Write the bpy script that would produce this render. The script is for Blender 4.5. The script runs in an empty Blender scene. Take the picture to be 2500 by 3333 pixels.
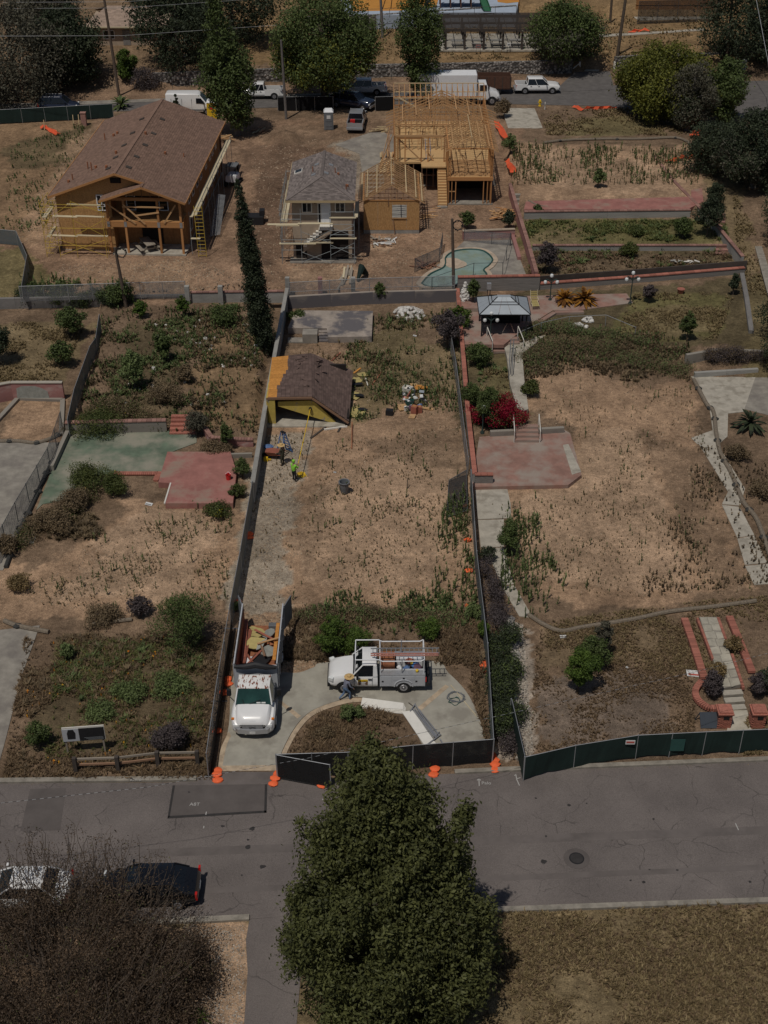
import bpy,math,random
import numpy as np
from mathutils import Vector,Matrix
R=math.radians
random.seed(7)
rng=np.random.default_rng(7)
# ------------------------------------------------------------------ camera, sky, sun, exposure
FPX,PU,PV,HC=4200.0,1250.0,1666.5,49.6        # focal length and centre in photo pixels, height in metres
PITCH=math.atan(2856/4200.0)
CP,SP=math.cos(PITCH),math.sin(PITCH)
scn=bpy.context.scene
col=scn.collection
cd=bpy.data.cameras.new('camera');cam=bpy.data.objects.new('camera',cd);col.objects.link(cam)
cd.sensor_fit='VERTICAL';cd.sensor_height=36.0;cd.lens=FPX/3333.0*36.0
cd.clip_start=0.5;cd.clip_end=6000
cam.location=(0,0,HC);cam.rotation_euler=(R(90)-PITCH,0,0)
scn.camera=cam
SUN=Vector((-0.22,-0.40,1.0)).normalized()         # towards the sun
EL=math.asin(SUN.z);AZ=math.atan2(SUN.x,SUN.y)
world=bpy.data.worlds.new('World');scn.world=world;world.use_nodes=True
wn=world.node_tree.nodes;wl=world.node_tree.links;wn.clear()
sky=wn.new('ShaderNodeTexSky');sky.sky_type='NISHITA';sky.sun_disc=False
sky.sun_elevation=EL;sky.sun_rotation=AZ;sky.altitude=300;sky.dust_density=1.5
bg=wn.new('ShaderNodeBackground');bg.inputs[1].default_value=0.05
wo=wn.new('ShaderNodeOutputWorld');wl.new(sky.outputs[0],bg.inputs[0]);wl.new(bg.outputs[0],wo.inputs[0])
sd=bpy.data.lights.new('sun','SUN');sd.energy=3.3;sd.angle=R(0.53);sd.color=(1.0,0.94,0.86)
so=bpy.data.objects.new('sun',sd);col.objects.link(so);so.rotation_euler=SUN.to_track_quat('Z','Y').to_euler()
so.location=(0,60,80)
vs=scn.view_settings;vs.view_transform='Standard';vs.look='None';vs.exposure=-0.72;vs.gamma=1.0
vs.use_curve_mapping=False
scn.cycles.max_bounces=5;scn.cycles.transparent_max_bounces=12;scn.cycles.caustics_reflective=False
scn.cycles.caustics_refractive=False;scn.cycles.use_denoising=True

# ------------------------------------------------------------------ photo pixel -> place
def ray(u,v):
    x=(u -PU)/FPX;y=-(v -PV)/FPX
    return Vector((x,y*SP+CP,y*CP -SP))
def G(u,v,z=0.0):                                    # on the level z
    d=ray(u,v);t=(z -HC)/d.z
    return Vector((d.x*t,d.y*t,z))
def AY(u,v,Y):                                       # on the upright plane y = Y
    d=ray(u,v);t=Y/d.y
    return Vector((d.x*t,Y,HC+d.z*t))
def TOP(base,v):                                      # height of the thing at base whose top shows at row v
    return AY(PU,v,base[1]).z
def S(v):return (v+1190)*0.01667                  # pixels per metre across, at ground row v

def vnoise(x,y,seed=0):
    x=np.asarray(x,float);y=np.asarray(y,float)
    xi=np.floor(x).astype(np.int64);yi=np.floor(y).astype(np.int64)
    fx=x -xi;fy=y -yi;fx=fx*fx*(3 -2*fx);fy=fy*fy*(3 -2*fy)
    def h(a,b):
        n=(a*374761393+b*668265263+seed*982451653) & 0x7fffffff
        n=((n ^ (n >> 13))*1274126177) & 0x7fffffff
        return ((n ^ (n >> 16)) & 0xffff)/65535.0
    return (h(xi,yi)*(1 -fx)+h(xi+1,yi)*fx)*(1 -fy)+(h(xi,yi+1)*(1 -fx)+h(xi+1,yi+1)*fx)*fy
def fbm(x,y,seed=0,o=4):
    s=0.0;a=0.5
    for i in range(o):
        s=s+a*vnoise(np.asarray(x)*2 ** i,np.asarray(y)*2 ** i,seed+i*17);a *= 0.5
    return s
def inpoly(px,py,poly):
    px=np.asarray(px);py=np.asarray(py);c=np.zeros(px.shape,bool);n=len(poly)
    for i in range(n):
        x1,y1=poly[i];x2,y2=poly[i -1]
        if y1 == y2:continue
        k=((y1 > py) != (y2 > py)) & (px < (x2 -x1)*(py -y1)/(y2 -y1)+x1)
        c ^= k
    return c
def sstep(a,b,x):t=np.clip((x -a)/(b -a),0,1);return t*t*(3 -2*t)

# ------------------------------------------------------------------ levels of the ground (upper block, terraces, banks, park)
def line(pts,z=0.0):
    q=sorted([tuple(G(u,v,z))[:2] for u,v in pts]);return np.array([a for a,b in q]),np.array([b for a,b in q])
L_UP=line([(-500,1000),(54,992),(467,984),(776,976),(880,976),(1480,972),(1500,960),(1750,950),(2430,902),(3100,860)])
L_T1=line([(1730,806),(2420,806)],0.9)
L_T2=line([(1690,700),(2300,700)],1.3)
L_PARK=line([(-900,275),(300,285),(520,283),(1160,252),(1500,246),(1850,238),(2000,225),(2500,222),(3300,215)],0.9)
L_PLAY=line([(900,95),(1160,92),(1700,58),(3000,58),(3600,58)],2.6)
L_PATIO=line([(1480,1125),(1640,1125),(1700,1100),(1800,1085),(1900,1085),(2060,1110),(2230,1175),(2600,1180)])
P_GARD=[(215,1408),(330,1150),(330,985),(880,985),(860,1180),(830,1420),(760,1428),(630,1402),(540,1402)]
def lvl(L,x,y,w,off=0.0):return sstep(0.0,w,y -np.interp(x,*L)-off)
MOUNDS=[]                                            # (x, y, radius x, radius y, height)
def mound(u,v,rx,ry,h,z=0.0):p=G(u,v,z);MOUNDS.append((p.x,p.y,rx,ry,h))
mound(770,890,4.6,3.6,1.5,.9);mound(930,455,2.2,1.6,1.1,.9);mound(860,610,4,3.5,.7,.9)
mound(1060,1600,2.0,1.2,.25);mound(2230,850,2,1.2,.3,1.3)
PG=np.array([tuple(G(u,v))[:2] for u,v in P_GARD])
def hz_np(x,y):
    x=np.asarray(x,float);y=np.asarray(y,float)
    z=0.9*lvl(L_UP,x,y,.3,.25)
    right=sstep(13.6,13.9,x)
    z=z+right*(0.4*lvl(L_T1,x,y,.3,.2)+0.7*lvl(L_T2,x,y,.3,.2))*(1 -sstep(140,156,y))
    z=z+1.5*lvl(L_PARK,x,y,.4,.4)+0.018*np.clip(y -182,0,1e9)*lvl(L_PARK,x,y,4)
    z=z+1.2*lvl(L_PLAY,x,y,.5,.5)*sstep(-22,-20,x)
    pat=lvl(L_PATIO,x,y,.3)*(x < 11.0)+lvl(L_PATIO,x,y,4.5,-3.5)*(x >= 11.0)
    z=z+0.7*pat*sstep(6.6,6.8,x)*(1 -lvl(L_UP,x,y,.3,.25))
    z=z+0.7*inpoly(x,y,PG)*(1 -lvl(L_UP,x,y,.3,.25))*sstep(86,86.3,y)
    for mx,my,rx,ry,h in MOUNDS:
        d=((x -mx)/rx) ** 2+((y -my)/ry) ** 2
        z=z+h*np.clip(1 -d,0,1) ** 1.3
    return z
def hz(x,y):return float(hz_np(np.array([x]),np.array([y]))[0])
def GT(u,v):                                          # where the ray of a pixel meets the ground
    d=ray(u,v);o=Vector((0,0,HC));t0=(9 -HC)/d.z;t1=(-0.5 -HC)/d.z
    n=160;ts=np.linspace(t0,t1,n);X=d.x*ts;Y=d.y*ts;Z=HC+d.z*ts
    k=np.nonzero(Z <= hz_np(X,Y))[0];k=k[0] if len(k) else n -1
    if k > 0:
        a,b=ts[k -1],ts[k]
        for _ in range(12):
            m=(a+b)/2
            if HC+d.z*m <= hz(d.x*m,d.y*m):b=m
            else:a=m
        t=b
    else:t=ts[0]
    return Vector((d.x*t,d.y*t,HC+d.z*t))

# ------------------------------------------------------------------ materials
def nodes(name):
    m=bpy.data.materials.new(name);m.use_nodes=True
    nt=m.node_tree;b=nt.nodes['Principled BSDF'];return m,nt,b
def mat(name,c,rough=0.85,a=0.18,sc=4.0,bump=0.0,bsc=None,metal=0.0,rnd=0.0,shade=False,spec=0.3,emit=0.0,stretch=None,c2=None,c2sc=1.0,c2lo=.5,c2hi=.62,alpha=None,coat=0.0,trans=0.0):
    m,nt,b=nodes(name);N=nt.nodes;L=nt.links
    tc=N.new('ShaderNodeTexCoord');vec=tc.outputs['Object']
    if stretch:
        mp=N.new('ShaderNodeMapping');mp.inputs['Scale'].default_value=stretch;L.new(vec,mp.inputs[0]);vec=mp.outputs[0]
    nz=N.new('ShaderNodeTexNoise');nz.inputs['Scale'].default_value=sc;nz.inputs['Detail'].default_value=6;nz.inputs['Roughness'].default_value=.65
    L.new(vec,nz.inputs['Vector'])
    base=N.new('ShaderNodeMix');base.data_type='RGBA'
    base.inputs[6].default_value=(*[x*(1 -a) for x in c],1);base.inputs[7].default_value=(*[min(1,x*(1+a)) for x in c],1)
    rp=N.new('ShaderNodeValToRGB');rp.color_ramp.elements[0].position=.32;rp.color_ramp.elements[1].position=.68
    L.new(nz.outputs['Fac'],rp.inputs[0]);L.new(rp.outputs[0],base.inputs[0]);out=base.outputs[2]
    if c2:
        n2=N.new('ShaderNodeTexNoise');n2.inputs['Scale'].default_value=c2sc;n2.inputs['Detail'].default_value=8;n2.inputs['Roughness'].default_value=.6
        L.new(vec,n2.inputs['Vector'])
        r2=N.new('ShaderNodeValToRGB');r2.color_ramp.elements[0].position=c2lo;r2.color_ramp.elements[1].position=c2hi;L.new(n2.outputs['Fac'],r2.inputs[0])
        mx=N.new('ShaderNodeMix');mx.data_type='RGBA';L.new(r2.outputs[0],mx.inputs[0]);L.new(out,mx.inputs[6]);mx.inputs[7].default_value=(*c2,1);out=mx.outputs[2]
    if rnd or shade:
        hs=N.new('ShaderNodeHueSaturation');L.new(out,hs.inputs['Color'])
        mr=N.new('ShaderNodeMapRange');w=rnd or .35;mr.inputs[3].default_value=1 -w;mr.inputs[4].default_value=1+w
        if shade:
            at=N.new('ShaderNodeAttribute');at.attribute_name='shade';L.new(at.outputs['Fac'],mr.inputs[0])
        else:
            oi=N.new('ShaderNodeObjectInfo');L.new(oi.outputs['Random'],mr.inputs[0])
        L.new(mr.outputs[0],hs.inputs['Value']);out=hs.outputs[0]
    L.new(out,b.inputs['Base Color'])
    b.inputs['Roughness'].default_value=rough;b.inputs['Metallic'].default_value=metal;b.inputs['Specular IOR Level'].default_value=spec
    if coat:b.inputs['Coat Weight'].default_value=coat;b.inputs['Coat Roughness'].default_value=.08
    if trans:b.inputs['Transmission Weight'].default_value=trans
    if bump:
        bn=N.new('ShaderNodeTexNoise');bn.inputs['Scale'].default_value=bsc or sc*4;bn.inputs['Detail'].default_value=5;L.new(vec,bn.inputs['Vector'])
        bp=N.new('ShaderNodeBump');bp.inputs['Strength'].default_value=1.0;bp.inputs['Distance'].default_value=bump
        L.new(bn.outputs['Fac'],bp.inputs['Height']);L.new(bp.outputs[0],b.inputs['Normal'])
    if alpha is not None:b.inputs['Alpha'].default_value=alpha
    m.diffuse_color=(*c,1)
    return m
def leafmat(name,dark,light,accent=None,acc=0.96,tr=0.25,alpha=None):   # each leaf takes its colour from its own shade value
    m,nt,b=nodes(name);N=nt.nodes;L=nt.links
    at=N.new('ShaderNodeAttribute');at.attribute_name='shade'
    rp=N.new('ShaderNodeValToRGB');e=rp.color_ramp.elements;e[0].color=(*dark,1);e[0].position=0.0;e[1].color=(*light,1);e[1].position=.9
    if accent:
        x=rp.color_ramp.elements.new(acc);x.color=(*light,1);y=rp.color_ramp.elements.new(min(.999,acc+.004));y.color=(*accent,1)
    L.new(at.outputs['Fac'],rp.inputs[0]);L.new(rp.outputs[0],b.inputs['Base Color'])
    b.inputs['Roughness'].default_value=.6;b.inputs['Specular IOR Level'].default_value=.25
    t=N.new('ShaderNodeBsdfTranslucent');L.new(rp.outputs[0],t.inputs[0])
    mx=N.new('ShaderNodeMixShader');mx.inputs[0].default_value=tr
    o=N['Material Output'];L.new(b.outputs[0],mx.inputs[1]);L.new(t.outputs[0],mx.inputs[2]);L.new(mx.outputs[0],o.inputs[0])
    return m
def netmat(name,c,open_,rough=.6,metal=0.3):         # woven fabric or wire mesh with holes too fine to model
    m,nt,b=nodes(name);N=nt.nodes;L=nt.links
    b.inputs['Base Color'].default_value=(*c,1);b.inputs['Roughness'].default_value=rough;b.inputs['Metallic'].default_value=metal
    t=N.new('ShaderNodeBsdfTransparent');mx=N.new('ShaderNodeMixShader');o=N['Material Output']
    tc=N.new('ShaderNodeTexCoord');nz=N.new('ShaderNodeTexNoise');nz.inputs['Scale'].default_value=2.0;nz.inputs['Detail'].default_value=8
    L.new(tc.outputs['Object'],nz.inputs[0]);mr=N.new('ShaderNodeMapRange');mr.inputs[1].default_value=.3;mr.inputs[2].default_value=.7
    mr.inputs[3].default_value=max(0,open_ -.1);mr.inputs[4].default_value=min(1,open_+.1);L.new(nz.outputs['Fac'],mr.inputs[0]);L.new(mr.outputs[0],mx.inputs[0])
    L.new(b.outputs[0],mx.inputs[1]);L.new(t.outputs[0],mx.inputs[2]);L.new(mx.outputs[0],o.inputs[0])
    return m

# ------------------------------------------------------------------ meshes and objects
def link(name,me,m=None,parent=None,label=None,cat=None,group=None,kind=None):
    o=bpy.data.objects.new(name,me);col.objects.link(o)
    if m is not None and me is not None and not me.materials:me.materials.append(m)
    if parent is not None:o.parent=parent
    if label:o['label']=label
    if cat:o['category']=cat
    if group:o['group']=group
    if kind:o['kind']=kind
    return o
def thing(name,label,cat,loc=(0,0,0),rz=0.0,group=None):
    o=link(name,None,None,None,label,cat,group);o.location=loc;o.rotation_euler=(0,0,rz);o.empty_display_size=.3
    return o
def pmat(o):return Matrix.Translation(o.location) @ o.rotation_euler.to_matrix().to_4x4()
def V(*a):return Vector(a)
class MB:
    def __init__(s):s.v=[];s.f=[];s.sh=[]
    def add(s,vs,fs,sh=None):
        k=len(s.v);s.v += [tuple(x) for x in vs];s.f += [tuple(i+k for i in f) for f in fs];s.sh += [random.random() if sh is None else sh]*len(fs);return s
    def hexa(s,p,sh=None):                              # 4 lower corners, 4 upper corners
        return s.add(p,[(3,2,1,0),(4,5,6,7),(0,1,5,4),(1,2,6,5),(2,3,7,6),(3,0,4,7)],sh)
    def box(s,c,d,rz=0.0,sh=None,tilt=None):
        x,y,z=d[0]/2,d[1]/2,d[2]/2
        M=Matrix.Rotation(rz,3,'Z')
        if tilt:M=M @ Matrix.Rotation(tilt[0],3,'X') @ Matrix.Rotation(tilt[1],3,'Y')
        return s.hexa([Vector(c)+M @ Vector(q) for q in ((-x,-y,-z),(x,-y,-z),(x,y,-z),(-x,y,-z),(-x,-y,z),(x,-y,z),(x,y,z),(-x,y,z))],sh)
    def bar(s,a,b,w=.05,h=.05,sh=None):
        a=Vector(a);b=Vector(b);d=(b -a).normalized();u=Vector((0,0,1)) if abs(d.z) < .95 else Vector((0,1,0))
        x=d.cross(u).normalized()*w/2;y=x.cross(d).normalized()*h/2
        return s.hexa([a -x -y,a+x -y,b+x -y,b -x -y,a -x+y,a+x+y,b+x+y,b -x+y],sh)
    def tube(s,a,b,r=.03,n=6,r2=None,sh=None):
        return s.path([a,b],[r,r if r2 is None else r2],n,sh)
    def path(s,pts,r,n=6,sh=None,closed=False):
        pts=[Vector(p) for p in pts];rr=r if isinstance(r,(list,tuple)) else [r]*len(pts);vs=[];m=len(pts)
        for i,p in enumerate(pts):
            if closed:d=pts[(i+1) % m]-pts[i -1]
            else:d=pts[min(i+1,m -1)]-pts[max(i -1,0)]
            d=d.normalized() if d.length > 1e-9 else Vector((0,0,1));u=Vector((0,0,1)) if abs(d.z) < .9 else Vector((1,0,0))
            x=d.cross(u).normalized();y=x.cross(d)
            vs += [p+(x*math.cos(2*math.pi*k/n)+y*math.sin(2*math.pi*k/n))*rr[i] for k in range(n)]
        fs=[]
        for i in range(m if closed else m -1):
            j=(i+1) % m
            fs += [(i*n+k,i*n+(k+1) % n,j*n+(k+1) % n,j*n+k) for k in range(n)]
        if not closed:fs += [tuple(range(n -1,-1,-1)),tuple((m -1)*n+k for k in range(n))]
        return s.add(vs,fs,sh)
    def prism(s,poly,z0,z1,sh=None):
        n=len(poly);a=sum(poly[i][0]*poly[(i+1) % n][1]-poly[(i+1) % n][0]*poly[i][1] for i in range(n))
        if a < 0:poly=poly[::-1]
        g=lambda z,p:z(p[0],p[1]) if callable(z) else z
        vs=[(p[0],p[1],g(z0,p)) for p in poly]+[(p[0],p[1],g(z1,p)) for p in poly]
        return s.add(vs,[tuple(range(n -1,-1,-1)),tuple(range(n,2*n))]+[(i,(i+1) % n,n+(i+1) % n,n+i) for i in range(n)],sh)
    def slab(s,q,t,sh=None):                            # thin plate under 4 corners
        q=[Vector(p) for p in q];n=(q[1]-q[0]).cross(q[3]-q[0]).normalized()*t
        if n.z < 0:q=q[::-1];n=-n
        return s.hexa([p -n for p in q]+q,sh)
    def loft(s,secs,cap=True,sh=None):
        n=len(secs[0]);vs=[p for sec in secs for p in sec];fs=[]
        for i in range(len(secs)-1):fs += [(i*n+k,i*n+(k+1) % n,(i+1)*n+(k+1) % n,(i+1)*n+k) for k in range(n)]
        if cap:fs += [tuple(range(n -1,-1,-1)),tuple((len(secs)-1)*n+k for k in range(n))]
        return s.add(vs,fs,sh)
    def lathe(s,prof,c,n=12,sh=None):                  # (radius, height) pairs
        return s.loft([[(c[0]+r*math.cos(2*math.pi*k/n),c[1]+r*math.sin(2*math.pi*k/n),c[2]+z) for k in range(n)] for r,z in prof],True,sh)
    def rock(s,c,r,seed=0,sh=None,n=7):
        q=random.Random(seed);secs=[]
        for j in range(1,5):
            t=math.pi*j/5;secs.append([(c[0]+r[0]*math.sin(t)*math.cos(6.283*k/n)*q.uniform(.78,1.12),c[1]+r[1]*math.sin(t)*math.sin(6.283*k/n)*q.uniform(.78,1.12),c[2]-r[2]*math.cos(t)*q.uniform(.85,1.1)) for k in range(n)])
        return s.loft(secs,True,sh)
    def build(s,name,m,parent=None,world=False,smooth=False,label=None,cat=None,group=None,kind=None,loc=None):
        me=bpy.data.meshes.new(name);vs=s.v
        if parent is not None and world:
            par=parent;M=pmat(par)
            while par.parent is not None:par=par.parent;M=pmat(par) @ M
            M=M.inverted();vs=[tuple(M @ Vector(q)) for q in vs]
        me.from_pydata(vs,[],s.f)
        at=me.attributes.new('shade','FLOAT','FACE');at.data.foreach_set('value',s.sh)
        if smooth:
            me.polygons.foreach_set('use_smooth',[True]*len(me.polygons))
            try:me.set_sharp_from_angle(angle=R(38))
            except Exception:pass
        o=link(name,me,m,parent,label,cat,group,kind)
        if loc is not None:o.location=loc
        return o
def structure(name,mb,m,parent=None):return mb.build(name,m,parent,kind=None if parent is not None else 'structure')
def one(name,mb,m,label,cat,group=None,smooth=False):   # a thing that is one mesh, its origin at its base
    xs=np.array(mb.v);c=Vector((*xs[:,:2].mean(0),xs[:,2].min()));mb.v=[tuple(Vector(p)-c) for p in mb.v]
    return mb.build(name,m,None,smooth=smooth,label=label,cat=cat,group=group,loc=c)
_cube={}
def beam(name,m,parent,a,b,w=.05,h=.1,roll=None):     # one stick of lumber or pipe, sharing one mesh per material
    a=Vector(a);b=Vector(b);k=m.name
    if k not in _cube:
        q=MB();q.box((0,0,0),(1,1,1));me=bpy.data.meshes.new('stick');me.from_pydata(q.v,[],q.f);me.materials.append(m);_cube[k]=me
    d=b -a;L=d.length;x=d/L;u=Vector((0,0,1)) if abs(x.z) < .95 else Vector((0,1,0))
    if roll is not None:u=Vector(roll)
    y=u.cross(x).normalized();z=x.cross(y)
    M=Matrix(((x.x*L,y.x*w,z.x*h,(a.x+b.x)/2),(x.y*L,y.y*w,z.y*h,(a.y+b.y)/2),(x.z*L,y.z*w,z.z*h,(a.z+b.z)/2),(0,0,0,1)))
    o=bpy.data.objects.new(name,_cube[k]);col.objects.link(o)
    if parent is not None:o.parent=parent
    o.matrix_local=M
    return o
_pipe={}
def pipe(name,m,parent,a,b,r=.025):
    k=m.name
    if k not in _pipe:
        q=MB();q.tube((-.5,0,0),(.5,0,0),1,6);me=bpy.data.meshes.new('pipe');me.from_pydata(q.v,[],q.f);me.materials.append(m)
        me.polygons.foreach_set('use_smooth',[True]*len(me.polygons));me.set_sharp_from_angle(angle=R(65));_pipe[k]=me
    o=beam(name,m,parent,a,b,r,r);o.data=_pipe[k];return o
def copy_tree(o,parent=None):
    c=o.copy();col.objects.link(c)
    if parent is not None:c.parent=parent
    for ch in list(o.children):copy_tree(ch,c)
    return c
def npmesh(name,Vt,n,m,shade,parent=None,loc=None,**kw):   # Vt: (faces*n, 3) corner points of separate n-gons
    nf=len(Vt) // n;me=bpy.data.meshes.new(name);Vt=np.asarray(Vt,np.float32)
    me.vertices.add(nf*n);me.vertices.foreach_set('co',Vt.ravel());me.loops.add(nf*n);me.loops.foreach_set('vertex_index',np.arange(nf*n,dtype=np.int32))
    me.polygons.add(nf);me.polygons.foreach_set('loop_start',np.arange(nf,dtype=np.int32)*n);me.update(calc_edges=True)
    at=me.attributes.new('shade','FLOAT','FACE');at.data.foreach_set('value',np.asarray(shade,np.float32))
    o=link(name,me,m,parent,**kw)
    if loc is not None:o.location=loc
    return o
def unit(n):
    d=rng.normal(size=(n,3));return d/np.linalg.norm(d,axis=1,keepdims=True)
def leaves(P,Nrm,L,W,sh):                               # one kite-shaped leaf per point
    n=len(P);t=np.cross(Nrm,unit(n));t /= np.linalg.norm(t,axis=1,keepdims=True)+1e-9;b=np.cross(Nrm,t)
    L=np.asarray(L).reshape(-1,1)*rng.uniform(.6,1.3,(n,1));W=np.asarray(W).reshape(-1,1)*rng.uniform(.7,1.2,(n,1))
    Q=np.empty((n,4,3));Q[:,0]=P -t*L/2;Q[:,1]=P+b*W/2 -t*L*.05+Nrm*L*.08;Q[:,2]=P+t*L/2;Q[:,3]=P -b*W/2 -t*L*.05+Nrm*L*.08
    return Q.reshape(-1,3)
def crown(blobs,n,seed=0,shell=.55):                      # points and outward directions in a set of ellipsoids (cx, cy, cz, rx, ry, rz)
    B=np.array(blobs,float);w=(B[:,3]*B[:,4]*B[:,5]) ** (2/3);k=rng.choice(len(B),n,p=w/w.sum())
    d=unit(n);r=1 -(1 -shell)*rng.random(n) ** 1.6;r=np.where(rng.random(n) < .07,rng.uniform(1,1.32,n),r)
    q=1+.55*(fbm(d[:,0]*3.4+k*7.3,d[:,1]*3.4+d[:,2]*2.3+k*3.1,seed)-.47)*2
    P=B[k,:3]+B[k,3:6]*d*(r*q)[:,None]
    return P,d,k,r
def foliage(name,parent,blobs,n,size,m,seed=0,aspect=.5,upright=0.3,shell=.5):
    P,d,k,r=crown(blobs,n,seed,shell)
    Nn=d*.6+unit(n)*.8+np.array([0,0,upright]);Nn /= np.linalg.norm(Nn,axis=1,keepdims=True)
    bs=rng.random(len(blobs))*.35
    cl=fbm(P[:,0]*1.3,P[:,1]*1.3+P[:,2]*1.1,seed+5,3)
    sh=np.clip(bs[k]*.5+.45*cl+.55*rng.random(n)-.05,0,.999)
    return npmesh(name,leaves(P,Nn,size,size*aspect,sh),4,m,sh,parent,kind=None)
# ------------------------------------------------------------------ palette
M={}
def dm(k,*a,**kw):M[k]=mat(k,*a,**kw)
dm('asphalt_far',(.125,.115,.108),.9,.2,1.2,.004,60)
dm('concrete',(.36,.34,.285),.9,.14,1.1,.004,30,c2=(.27,.25,.21),c2sc=.6)
dm('concrete_path',(.42,.385,.32),.9,.16,1.5,.004,30,c2=(.30,.27,.22),c2sc=1.1)
dm('concrete_old',(.29,.265,.225),.9,.2,1.5,.006,30,c2=(.19,.17,.15),c2sc=.7,c2lo=.45,c2hi=.7)
dm('concrete_burnt',(.34,.29,.245),.9,.2,1.5,.006,30,c2=(.13,.12,.125),c2sc=.45,c2lo=.46,c2hi=.56)
dm('stamped',(.47,.37,.26),.9,.2,2.5,.01,12,c2=(.36,.28,.2),c2sc=2.0)
dm('curb',(.27,.245,.205),.9,.3,2,.005,30)
dm('block',(.31,.30,.275),.92,.16,2.0,.008,25,rnd=.10)
dm('block_dark',(.20,.19,.18),.92,.18,2.0,.008,25,rnd=.10)
dm('block_brick',(.21,.195,.18),.92,.25,4.0,.01,25,stretch=(1,1,4))
dm('brick',(.37,.145,.105),.9,.25,9,.004,40,rnd=.22)
dm('brick_dull',(.29,.16,.13),.9,.25,9,.004,40,rnd=.22)
dm('pink_wall',(.33,.165,.15),.9,.2,1.5,.006,25,c2=(.45,.36,.33),c2sc=.9,c2lo=.58,c2hi=.68)
dm('pink_slab',(.335,.15,.125),.85,.2,1.0,.004,30,c2=(.30,.22,.17),c2sc=.5,c2lo=.52,c2hi=.68)
dm('red_patio',(.29,.165,.13),.85,.2,1.1,.004,30,c2=(.33,.27,.225),c2sc=.6,c2lo=.42,c2hi=.62)
dm('green_slab',(.125,.165,.115),.85,.25,.8,.004,30,c2=(.29,.275,.215),c2sc=.35,c2lo=.42,c2hi=.6)
dm('flagstone',(.40,.37,.30),.9,.2,2.0,.004,25,rnd=.16)
dm('shingle_brown',(.20,.125,.092),.95,.15,2.0,.003,40,rnd=.16,shade=True)
dm('shingle_grey',(.185,.155,.142),.95,.15,2.0,.003,40,rnd=.34,shade=True)
dm('shingle_dark',(.125,.085,.072),.95,.15,2.0,.003,40,rnd=.22,shade=True)
dm('shingle_tan',(.36,.27,.21),.95,.15,2.0,.003,40,rnd=.15,shade=True)
dm('osb',(.42,.235,.095),.85,.22,9,.003,50,c2=(.5,.3,.13),c2sc=14,c2lo=.5,c2hi=.6)
dm('osb_dark',(.34,.17,.07),.85,.25,9,.003,50)
dm('osb_new',(.55,.36,.17),.85,.15,9,.003,50)
dm('sheathing',(.55,.25,.06),.85,.22,6,.003,40,rnd=.1)
dm('lumber',(.50,.30,.145),.8,.18,5,.003,40,stretch=(.3,3,3),rnd=.18)
dm('lumber_orange',(.45,.22,.085),.8,.18,5,.003,40,stretch=(.3,3,3),rnd=.18)
dm('lumber_dark',(.27,.16,.10),.85,.2,5,.003,40,stretch=(.3,3,3),rnd=.2)
dm('lumber_pale',(.56,.43,.25),.8,.18,5,.003,40,stretch=(.3,3,3),rnd=.15)
dm('plank',(.58,.50,.34),.8,.2,5,.003,40,stretch=(.3,3,3),rnd=.15)
dm('wood_grey',(.30,.26,.21),.9,.2,5,.004,40,stretch=(.3,3,3),rnd=.15)
dm('wood_black',(.07,.058,.05),.9,.2,5,.004,40,rnd=.2)
dm('wood_red',(.30,.105,.07),.7,.2,5,.003,30,rnd=.2)
dm('stucco',(.40,.315,.235),.95,.1,2,.004,60)
dm('trim',(.72,.69,.62),.6,.05,3,rnd=.04)
dm('white',(.78,.79,.80),.5,.05,2,rnd=.04)
dm('white_paint',(.80,.80,.79),.28,.03,1,coat=.5,spec=.5)
dm('white_rusty',(.80,.79,.76),.4,.05,2,c2=(.22,.07,.035),c2sc=2.6,c2lo=.54,c2hi=.57,stretch=(1,3,1))
dm('silver_paint',(.45,.46,.48),.3,.03,1,metal=.5,coat=.5)
dm('grey_paint',(.46,.475,.50),.35,.05,1,coat=.3)
dm('dark_blue_paint',(.025,.033,.06),.25,.1,1,coat=.6)
dm('black_paint',(.008,.008,.009),.18,.1,1,coat=1.0,spec=.5)
dm('glass_dark',(.012,.014,.018),.06,.1,1,spec=.6)
dm('glass_green',(.02,.06,.05),.08,.3,1,spec=.6)
dm('tyre',(.018,.018,.018),.85,.2,8)
dm('rim',(.40,.40,.42),.35,.1,4,metal=.6)
dm('black',(.02,.02,.022),.6,.2,3,rnd=.1)
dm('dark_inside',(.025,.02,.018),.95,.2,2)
dm('steel',(.42,.43,.45),.45,.1,6,metal=.6,rnd=.08)
dm('galv',(.40,.41,.42),.5,.15,6,metal=.5,rnd=.1)
dm('rust_pipe',(.22,.11,.07),.85,.25,6,rnd=.2)
dm('scaf_yellow',(.55,.38,.05),.6,.2,5,rnd=.12)
dm('scaf_grey',(.30,.33,.34),.6,.2,5,metal=.2,rnd=.12)
dm('orange',(.85,.15,.05),.7,.12,8,.01,12,rnd=.1)
dm('red_light',(.55,.02,.015),.25,.05,2,coat=.5)
dm('amber',(.7,.2,.02),.3,.05,2,coat=.5)
dm('lamp_glass',(.75,.77,.76),.3,.05,2)
dm('iron_green',(.035,.055,.05),.6,.2,4)
dm('bark',(.11,.085,.065),.95,.3,5,.02,12,stretch=(3,3,.6))
dm('bark_grey',(.17,.155,.145),.95,.3,5,.02,12,stretch=(3,3,.6))
dm('pole_wood',(.115,.085,.065),.9,.25,5,.006,20,stretch=(4,4,.4),rnd=.1)
dm('wattle',(.20,.165,.125),.98,.3,9,.015,30)
dm('wattle_black',(.05,.05,.047),.95,.3,9,.01,30)
dm('stone_white',(.60,.58,.54),.9,.15,5,.01,14,rnd=.18)
dm('stone',(.40,.37,.33),.9,.2,5,.01,14,rnd=.28)
dm('rust',(.30,.12,.06),.9,.3,4)
dm('screen_green',(.014,.03,.026),.8,.2,.8)
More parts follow.
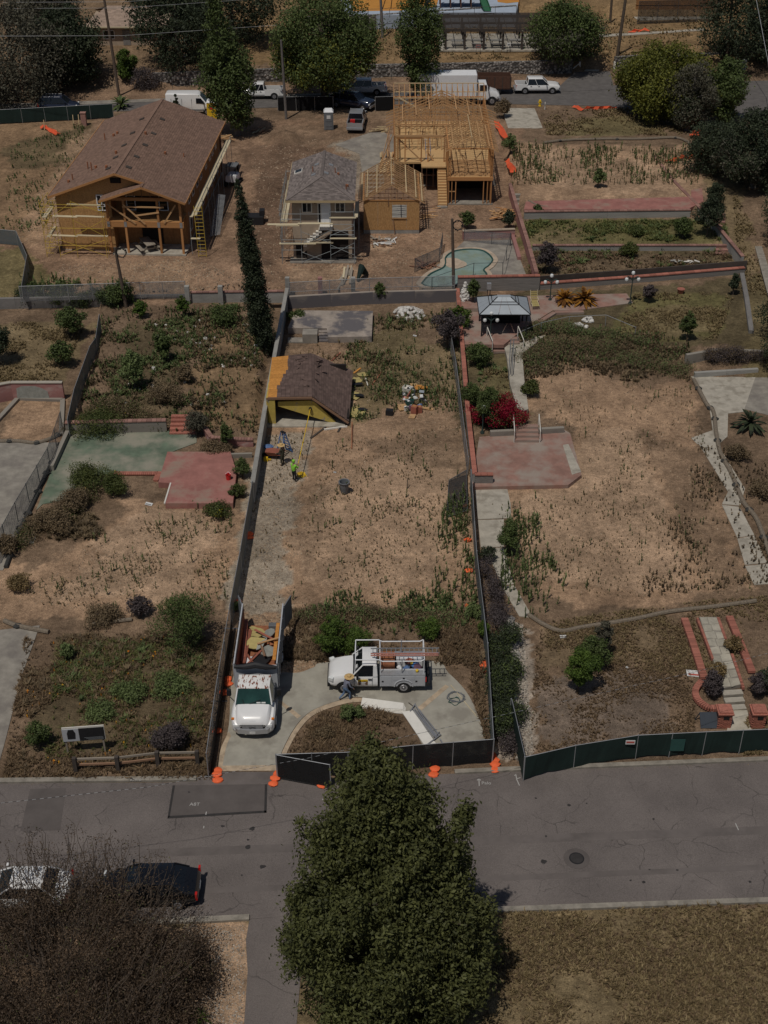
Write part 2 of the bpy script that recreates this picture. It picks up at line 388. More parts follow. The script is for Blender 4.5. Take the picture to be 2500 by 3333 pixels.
dm('screen_black',(.006,.006,.007),.85,.2,.8)
dm('yellow_paint',(.50,.38,.09),.75,.12,3,c2=(.30,.26,.2),c2sc=1.2,c2lo=.58,c2hi=.66)
dm('yellow_plaster',(.45,.37,.15),.85,.15,3,rnd=.12)
dm('plaster_grey',(.30,.31,.28),.9,.2,3,rnd=.12)
dm('plastic_yellow',(.75,.50,.03),.5,.1,3)
dm('plastic_grey',(.16,.17,.18),.5,.1,3)
dm('plastic_red',(.60,.03,.03),.45,.1,3)
dm('plastic_blue',(.06,.16,.36),.5,.1,3)
dm('plastic_teal',(.03,.085,.075),.5,.1,3)
dm('cloth_blue',(.10,.17,.33),.9,.3,9)
dm('cloth_purple',(.13,.07,.10),.9,.3,6)
dm('cardboard',(.48,.30,.15),.85,.15,4,rnd=.1)
dm('ladder_blue',(.10,.20,.42),.5,.1,3)
dm('ladder_red',(.55,.25,.20),.5,.15,3)
dm('door_white',(.74,.72,.66),.6,.06,2,rnd=.05)
dm('skin',(.34,.20,.14),.6,.08,5)
dm('hivis',(.26,.62,.06),.8,.12,4)
dm('olive_cloth',(.06,.058,.038),.9,.2,5)
dm('dark_cloth',(.022,.025,.032),.9,.2,5)
dm('jeans',(.13,.20,.32),.9,.25,6)
dm('shirt_grey',(.20,.21,.27),.9,.2,9)
dm('boot',(.16,.09,.055),.8,.2,5)
dm('straw',(.56,.38,.17),.9,.2,14)
dm('solar',(.05,.06,.075),.35,.1,2,metal=.3)
dm('gazebo_roof',(.46,.50,.53),.35,.06,2,metal=.3)
dm('pool_shell',(.25,.34,.305),.08,.15,1.0,c2=(.24,.29,.20),c2sc=.35,c2lo=.5,c2hi=.62,spec=.5)
dm('coping',(.45,.36,.27),.9,.15,3,rnd=.1)
dm('orange_ground',(.52,.24,.05),.9,.12,1)
dm('blue_ground',(.38,.44,.52),.9,.1,1)
dm('play_green',(.03,.12,.06),.5,.1,2)
dm('play_wood',(.12,.06,.04),.8,.2,3,rnd=.2)
dm('paint_mark',(.42,.41,.39),.9,.25,20)
dm('curb_red',(.45,.10,.08),.9,.2,3)
dm('fence_mesh_post',(.10,.105,.11),.6,.1,3,metal=.3)
dm('litter',(.70,.70,.68),.8,.12,5,rnd=.1)
M['chain']=netmat('chain',(.30,.31,.32),.72)
M['chain_dark']=netmat('chain_dark',(.05,.05,.05),.55)
M['privacy']=netmat('privacy',(.16,.19,.20),.30)
M['screen_thin']=netmat('screen_thin',(.008,.008,.009),.10,.85,0)
M['orange_net']=netmat('orange_net',(.85,.12,.04),.15,.8,0)
M['leaf_oak']=leafmat('leaf_oak',(.024,.030,.011),(.145,.155,.053),(.42,.24,.05),.992)
M['leaf_green']=leafmat('leaf_green',(.030,.045,.016),(.14,.185,.058))
M['leaf_bright']=leafmat('leaf_bright',(0.030,0.057,0.014),(0.149,0.223,0.041),tr=.3)
M['leaf_dark']=leafmat('leaf_dark',(.016,.023,.014),(.075,.095,.05))
M['leaf_yellow']=leafmat('leaf_yellow',(0.039,0.058,0.013),(0.247,0.247,0.046),tr=.3)
M['leaf_grey']=leafmat('leaf_grey',(0.049,0.048,0.036),(0.161,0.151,0.105))
M['leaf_dry']=leafmat('leaf_dry',(.075,.055,.034),(.29,.215,.125))
M['leaf_brown']=leafmat('leaf_brown',(.030,.020,.014),(.15,.105,.068),(.12,.14,.045),.84)
M['leaf_tan']=leafmat('leaf_tan',(.11,.075,.035),(.34,.25,.12))
M['leaf_rust']=leafmat('leaf_rust',(.09,.035,.012),(.42,.20,.03))
M['leaf_purple']=leafmat('leaf_purple',(0.045,0.036,0.039),(0.150,0.123,0.120))
M['leaf_boug']=leafmat('leaf_boug',(.10,.004,.012),(.42,.012,.045))
M['leaf_flower']=leafmat('leaf_flower',(0.030,0.053,0.015),(0.135,0.150,0.045),(.62,.48,.03),.90)
M['leaf_weed']=leafmat('leaf_weed',(0.053,0.080,0.027),(0.218,0.275,0.104))
M['leaf_weeddry']=leafmat('leaf_weeddry',(0.120,0.090,0.050),(0.400,0.310,0.170))
M['grass_dry']=leafmat('grass_dry',(.10,.07,.035),(.39,.30,.155))
M['grass_brown']=leafmat('grass_brown',(0.088,0.058,0.038),(0.317,0.223,0.128))
M['grass_green']=leafmat('grass_green',(0.049,0.063,0.020),(0.224,0.231,0.077))
M['poppy']=leafmat('poppy',(.75,.20,.02),(.8,.55,.05))
# asphalt of the near street: worn grey, cracked in large plates, darker wheel tracks
def asphalt():
    m,nt,b=nodes('asphalt');N=nt.nodes;L=nt.links
    tc=N.new('ShaderNodeTexCoord');nz=N.new('ShaderNodeTexNoise');nz.inputs['Scale'].default_value=.35;nz.inputs['Detail'].default_value=9
    L.new(tc.outputs['Object'],nz.inputs[0])
    r=N.new('ShaderNodeValToRGB');r.color_ramp.elements[0].position=.3;r.color_ramp.elements[0].color=(.135,.117,.109,1);r.color_ramp.elements[1].position=.7;r.color_ramp.elements[1].color=(.19,.165,.152,1)
    L.new(nz.outputs['Fac'],r.inputs[0])
    sp=N.new('ShaderNodeTexNoise');sp.inputs['Scale'].default_value=22;sp.inputs['Detail'].default_value=4;L.new(tc.outputs['Object'],sp.inputs[0])
    ms=N.new('ShaderNodeMapRange');ms.inputs[1].default_value=.3;ms.inputs[2].default_value=.7;ms.inputs[3].default_value=.8;ms.inputs[4].default_value=1.2;L.new(sp.outputs['Fac'],ms.inputs[0])
    mx=N.new('ShaderNodeMix');mx.data_type='RGBA';mx.blend_type='MULTIPLY';mx.inputs[0].default_value=1;L.new(r.outputs[0],mx.inputs[6]);L.new(ms.outputs[0],mx.inputs[7])
    wn_=N.new('ShaderNodeTexNoise');wn_.inputs['Scale'].default_value=.8;wn_.inputs['Detail'].default_value=6;L.new(tc.outputs['Object'],wn_.inputs[0])
    wm=N.new('ShaderNodeMix');wm.data_type='RGBA';wm.blend_type='LINEAR_LIGHT';wm.inputs[0].default_value=.55;L.new(tc.outputs['Object'],wm.inputs[6]);L.new(wn_.outputs['Color'],wm.inputs[7])
    out=mx.outputs[2]
    for sc,wd,st in ((.30,.006,.6),(.9,.006,.4)):
        vo=N.new('ShaderNodeTexVoronoi');vo.feature='DISTANCE_TO_EDGE';vo.inputs['Scale'].default_value=sc;L.new(wm.outputs[2],vo.inputs['Vector'])
        cr=N.new('ShaderNodeMapRange');cr.inputs[1].default_value=wd*.3;cr.inputs[2].default_value=wd*1.6;cr.inputs[3].default_value=st;cr.inputs[4].default_value=0;L.new(vo.outputs['Distance'],cr.inputs[0])
        gn=N.new('ShaderNodeTexNoise');gn.inputs['Scale'].default_value=.5;L.new(tc.outputs['Object'],gn.inputs[0])
        gm=N.new('ShaderNodeMapRange');gm.inputs[1].default_value=.42;gm.inputs[2].default_value=.58;L.new(gn.outputs['Fac'],gm.inputs[0])
        mu=N.new('ShaderNodeMath');mu.operation='MULTIPLY';L.new(cr.outputs[0],mu.inputs[0]);L.new(gm.outputs[0],mu.inputs[1])
        m2=N.new('ShaderNodeMix');m2.data_type='RGBA';L.new(mu.outputs[0],m2.inputs[0]);L.new(out,m2.inputs[6]);m2.inputs[7].default_value=(.045,.04,.038,1);out=m2.outputs[2]
    L.new(out,b.inputs['Base Color']);b.inputs['Roughness'].default_value=.92;b.inputs['Specular IOR Level'].default_value=.2
    bp=N.new('ShaderNodeBump');bp.inputs['Distance'].default_value=.006;L.new(sp.outputs['Fac'],bp.inputs['Height']);L.new(bp.outputs[0],b.inputs['Normal'])
    return m
M['asphalt']=asphalt()
dm('asphalt_patch',(.115,.10,.093),.92,.15,.8,.005,40)
dm('asphalt_seal',(.04,.037,.036),.8,.2,2)
dm('tyre_track',(.142,.123,.114),.92,.2,.6,.005,40,c2=(.16,.139,.129),c2sc=.5)
# field stone wall and far cobble: rounded stones too small to pick apart
def cobble(name,c,sc):
    m,nt,b=nodes(name);N=nt.nodes;L=nt.links
    tc=N.new('ShaderNodeTexCoord');vo=N.new('ShaderNodeTexVoronoi');vo.inputs['Scale'].default_value=sc;L.new(tc.outputs['Object'],vo.inputs['Vector'])
    hs=N.new('ShaderNodeHueSaturation');hs.inputs['Color'].default_value=(*c,1);sx=N.new('ShaderNodeSeparateColor');L.new(vo.outputs['Color'],sx.inputs[0])
    mr=N.new('ShaderNodeMapRange');mr.inputs[3].default_value=.55;mr.inputs[4].default_value=1.5;L.new(sx.outputs[0],mr.inputs[0]);L.new(mr.outputs[0],hs.inputs['Value'])
    ed=N.new('ShaderNodeMapRange');ed.inputs[1].default_value=.38;ed.inputs[2].default_value=.62;L.new(vo.outputs['Distance'],ed.inputs[0])
    mx=N.new('ShaderNodeMix');mx.data_type='RGBA';L.new(ed.outputs[0],mx.inputs[0]);L.new(hs.outputs[0],mx.inputs[6]);mx.inputs[7].default_value=(c[0]*.3,c[1]*.3,c[2]*.3,1)
    L.new(mx.outputs[2],b.inputs['Base Color']);b.inputs['Roughness'].default_value=.95
    bp=N.new('ShaderNodeBump');bp.invert=True;bp.inputs['Distance'].default_value=.12;L.new(vo.outputs['Distance'],bp.inputs['Height']);L.new(bp.outputs[0],b.inputs['Normal'])
    return m
M['cobble']=cobble('cobble',(.27,.25,.23),3.2)

# ------------------------------------------------------------------ the ground, one sheet
TAN=(.362,.24,.152);LTAN=(.428,.294,.192);BRN=(.20,.138,.09);SOIL=(.125,.080,.055);DRY=(.225,.17,.095);OLV=(.155,.135,.06)
PUR=(.20,.158,.125);GRY=(.335,.285,.22);RED=(.285,.185,.12);DKG=(.125,.098,.055);ORG=(.25,.165,.085);GRV=(.36,.30,.24)
ZONES=[
 ([(-900,3700),(3500,3700),(3500,2940),(-900,2940)],DRY,1),([(-900,3700),(640,3700),(800,3340),(810,3000),(-900,3010)],LTAN,1),([(-900,3700),(600,3700),(560,3100),(-900,3000)],BRN,.9),
 ([(-900,2560),(760,2560),(760,2000),(-900,2000)],BRN,.8),([(60,2500),(640,2500),(700,2080),(200,2080)],DKG,.75),([(-900,2560),(300,2560),(300,2460),(-900,2460)],BRN,1),
 ([(60,2020),(-300,2000),(-300,1750),(110,1840),(280,1700),(330,1640),(480,1630),(770,1630),(790,1800),(720,1990),(560,1985),(400,2000)],TAN,1),([(180,1960),(600,1930),(720,1700),(480,1640),(330,1760)],LTAN,.9),
 ([(120,1720),(330,1560),(440,1660),(280,1780),(60,1860)],BRN,.9),
 ([(700,2540),(1620,2540),(1600,1950),(740,1960)],BRN,1),([(740,2060),(1000,2060),(1040,2180),(900,2200),(920,1980),(740,1980)],TAN,.8),
 ([(735,1990),(835,1420),(880,1240),(1530,1300),(1560,1960),(1380,1990),(1100,1960)],TAN,1),([(735,1990),(840,1420),(1000,1390),(990,1560),(930,1800),(930,1990)],GRY,.9),
 ([(960,1800),(1050,1560),(1500,1440),(1540,1560),(1400,1900),(1000,1900)],LTAN,.75),([(1180,1440),(1500,1380),(1500,1520),(1300,1500)],BRN,.7),([(930,1660),(1010,1560),(1090,1640),(1000,1880)],BRN,.5),
 ([(920,1160),(940,985),(1500,985),(1530,1330),(1130,1300),(1150,1200)],BRN,.8),([(1130,1380),(1140,1100),(1330,1040),(1400,1280)],OLV,.55),([(1330,1100),(1480,1120),(1500,1300),(1380,1290)],DRY,.8),([(920,1170),(1010,1110),(1140,1130),(1150,1180)],TAN,.6),
 ([(215,1420),(330,1000),(880,990),(850,1180),(830,1430)],BRN,.9),([(330,1350),(420,1050),(620,1050),(560,1350)],DKG,.8),([(620,1380),(640,1060),(860,1020),(840,1400)],ORG,.5),
 ([(-600,1420),(-600,1000),(330,1000),(230,1240),(200,1420)],BRN,.7),([(-600,1250),(-600,1050),(300,1050),(200,1250)],DRY,.9),([(0,1425),(40,1290),(210,1290),(205,1430),(150,1440)],TAN,1),
 ([(-600,1000),(-600,390),(1700,380),(1690,960)],RED,1),([(-600,700),(-600,400),(300,390),(240,560),(150,800)],ORG,.5),([(-300,820),(60,800),(240,990),(-300,1000)],OLV,.8),([(0,480),(300,400),(280,520),(60,560)],DKG,.8),
 ([(150,900),(620,830),(640,960),(130,980)],TAN,.85),([(60,760),(250,430),(330,420),(200,700),(150,840)],TAN,.7),([(620,940),(700,780),(880,830),(900,950)],RED,1),
 ([(800,720),(850,560),(960,540),(950,780),(860,900),(800,850)],SOIL,.7),([(780,560),(820,460),(1060,480),(1000,540)],SOIL,.55),([(800,420),(1240,380),(1250,470),(900,470)],BRN,.6),
 ([(1050,470),(1230,430),(1240,600),(1140,640),(1130,500)],GRY,.8),([(940,880),(1180,860),(1180,930),(930,930)],LTAN,.7),([(1180,770),(1260,770),(1260,810),(1180,810)],LTAN,1),([(1180,930),(1500,760),(1660,700),(1460,680),(1370,790)],RED,.7),
 ([(1650,660),(1670,470),(2000,470),(2330,480),(2280,650)],TAN,1),([(1700,600),(1720,480),(2000,510),(2250,560),(2200,640)],LTAN,.6),([(1760,470),(1750,350),(2350,340),(2320,470)],BRN,.9),([(1850,450),(1860,380),(2180,380),(2150,440)],OLV,.7),
 ([(1680,810),(1680,715),(2370,715),(2380,810)],OLV,1),([(1700,800),(1720,750),(1900,740),(1880,800)],DRY,.7),([(1700,900),(1700,812),(2410,815),(2420,900)],DKG,1),([(1780,890),(1820,840),(2250,830),(2280,880)],BRN,.6),
 ([(2330,900),(2300,560),(2400,560),(2480,900)],DRY,.8),([(2400,1300),(2420,900),(2700,880),(2700,1300)],OLV,.6),
 ([(1500,1400),(1510,970),(2440,910),(2440,1130),(2260,1130),(2240,1240),(1700,1240),(1640,1400)],DKG,1),([(1980,1110),(2050,960),(2380,950),(2330,1110)],OLV,1),([(2090,1100),(2100,1000),(2320,990),(2300,1090)],DRY,.7),([(1560,1340),(1640,1120),(1750,1250),(1700,1380)],OLV,.5),
 ([(1680,1800),(1580,1580),(1880,1580),(1850,1400),(1700,1330),(1690,1230),(1900,1170),(2240,1230),(2290,1380),(2330,1620),(2480,1940),(2300,2000),(1800,1960)],TAN,1),([(1700,1900),(1700,1640),(1950,1400),(2080,1400),(2150,1650),(2250,1920)],LTAN,.9),([(2080,1400),(2280,1480),(2320,1660),(2450,1920),(2340,1920),(2180,1650)],BRN,.65),([(1880,1210),(2260,1150),(2260,1240),(2050,1250)],BRN,.8),([(2260,1440),(2500,1440),(2700,1900),(2500,1950),(2330,1600)],BRN,.8),
 ([(1700,2080),(1760,2010),(2200,1960),(2700,1860),(2700,2480),(1680,2480)],BRN,.85),([(1740,2200),(1760,2040),(2190,2000),(2200,2150)],DRY,.45),([(1740,2420),(1740,2230),(2150,2180),(2230,2400)],PUR,.8),([(1640,2470),(1650,2020),(1720,2050),(1730,2480)],GRV,1),([(2420,2450),(2430,2380),(2700,2300),(2700,2470)],DRY,.9),
 ([(-900,390),(-900,240),(3400,200),(3400,380)],BRN,.7),([(-900,400),(-900,250),(330,285),(560,280),(1160,258),(1860,250),(1860,305),(1100,318),(600,330),(0,350)],RED,.7),([(-900,215),(-900,-300),(3400,-300),(3400,215)],ORG,1),([(-900,180),(-900,-300),(700,-300),(640,230),(300,240)],BRN,.7),([(1950,200),(1950,60),(2350,60),(2300,200)],ORG,.6),
]
def proj(x,y,z):
    dz=z -HC;zc=y*CP -dz*SP;yc=y*SP+dz*CP
    return PU+FPX*x/zc,PV -FPX*yc/zc
def ground():
    vr=np.concatenate([np.arange(4300,3500,-60),np.arange(3500,-260,-8)]).astype(float)
    th=PITCH+np.arctan((vr -PV)/FPX);yr=HC/np.tan(th)
    yr=np.concatenate([[2,10],yr,yr[-1]*np.array([1.06,1.2,1.5,2,3,5,9])])
    uc=np.concatenate([[-9000,-5000,-2500,-1200],np.arange(-600,3101,12),[3700,5000,7500,11500]]).astype(float)
    fan=(uc -PU)/FPX
    rad=np.sqrt(yr ** 2+HC ** 2)
    X=fan[None,:]*rad[:,None];Y=np.repeat(yr[:,None],len(uc),1)
    Z=hz_np(X,Y)
    U,Vv=proj(X,np.maximum(Y,5),Z)
    sc=np.clip(S(Vv),8,90)
    du=(fbm(X*.5,Y*.5,3)-.47)*2.6*sc+(fbm(X*2,Y*2,9)-.47)*1.0*sc;dv=((fbm(X*.5,Y*.5,5)-.47)*2.6+(fbm(X*2,Y*2,11)-.47))*sc*.55
    C=np.empty(X.shape+(3,));C[:]=BRN
    for poly,c,st in ZONES:
        k=inpoly(U+du,Vv+dv,poly)[...,None]*st;C=C*(1 -k)+np.array(c)*k
    n1=fbm(X*.35,Y*.35,21)[...,None];n2=fbm(X*1.6,Y*1.6,33)[...,None]
    C=C*(.62+.8*n1)*(.72+.6*n2)
    C=np.clip(C,.01,.9)
    Z=Z+(fbm(X*1.1,Y*1.1,41)-.5)*.035
    nr,nc=X.shape
    me=bpy.data.meshes.new('ground');me.vertices.add(nr*nc);me.vertices.foreach_set('co',np.stack([X,Y,Z],-1).astype(np.float32).ravel())
    i=np.arange(nr*nc).reshape(nr,nc);q=np.stack([i[:-1,:-1],i[:-1,1:],i[1:,1:],i[1:,:-1]],-1).reshape(-1,4);nf=len(q)
    me.loops.add(nf*4);me.loops.foreach_set('vertex_index',q.astype(np.int32).ravel());me.polygons.add(nf);me.polygons.foreach_set('loop_start',np.arange(nf,dtype=np.int32)*4)
    me.update(calc_edges=True);me.polygons.foreach_set('use_smooth',np.ones(nf,bool))
    at=me.color_attributes.new('earth','FLOAT_COLOR','POINT');at.data.foreach_set('color',np.concatenate([C,np.ones((nr,nc,1))],-1).astype(np.float32).ravel())
    m,nt,b=nodes('earth');N=nt.nodes;L=nt.links
    a=N.new('ShaderNodeAttribute');a.attribute_name='earth';tc=N.new('ShaderNodeTexCoord');out=a.outputs['Color']
    for s_,lo,hi,det in ((.7,.74,1.26,8),(3.2,.66,1.34,8),(13,.55,1.45,6)):
        nz=N.new('ShaderNodeTexNoise');nz.inputs['Scale'].default_value=s_;nz.inputs['Detail'].default_value=det;nz.inputs['Roughness'].default_value=.7;L.new(tc.outputs['Object'],nz.inputs[0])
        mr=N.new('ShaderNodeMapRange');mr.inputs[1].default_value=.33;mr.inputs[2].default_value=.67;mr.inputs[3].default_value=lo;mr.inputs[4].default_value=hi;L.new(nz.outputs['Fac'],mr.inputs[0])
        mx=N.new('ShaderNodeMix');mx.data_type='RGBA';mx.blend_type='MULTIPLY';mx.inputs[0].default_value=1;L.new(out,mx.inputs[6]);L.new(mr.outputs[0],mx.inputs[7]);out=mx.outputs[2]
    hgt=nz
    vo=N.new('ShaderNodeTexVoronoi');vo.inputs['Scale'].default_value=4.5;vo.inputs['Randomness'].default_value=1;L.new(tc.outputs['Object'],vo.inputs['Vector'])
    cr=N.new('ShaderNodeMapRange');cr.inputs[1].default_value=.10;cr.inputs[2].default_value=.17;cr.inputs[3].default_value=1;cr.inputs[4].default_value=0;L.new(vo.outputs['Distance'],cr.inputs[0])
    sx=N.new('ShaderNodeSeparateColor');L.new(vo.outputs['Color'],sx.inputs[0]);gt=N.new('ShaderNodeMath');gt.operation='GREATER_THAN';gt.inputs[1].default_value=.72;L.new(sx.outputs[0],gt.inputs[0])
    mu=N.new('ShaderNodeMath');mu.operation='MULTIPLY';L.new(cr.outputs[0],mu.inputs[0]);L.new(gt.outputs[0],mu.inputs[1])
    mz=N.new('ShaderNodeMix');mz.data_type='RGBA';L.new(mu.outputs[0],mz.inputs[0]);L.new(out,mz.inputs[6])
    hv=N.new('ShaderNodeHueSaturation');L.new(out,hv.inputs['Color']);mr2=N.new('ShaderNodeMapRange');mr2.inputs[3].default_value=.35;mr2.inputs[4].default_value=1.9;L.new(sx.outputs[1],mr2.inputs[0]);L.new(mr2.outputs[0],hv.inputs['Value']);L.new(hv.outputs[0],mz.inputs[7])
    L.new(mz.outputs[2],b.inputs['Base Color']);b.inputs['Roughness'].default_value=.97;b.inputs['Specular IOR Level'].default_value=.1
    b1=N.new('ShaderNodeBump');b1.inputs['Distance'].default_value=.10;b1.inputs['Strength'].default_value=.8;L.new(hgt.outputs['Fac'],b1.inputs['Height'])
    b2=N.new('ShaderNodeBump');b2.inputs['Distance'].default_value=.05;L.new(mu.outputs[0],b2.inputs['Height']);L.new(b1.outputs[0],b2.inputs['Normal']);L.new(b2.outputs[0],b.inputs['Normal'])
    link('ground',me,m,kind='structure')
ground()
def sheet(name,poly,m,z=.04,t=.12,parent=None):       # paved surface from its outline in the photograph
    return structure(name,MB().prism([tuple(G(u,v,z))[:2] for u,v in poly],z -t,z),m,parent)
# --- near street
def curve(pts,n=8):                                         # smooth line through pixels
    P=[Vector((*p,0)) for p in pts];o=[]
    for i in range(len(P)-1):
        a,b,c,d=P[max(i -1,0)],P[i],P[i+1],P[min(i+2,len(P)-1)]
        for k in range(n):
            t=k/n;o.append(.5*((2*b)+(c -a)*t+(2*a -5*b+4*c -d)*t*t+(3*b -a -3*c+d)*t ** 3))
    return [(p.x,p.y) for p in o]+[pts[-1]]
sheet('road',[(-2500,2600),(0,2550),(650,2546),(1250,2526),(1650,2512),(2500,2478),(5000,2370),(5000,2840),(2500,2932),(1640,2962),(960,2980),(800,2992),(0,3020),(-2500,3110)],M['asphalt'],.03)
sheet('road_patch',[(98,2568),(215,2564),(196,2702),(66,2705)],M['asphalt_patch'],.036,.01)
sheet('road_patch',[(562,2556),(870,2552),(868,2645),(545,2664)],M['asphalt_patch'],.036,.01)
for q in ([(545,2664),(868,2645),(866,2638),(548,2656)],[(562,2556),(570,2556),(553,2657),(545,2664)],[(862,2553),(870,2552),(868,2645),(860,2645)]):sheet('tar_seam',q,M['asphalt_seal'],.041,.01)
sheet('driveway',[(812,2992),(965,2980),(985,3100),(960,3400),(930,3900),(740,3900),(790,3400),(806,3160),(800,3060)],M['asphalt'],.034)
def curbline(name,px,w=.3,z=.15,m='curb'):
    P=[G(u,v) for u,v in px];q=MB();l=[];r=[]
    for i,p in enumerate(P):
        d=(P[min(i+1,len(P)-1)]-P[max(i -1,0)]).normalized();n_=Vector((-d.y,d.x,0))*w/2;l.append(p+n_);r.append(p -n_)
    for i in range(len(P)-1):q.hexa([(*r[i][:2],-.1),(*r[i+1][:2],-.1),(*l[i+1][:2],-.1),(*l[i][:2],-.1),(*r[i][:2],z),(*r[i+1][:2],z),(*l[i+1][:2],z),(*l[i][:2],z)])
    return structure(name,q,M[m])
curbline('kerb',[(-1500,2572),(0,2545),(330,2541),(640,2538)]);curbline('kerb',[(1480,2516),(1650,2508),(2500,2474),(4000,2412)],.28)
curbline('kerb',[(1600,2966),(1900,2955),(2500,2934),(4000,2880)],.28);curbline('kerb',[(560,3000),(700,2996),(812,2990)],.3);curbline('kerb',[(-1500,3070),(0,3018),(560,3000)],.3)
# --- curved drive with stamped borders in the middle lot
sheet('driveway',curve([(715,2505),(745,2360),(760,2200),(850,2180),(960,2190),(1020,2172),(1070,2155),(1400,2150),(1460,2190),(1530,2270),(1580,2400),(1590,2470)],5)+curve([(1400,2475),(1340,2360),(1280,2300),(1190,2270),(1120,2275),(1020,2310),(965,2360),(920,2440),(900,2508)],5),M['concrete'],.045)
def strip(name,a,b,m,z):return sheet(name,a+b[::-1],m,z,.02)
strip('stamped_border',curve([(710,2505),(718,2440),(745,2380)]),curve([(722,2505),(737,2430),(752,2395)]),M['stamped'],.052)
strip('stamped_border',curve([(902,2508),(922,2440),(967,2360),(1022,2310),(1120,2276),(1180,2272)]),curve([(918,2500),(936,2444),(978,2370),(1030,2322),(1122,2290),(1180,2284)]),M['stamped'],.056)
sheet('stamped_border',[(710,2510),(905,2508),(905,2490),(720,2492)],M['stamped'],.060,.02)
sheet('stamped_border',[(1360,2302),(1372,2312),(1462,2235),(1450,2228)],M['stamped'],.052,.02);sheet('stamped_border',[(905,2285),(915,2280),(980,2330),(968,2338)],M['stamped'],.052,.02)
sheet('driveway_apron',[(560,2551),(700,2512),(905,2512),(900,2540),(800,2556)],M['tyre_track'],.034,.01)
# --- left neighbours
sheet('driveway',[(-600,2100),(0,2050),(130,2035),(70,2200),(20,2400),(-20,2545),(-600,2545)],M['concrete_old'],.04)
sheet('concrete_pad',[(-500,1850),(10,1855),(110,1640),(205,1440),(140,1440),(30,1435),(-500,1430)],M['concrete_old'],.05)
sheet('green_slab',[(215,1408),(540,1402),(640,1402),(640,1440),(560,1470),(525,1540),(390,1545),(310,1545),(240,1620),(140,1640),(118,1660)],M['green_slab'],.06)
sheet('concrete_pad',[(62,1760),(115,1700),(118,1745),(108,1770)],M['concrete_old'],.055)
P_=[(515,1570),(545,1470),(750,1470),(770,1535),(758,1638),(538,1638),(558,1572)]
structure('pink_slab',MB().prism([tuple(G(u,v,.45))[:2] for u,v in P_],0,.45),M['pink_slab'])
q=MB();a,b=G(558,1572,.46),G(538,1638,.46);q.bar(a+V(-.05,0,-.02),b+V(-.05,0,-.02),.1,.1);structure('slab_edge',q,M['trim'])
# --- right neighbour: red patio, walks
structure('red_patio',MB().prism([tuple(G(u,v,.3))[:2] for u,v in [(1535,1585),(1560,1422),(1830,1395),(1856,1410),(1893,1545),(1850,1578)]],0,.3),M['red_patio'])
structure('patio_edge',MB().prism([tuple(G(u,v,.32))[:2] for u,v in [(1832,1448),(1850,1445),(1892,1535),(1862,1545)]],.1,.32),M['concrete_path'])
for q_ in ([(1545,1592),(1650,1585),(1662,1640),(1664,1685),(1556,1690)],[(1556,1693),(1640,1690),(1640,1780),(1565,1780)],[(1580,1783),(1640,1783),(1672,1900),(1634,1905)],[(1634,1909),(1674,1905),(1735,2010),(1690,2005)]):sheet('concrete_walk',q_,M['concrete_path'],.05)
for q_ in ([(2250,1225),(2465,1210),(2420,1340),(2370,1345),(2368,1420),(2340,1445),(2270,1445),(2250,1425),(2320,1400),(2310,1330)],[(2275,1445),(2335,1445),(2425,1590),(2410,1645),(2350,1640),(2370,1600)],[(2350,1643),(2408,1650),(2455,1740),(2400,1750)],[(2400,1753),(2455,1743),(2497,1831),(2425,1838)],[(2425,1842),(2500,1835),(2560,1895),(2455,1903)]):sheet('concrete_walk',q_,M['concrete_path'],.05)
sheet('driveway_side',[(2460,1205),(2250,1225),(2280,1215),(2460,1195),(2700,1190),(2700,1400),(2420,1330)],M['concrete_old'],.045)
# --- upper block: gazebo patio, pool deck, terrace slabs, drives
def lifted(name,poly,m,z,t=.1):return structure(name,MB().prism([tuple(G(u,v,z))[:2] for u,v in poly],z -t,z),m)
lifted('brick_patio',[(1505,1120),(1500,968),(1750,962),(2040,955),(2060,985),(1880,1010),(1800,1010),(1720,1060),(1680,1090),(1640,1122)],M['red_patio'],.76,.3)
lifted('walk',[(1640,1124),(1702,1100),(1760,1070),(1790,1080),(1700,1150),(1706,1230),(1720,1330),(1690,1345),(1660,1250),(1650,1160)],M['concrete_path'],.42,.5)
lifted('terrace_slab',[(1705,682),(1712,655),(2250,640),(2250,618),(2285,612),(2290,655),(2240,680)],M['pink_slab'],2.06,.3)
lifted('driveway',[(1632,351),(1740,352),(1760,400),(1782,458),(1670,468),(1655,420)],M['concrete_path'],1.02,.3)
lifted('construction_drive',[(1090,470),(1240,420),(1262,440),(1250,600),(1190,640),(1170,500)],M['concrete_old'],.95,.06)
# old foundation in the middle lot
q=MB();q.prism([tuple(G(u,v,.55))[:2] for u,v in [(937,1067),(962,1010),(1214,1012),(1210,1095),(1068,1097),(1064,1068)]],0,.55);structure('foundation_slab',q,M['concrete_burnt'])
q=MB();a=G(988,1118);q.box((a.x+.55,a.y+.55,.42),(1.25,1.1,.84));structure('foundation_block',q,M['concrete_old'])
for i in range(4):a=G(1036,1113);q=MB();q.box((a.x+.42,a.y+.1+i*.28,.07+i*.07),(.8,.28,.14+i*.14));structure('step',q,M['concrete_burnt'])
a=G(938,1115);q=MB();q.box((a.x+.7,a.y+.3,.06),(1.5,.9,.1));structure('foundation_pad',q,M['concrete_old'])
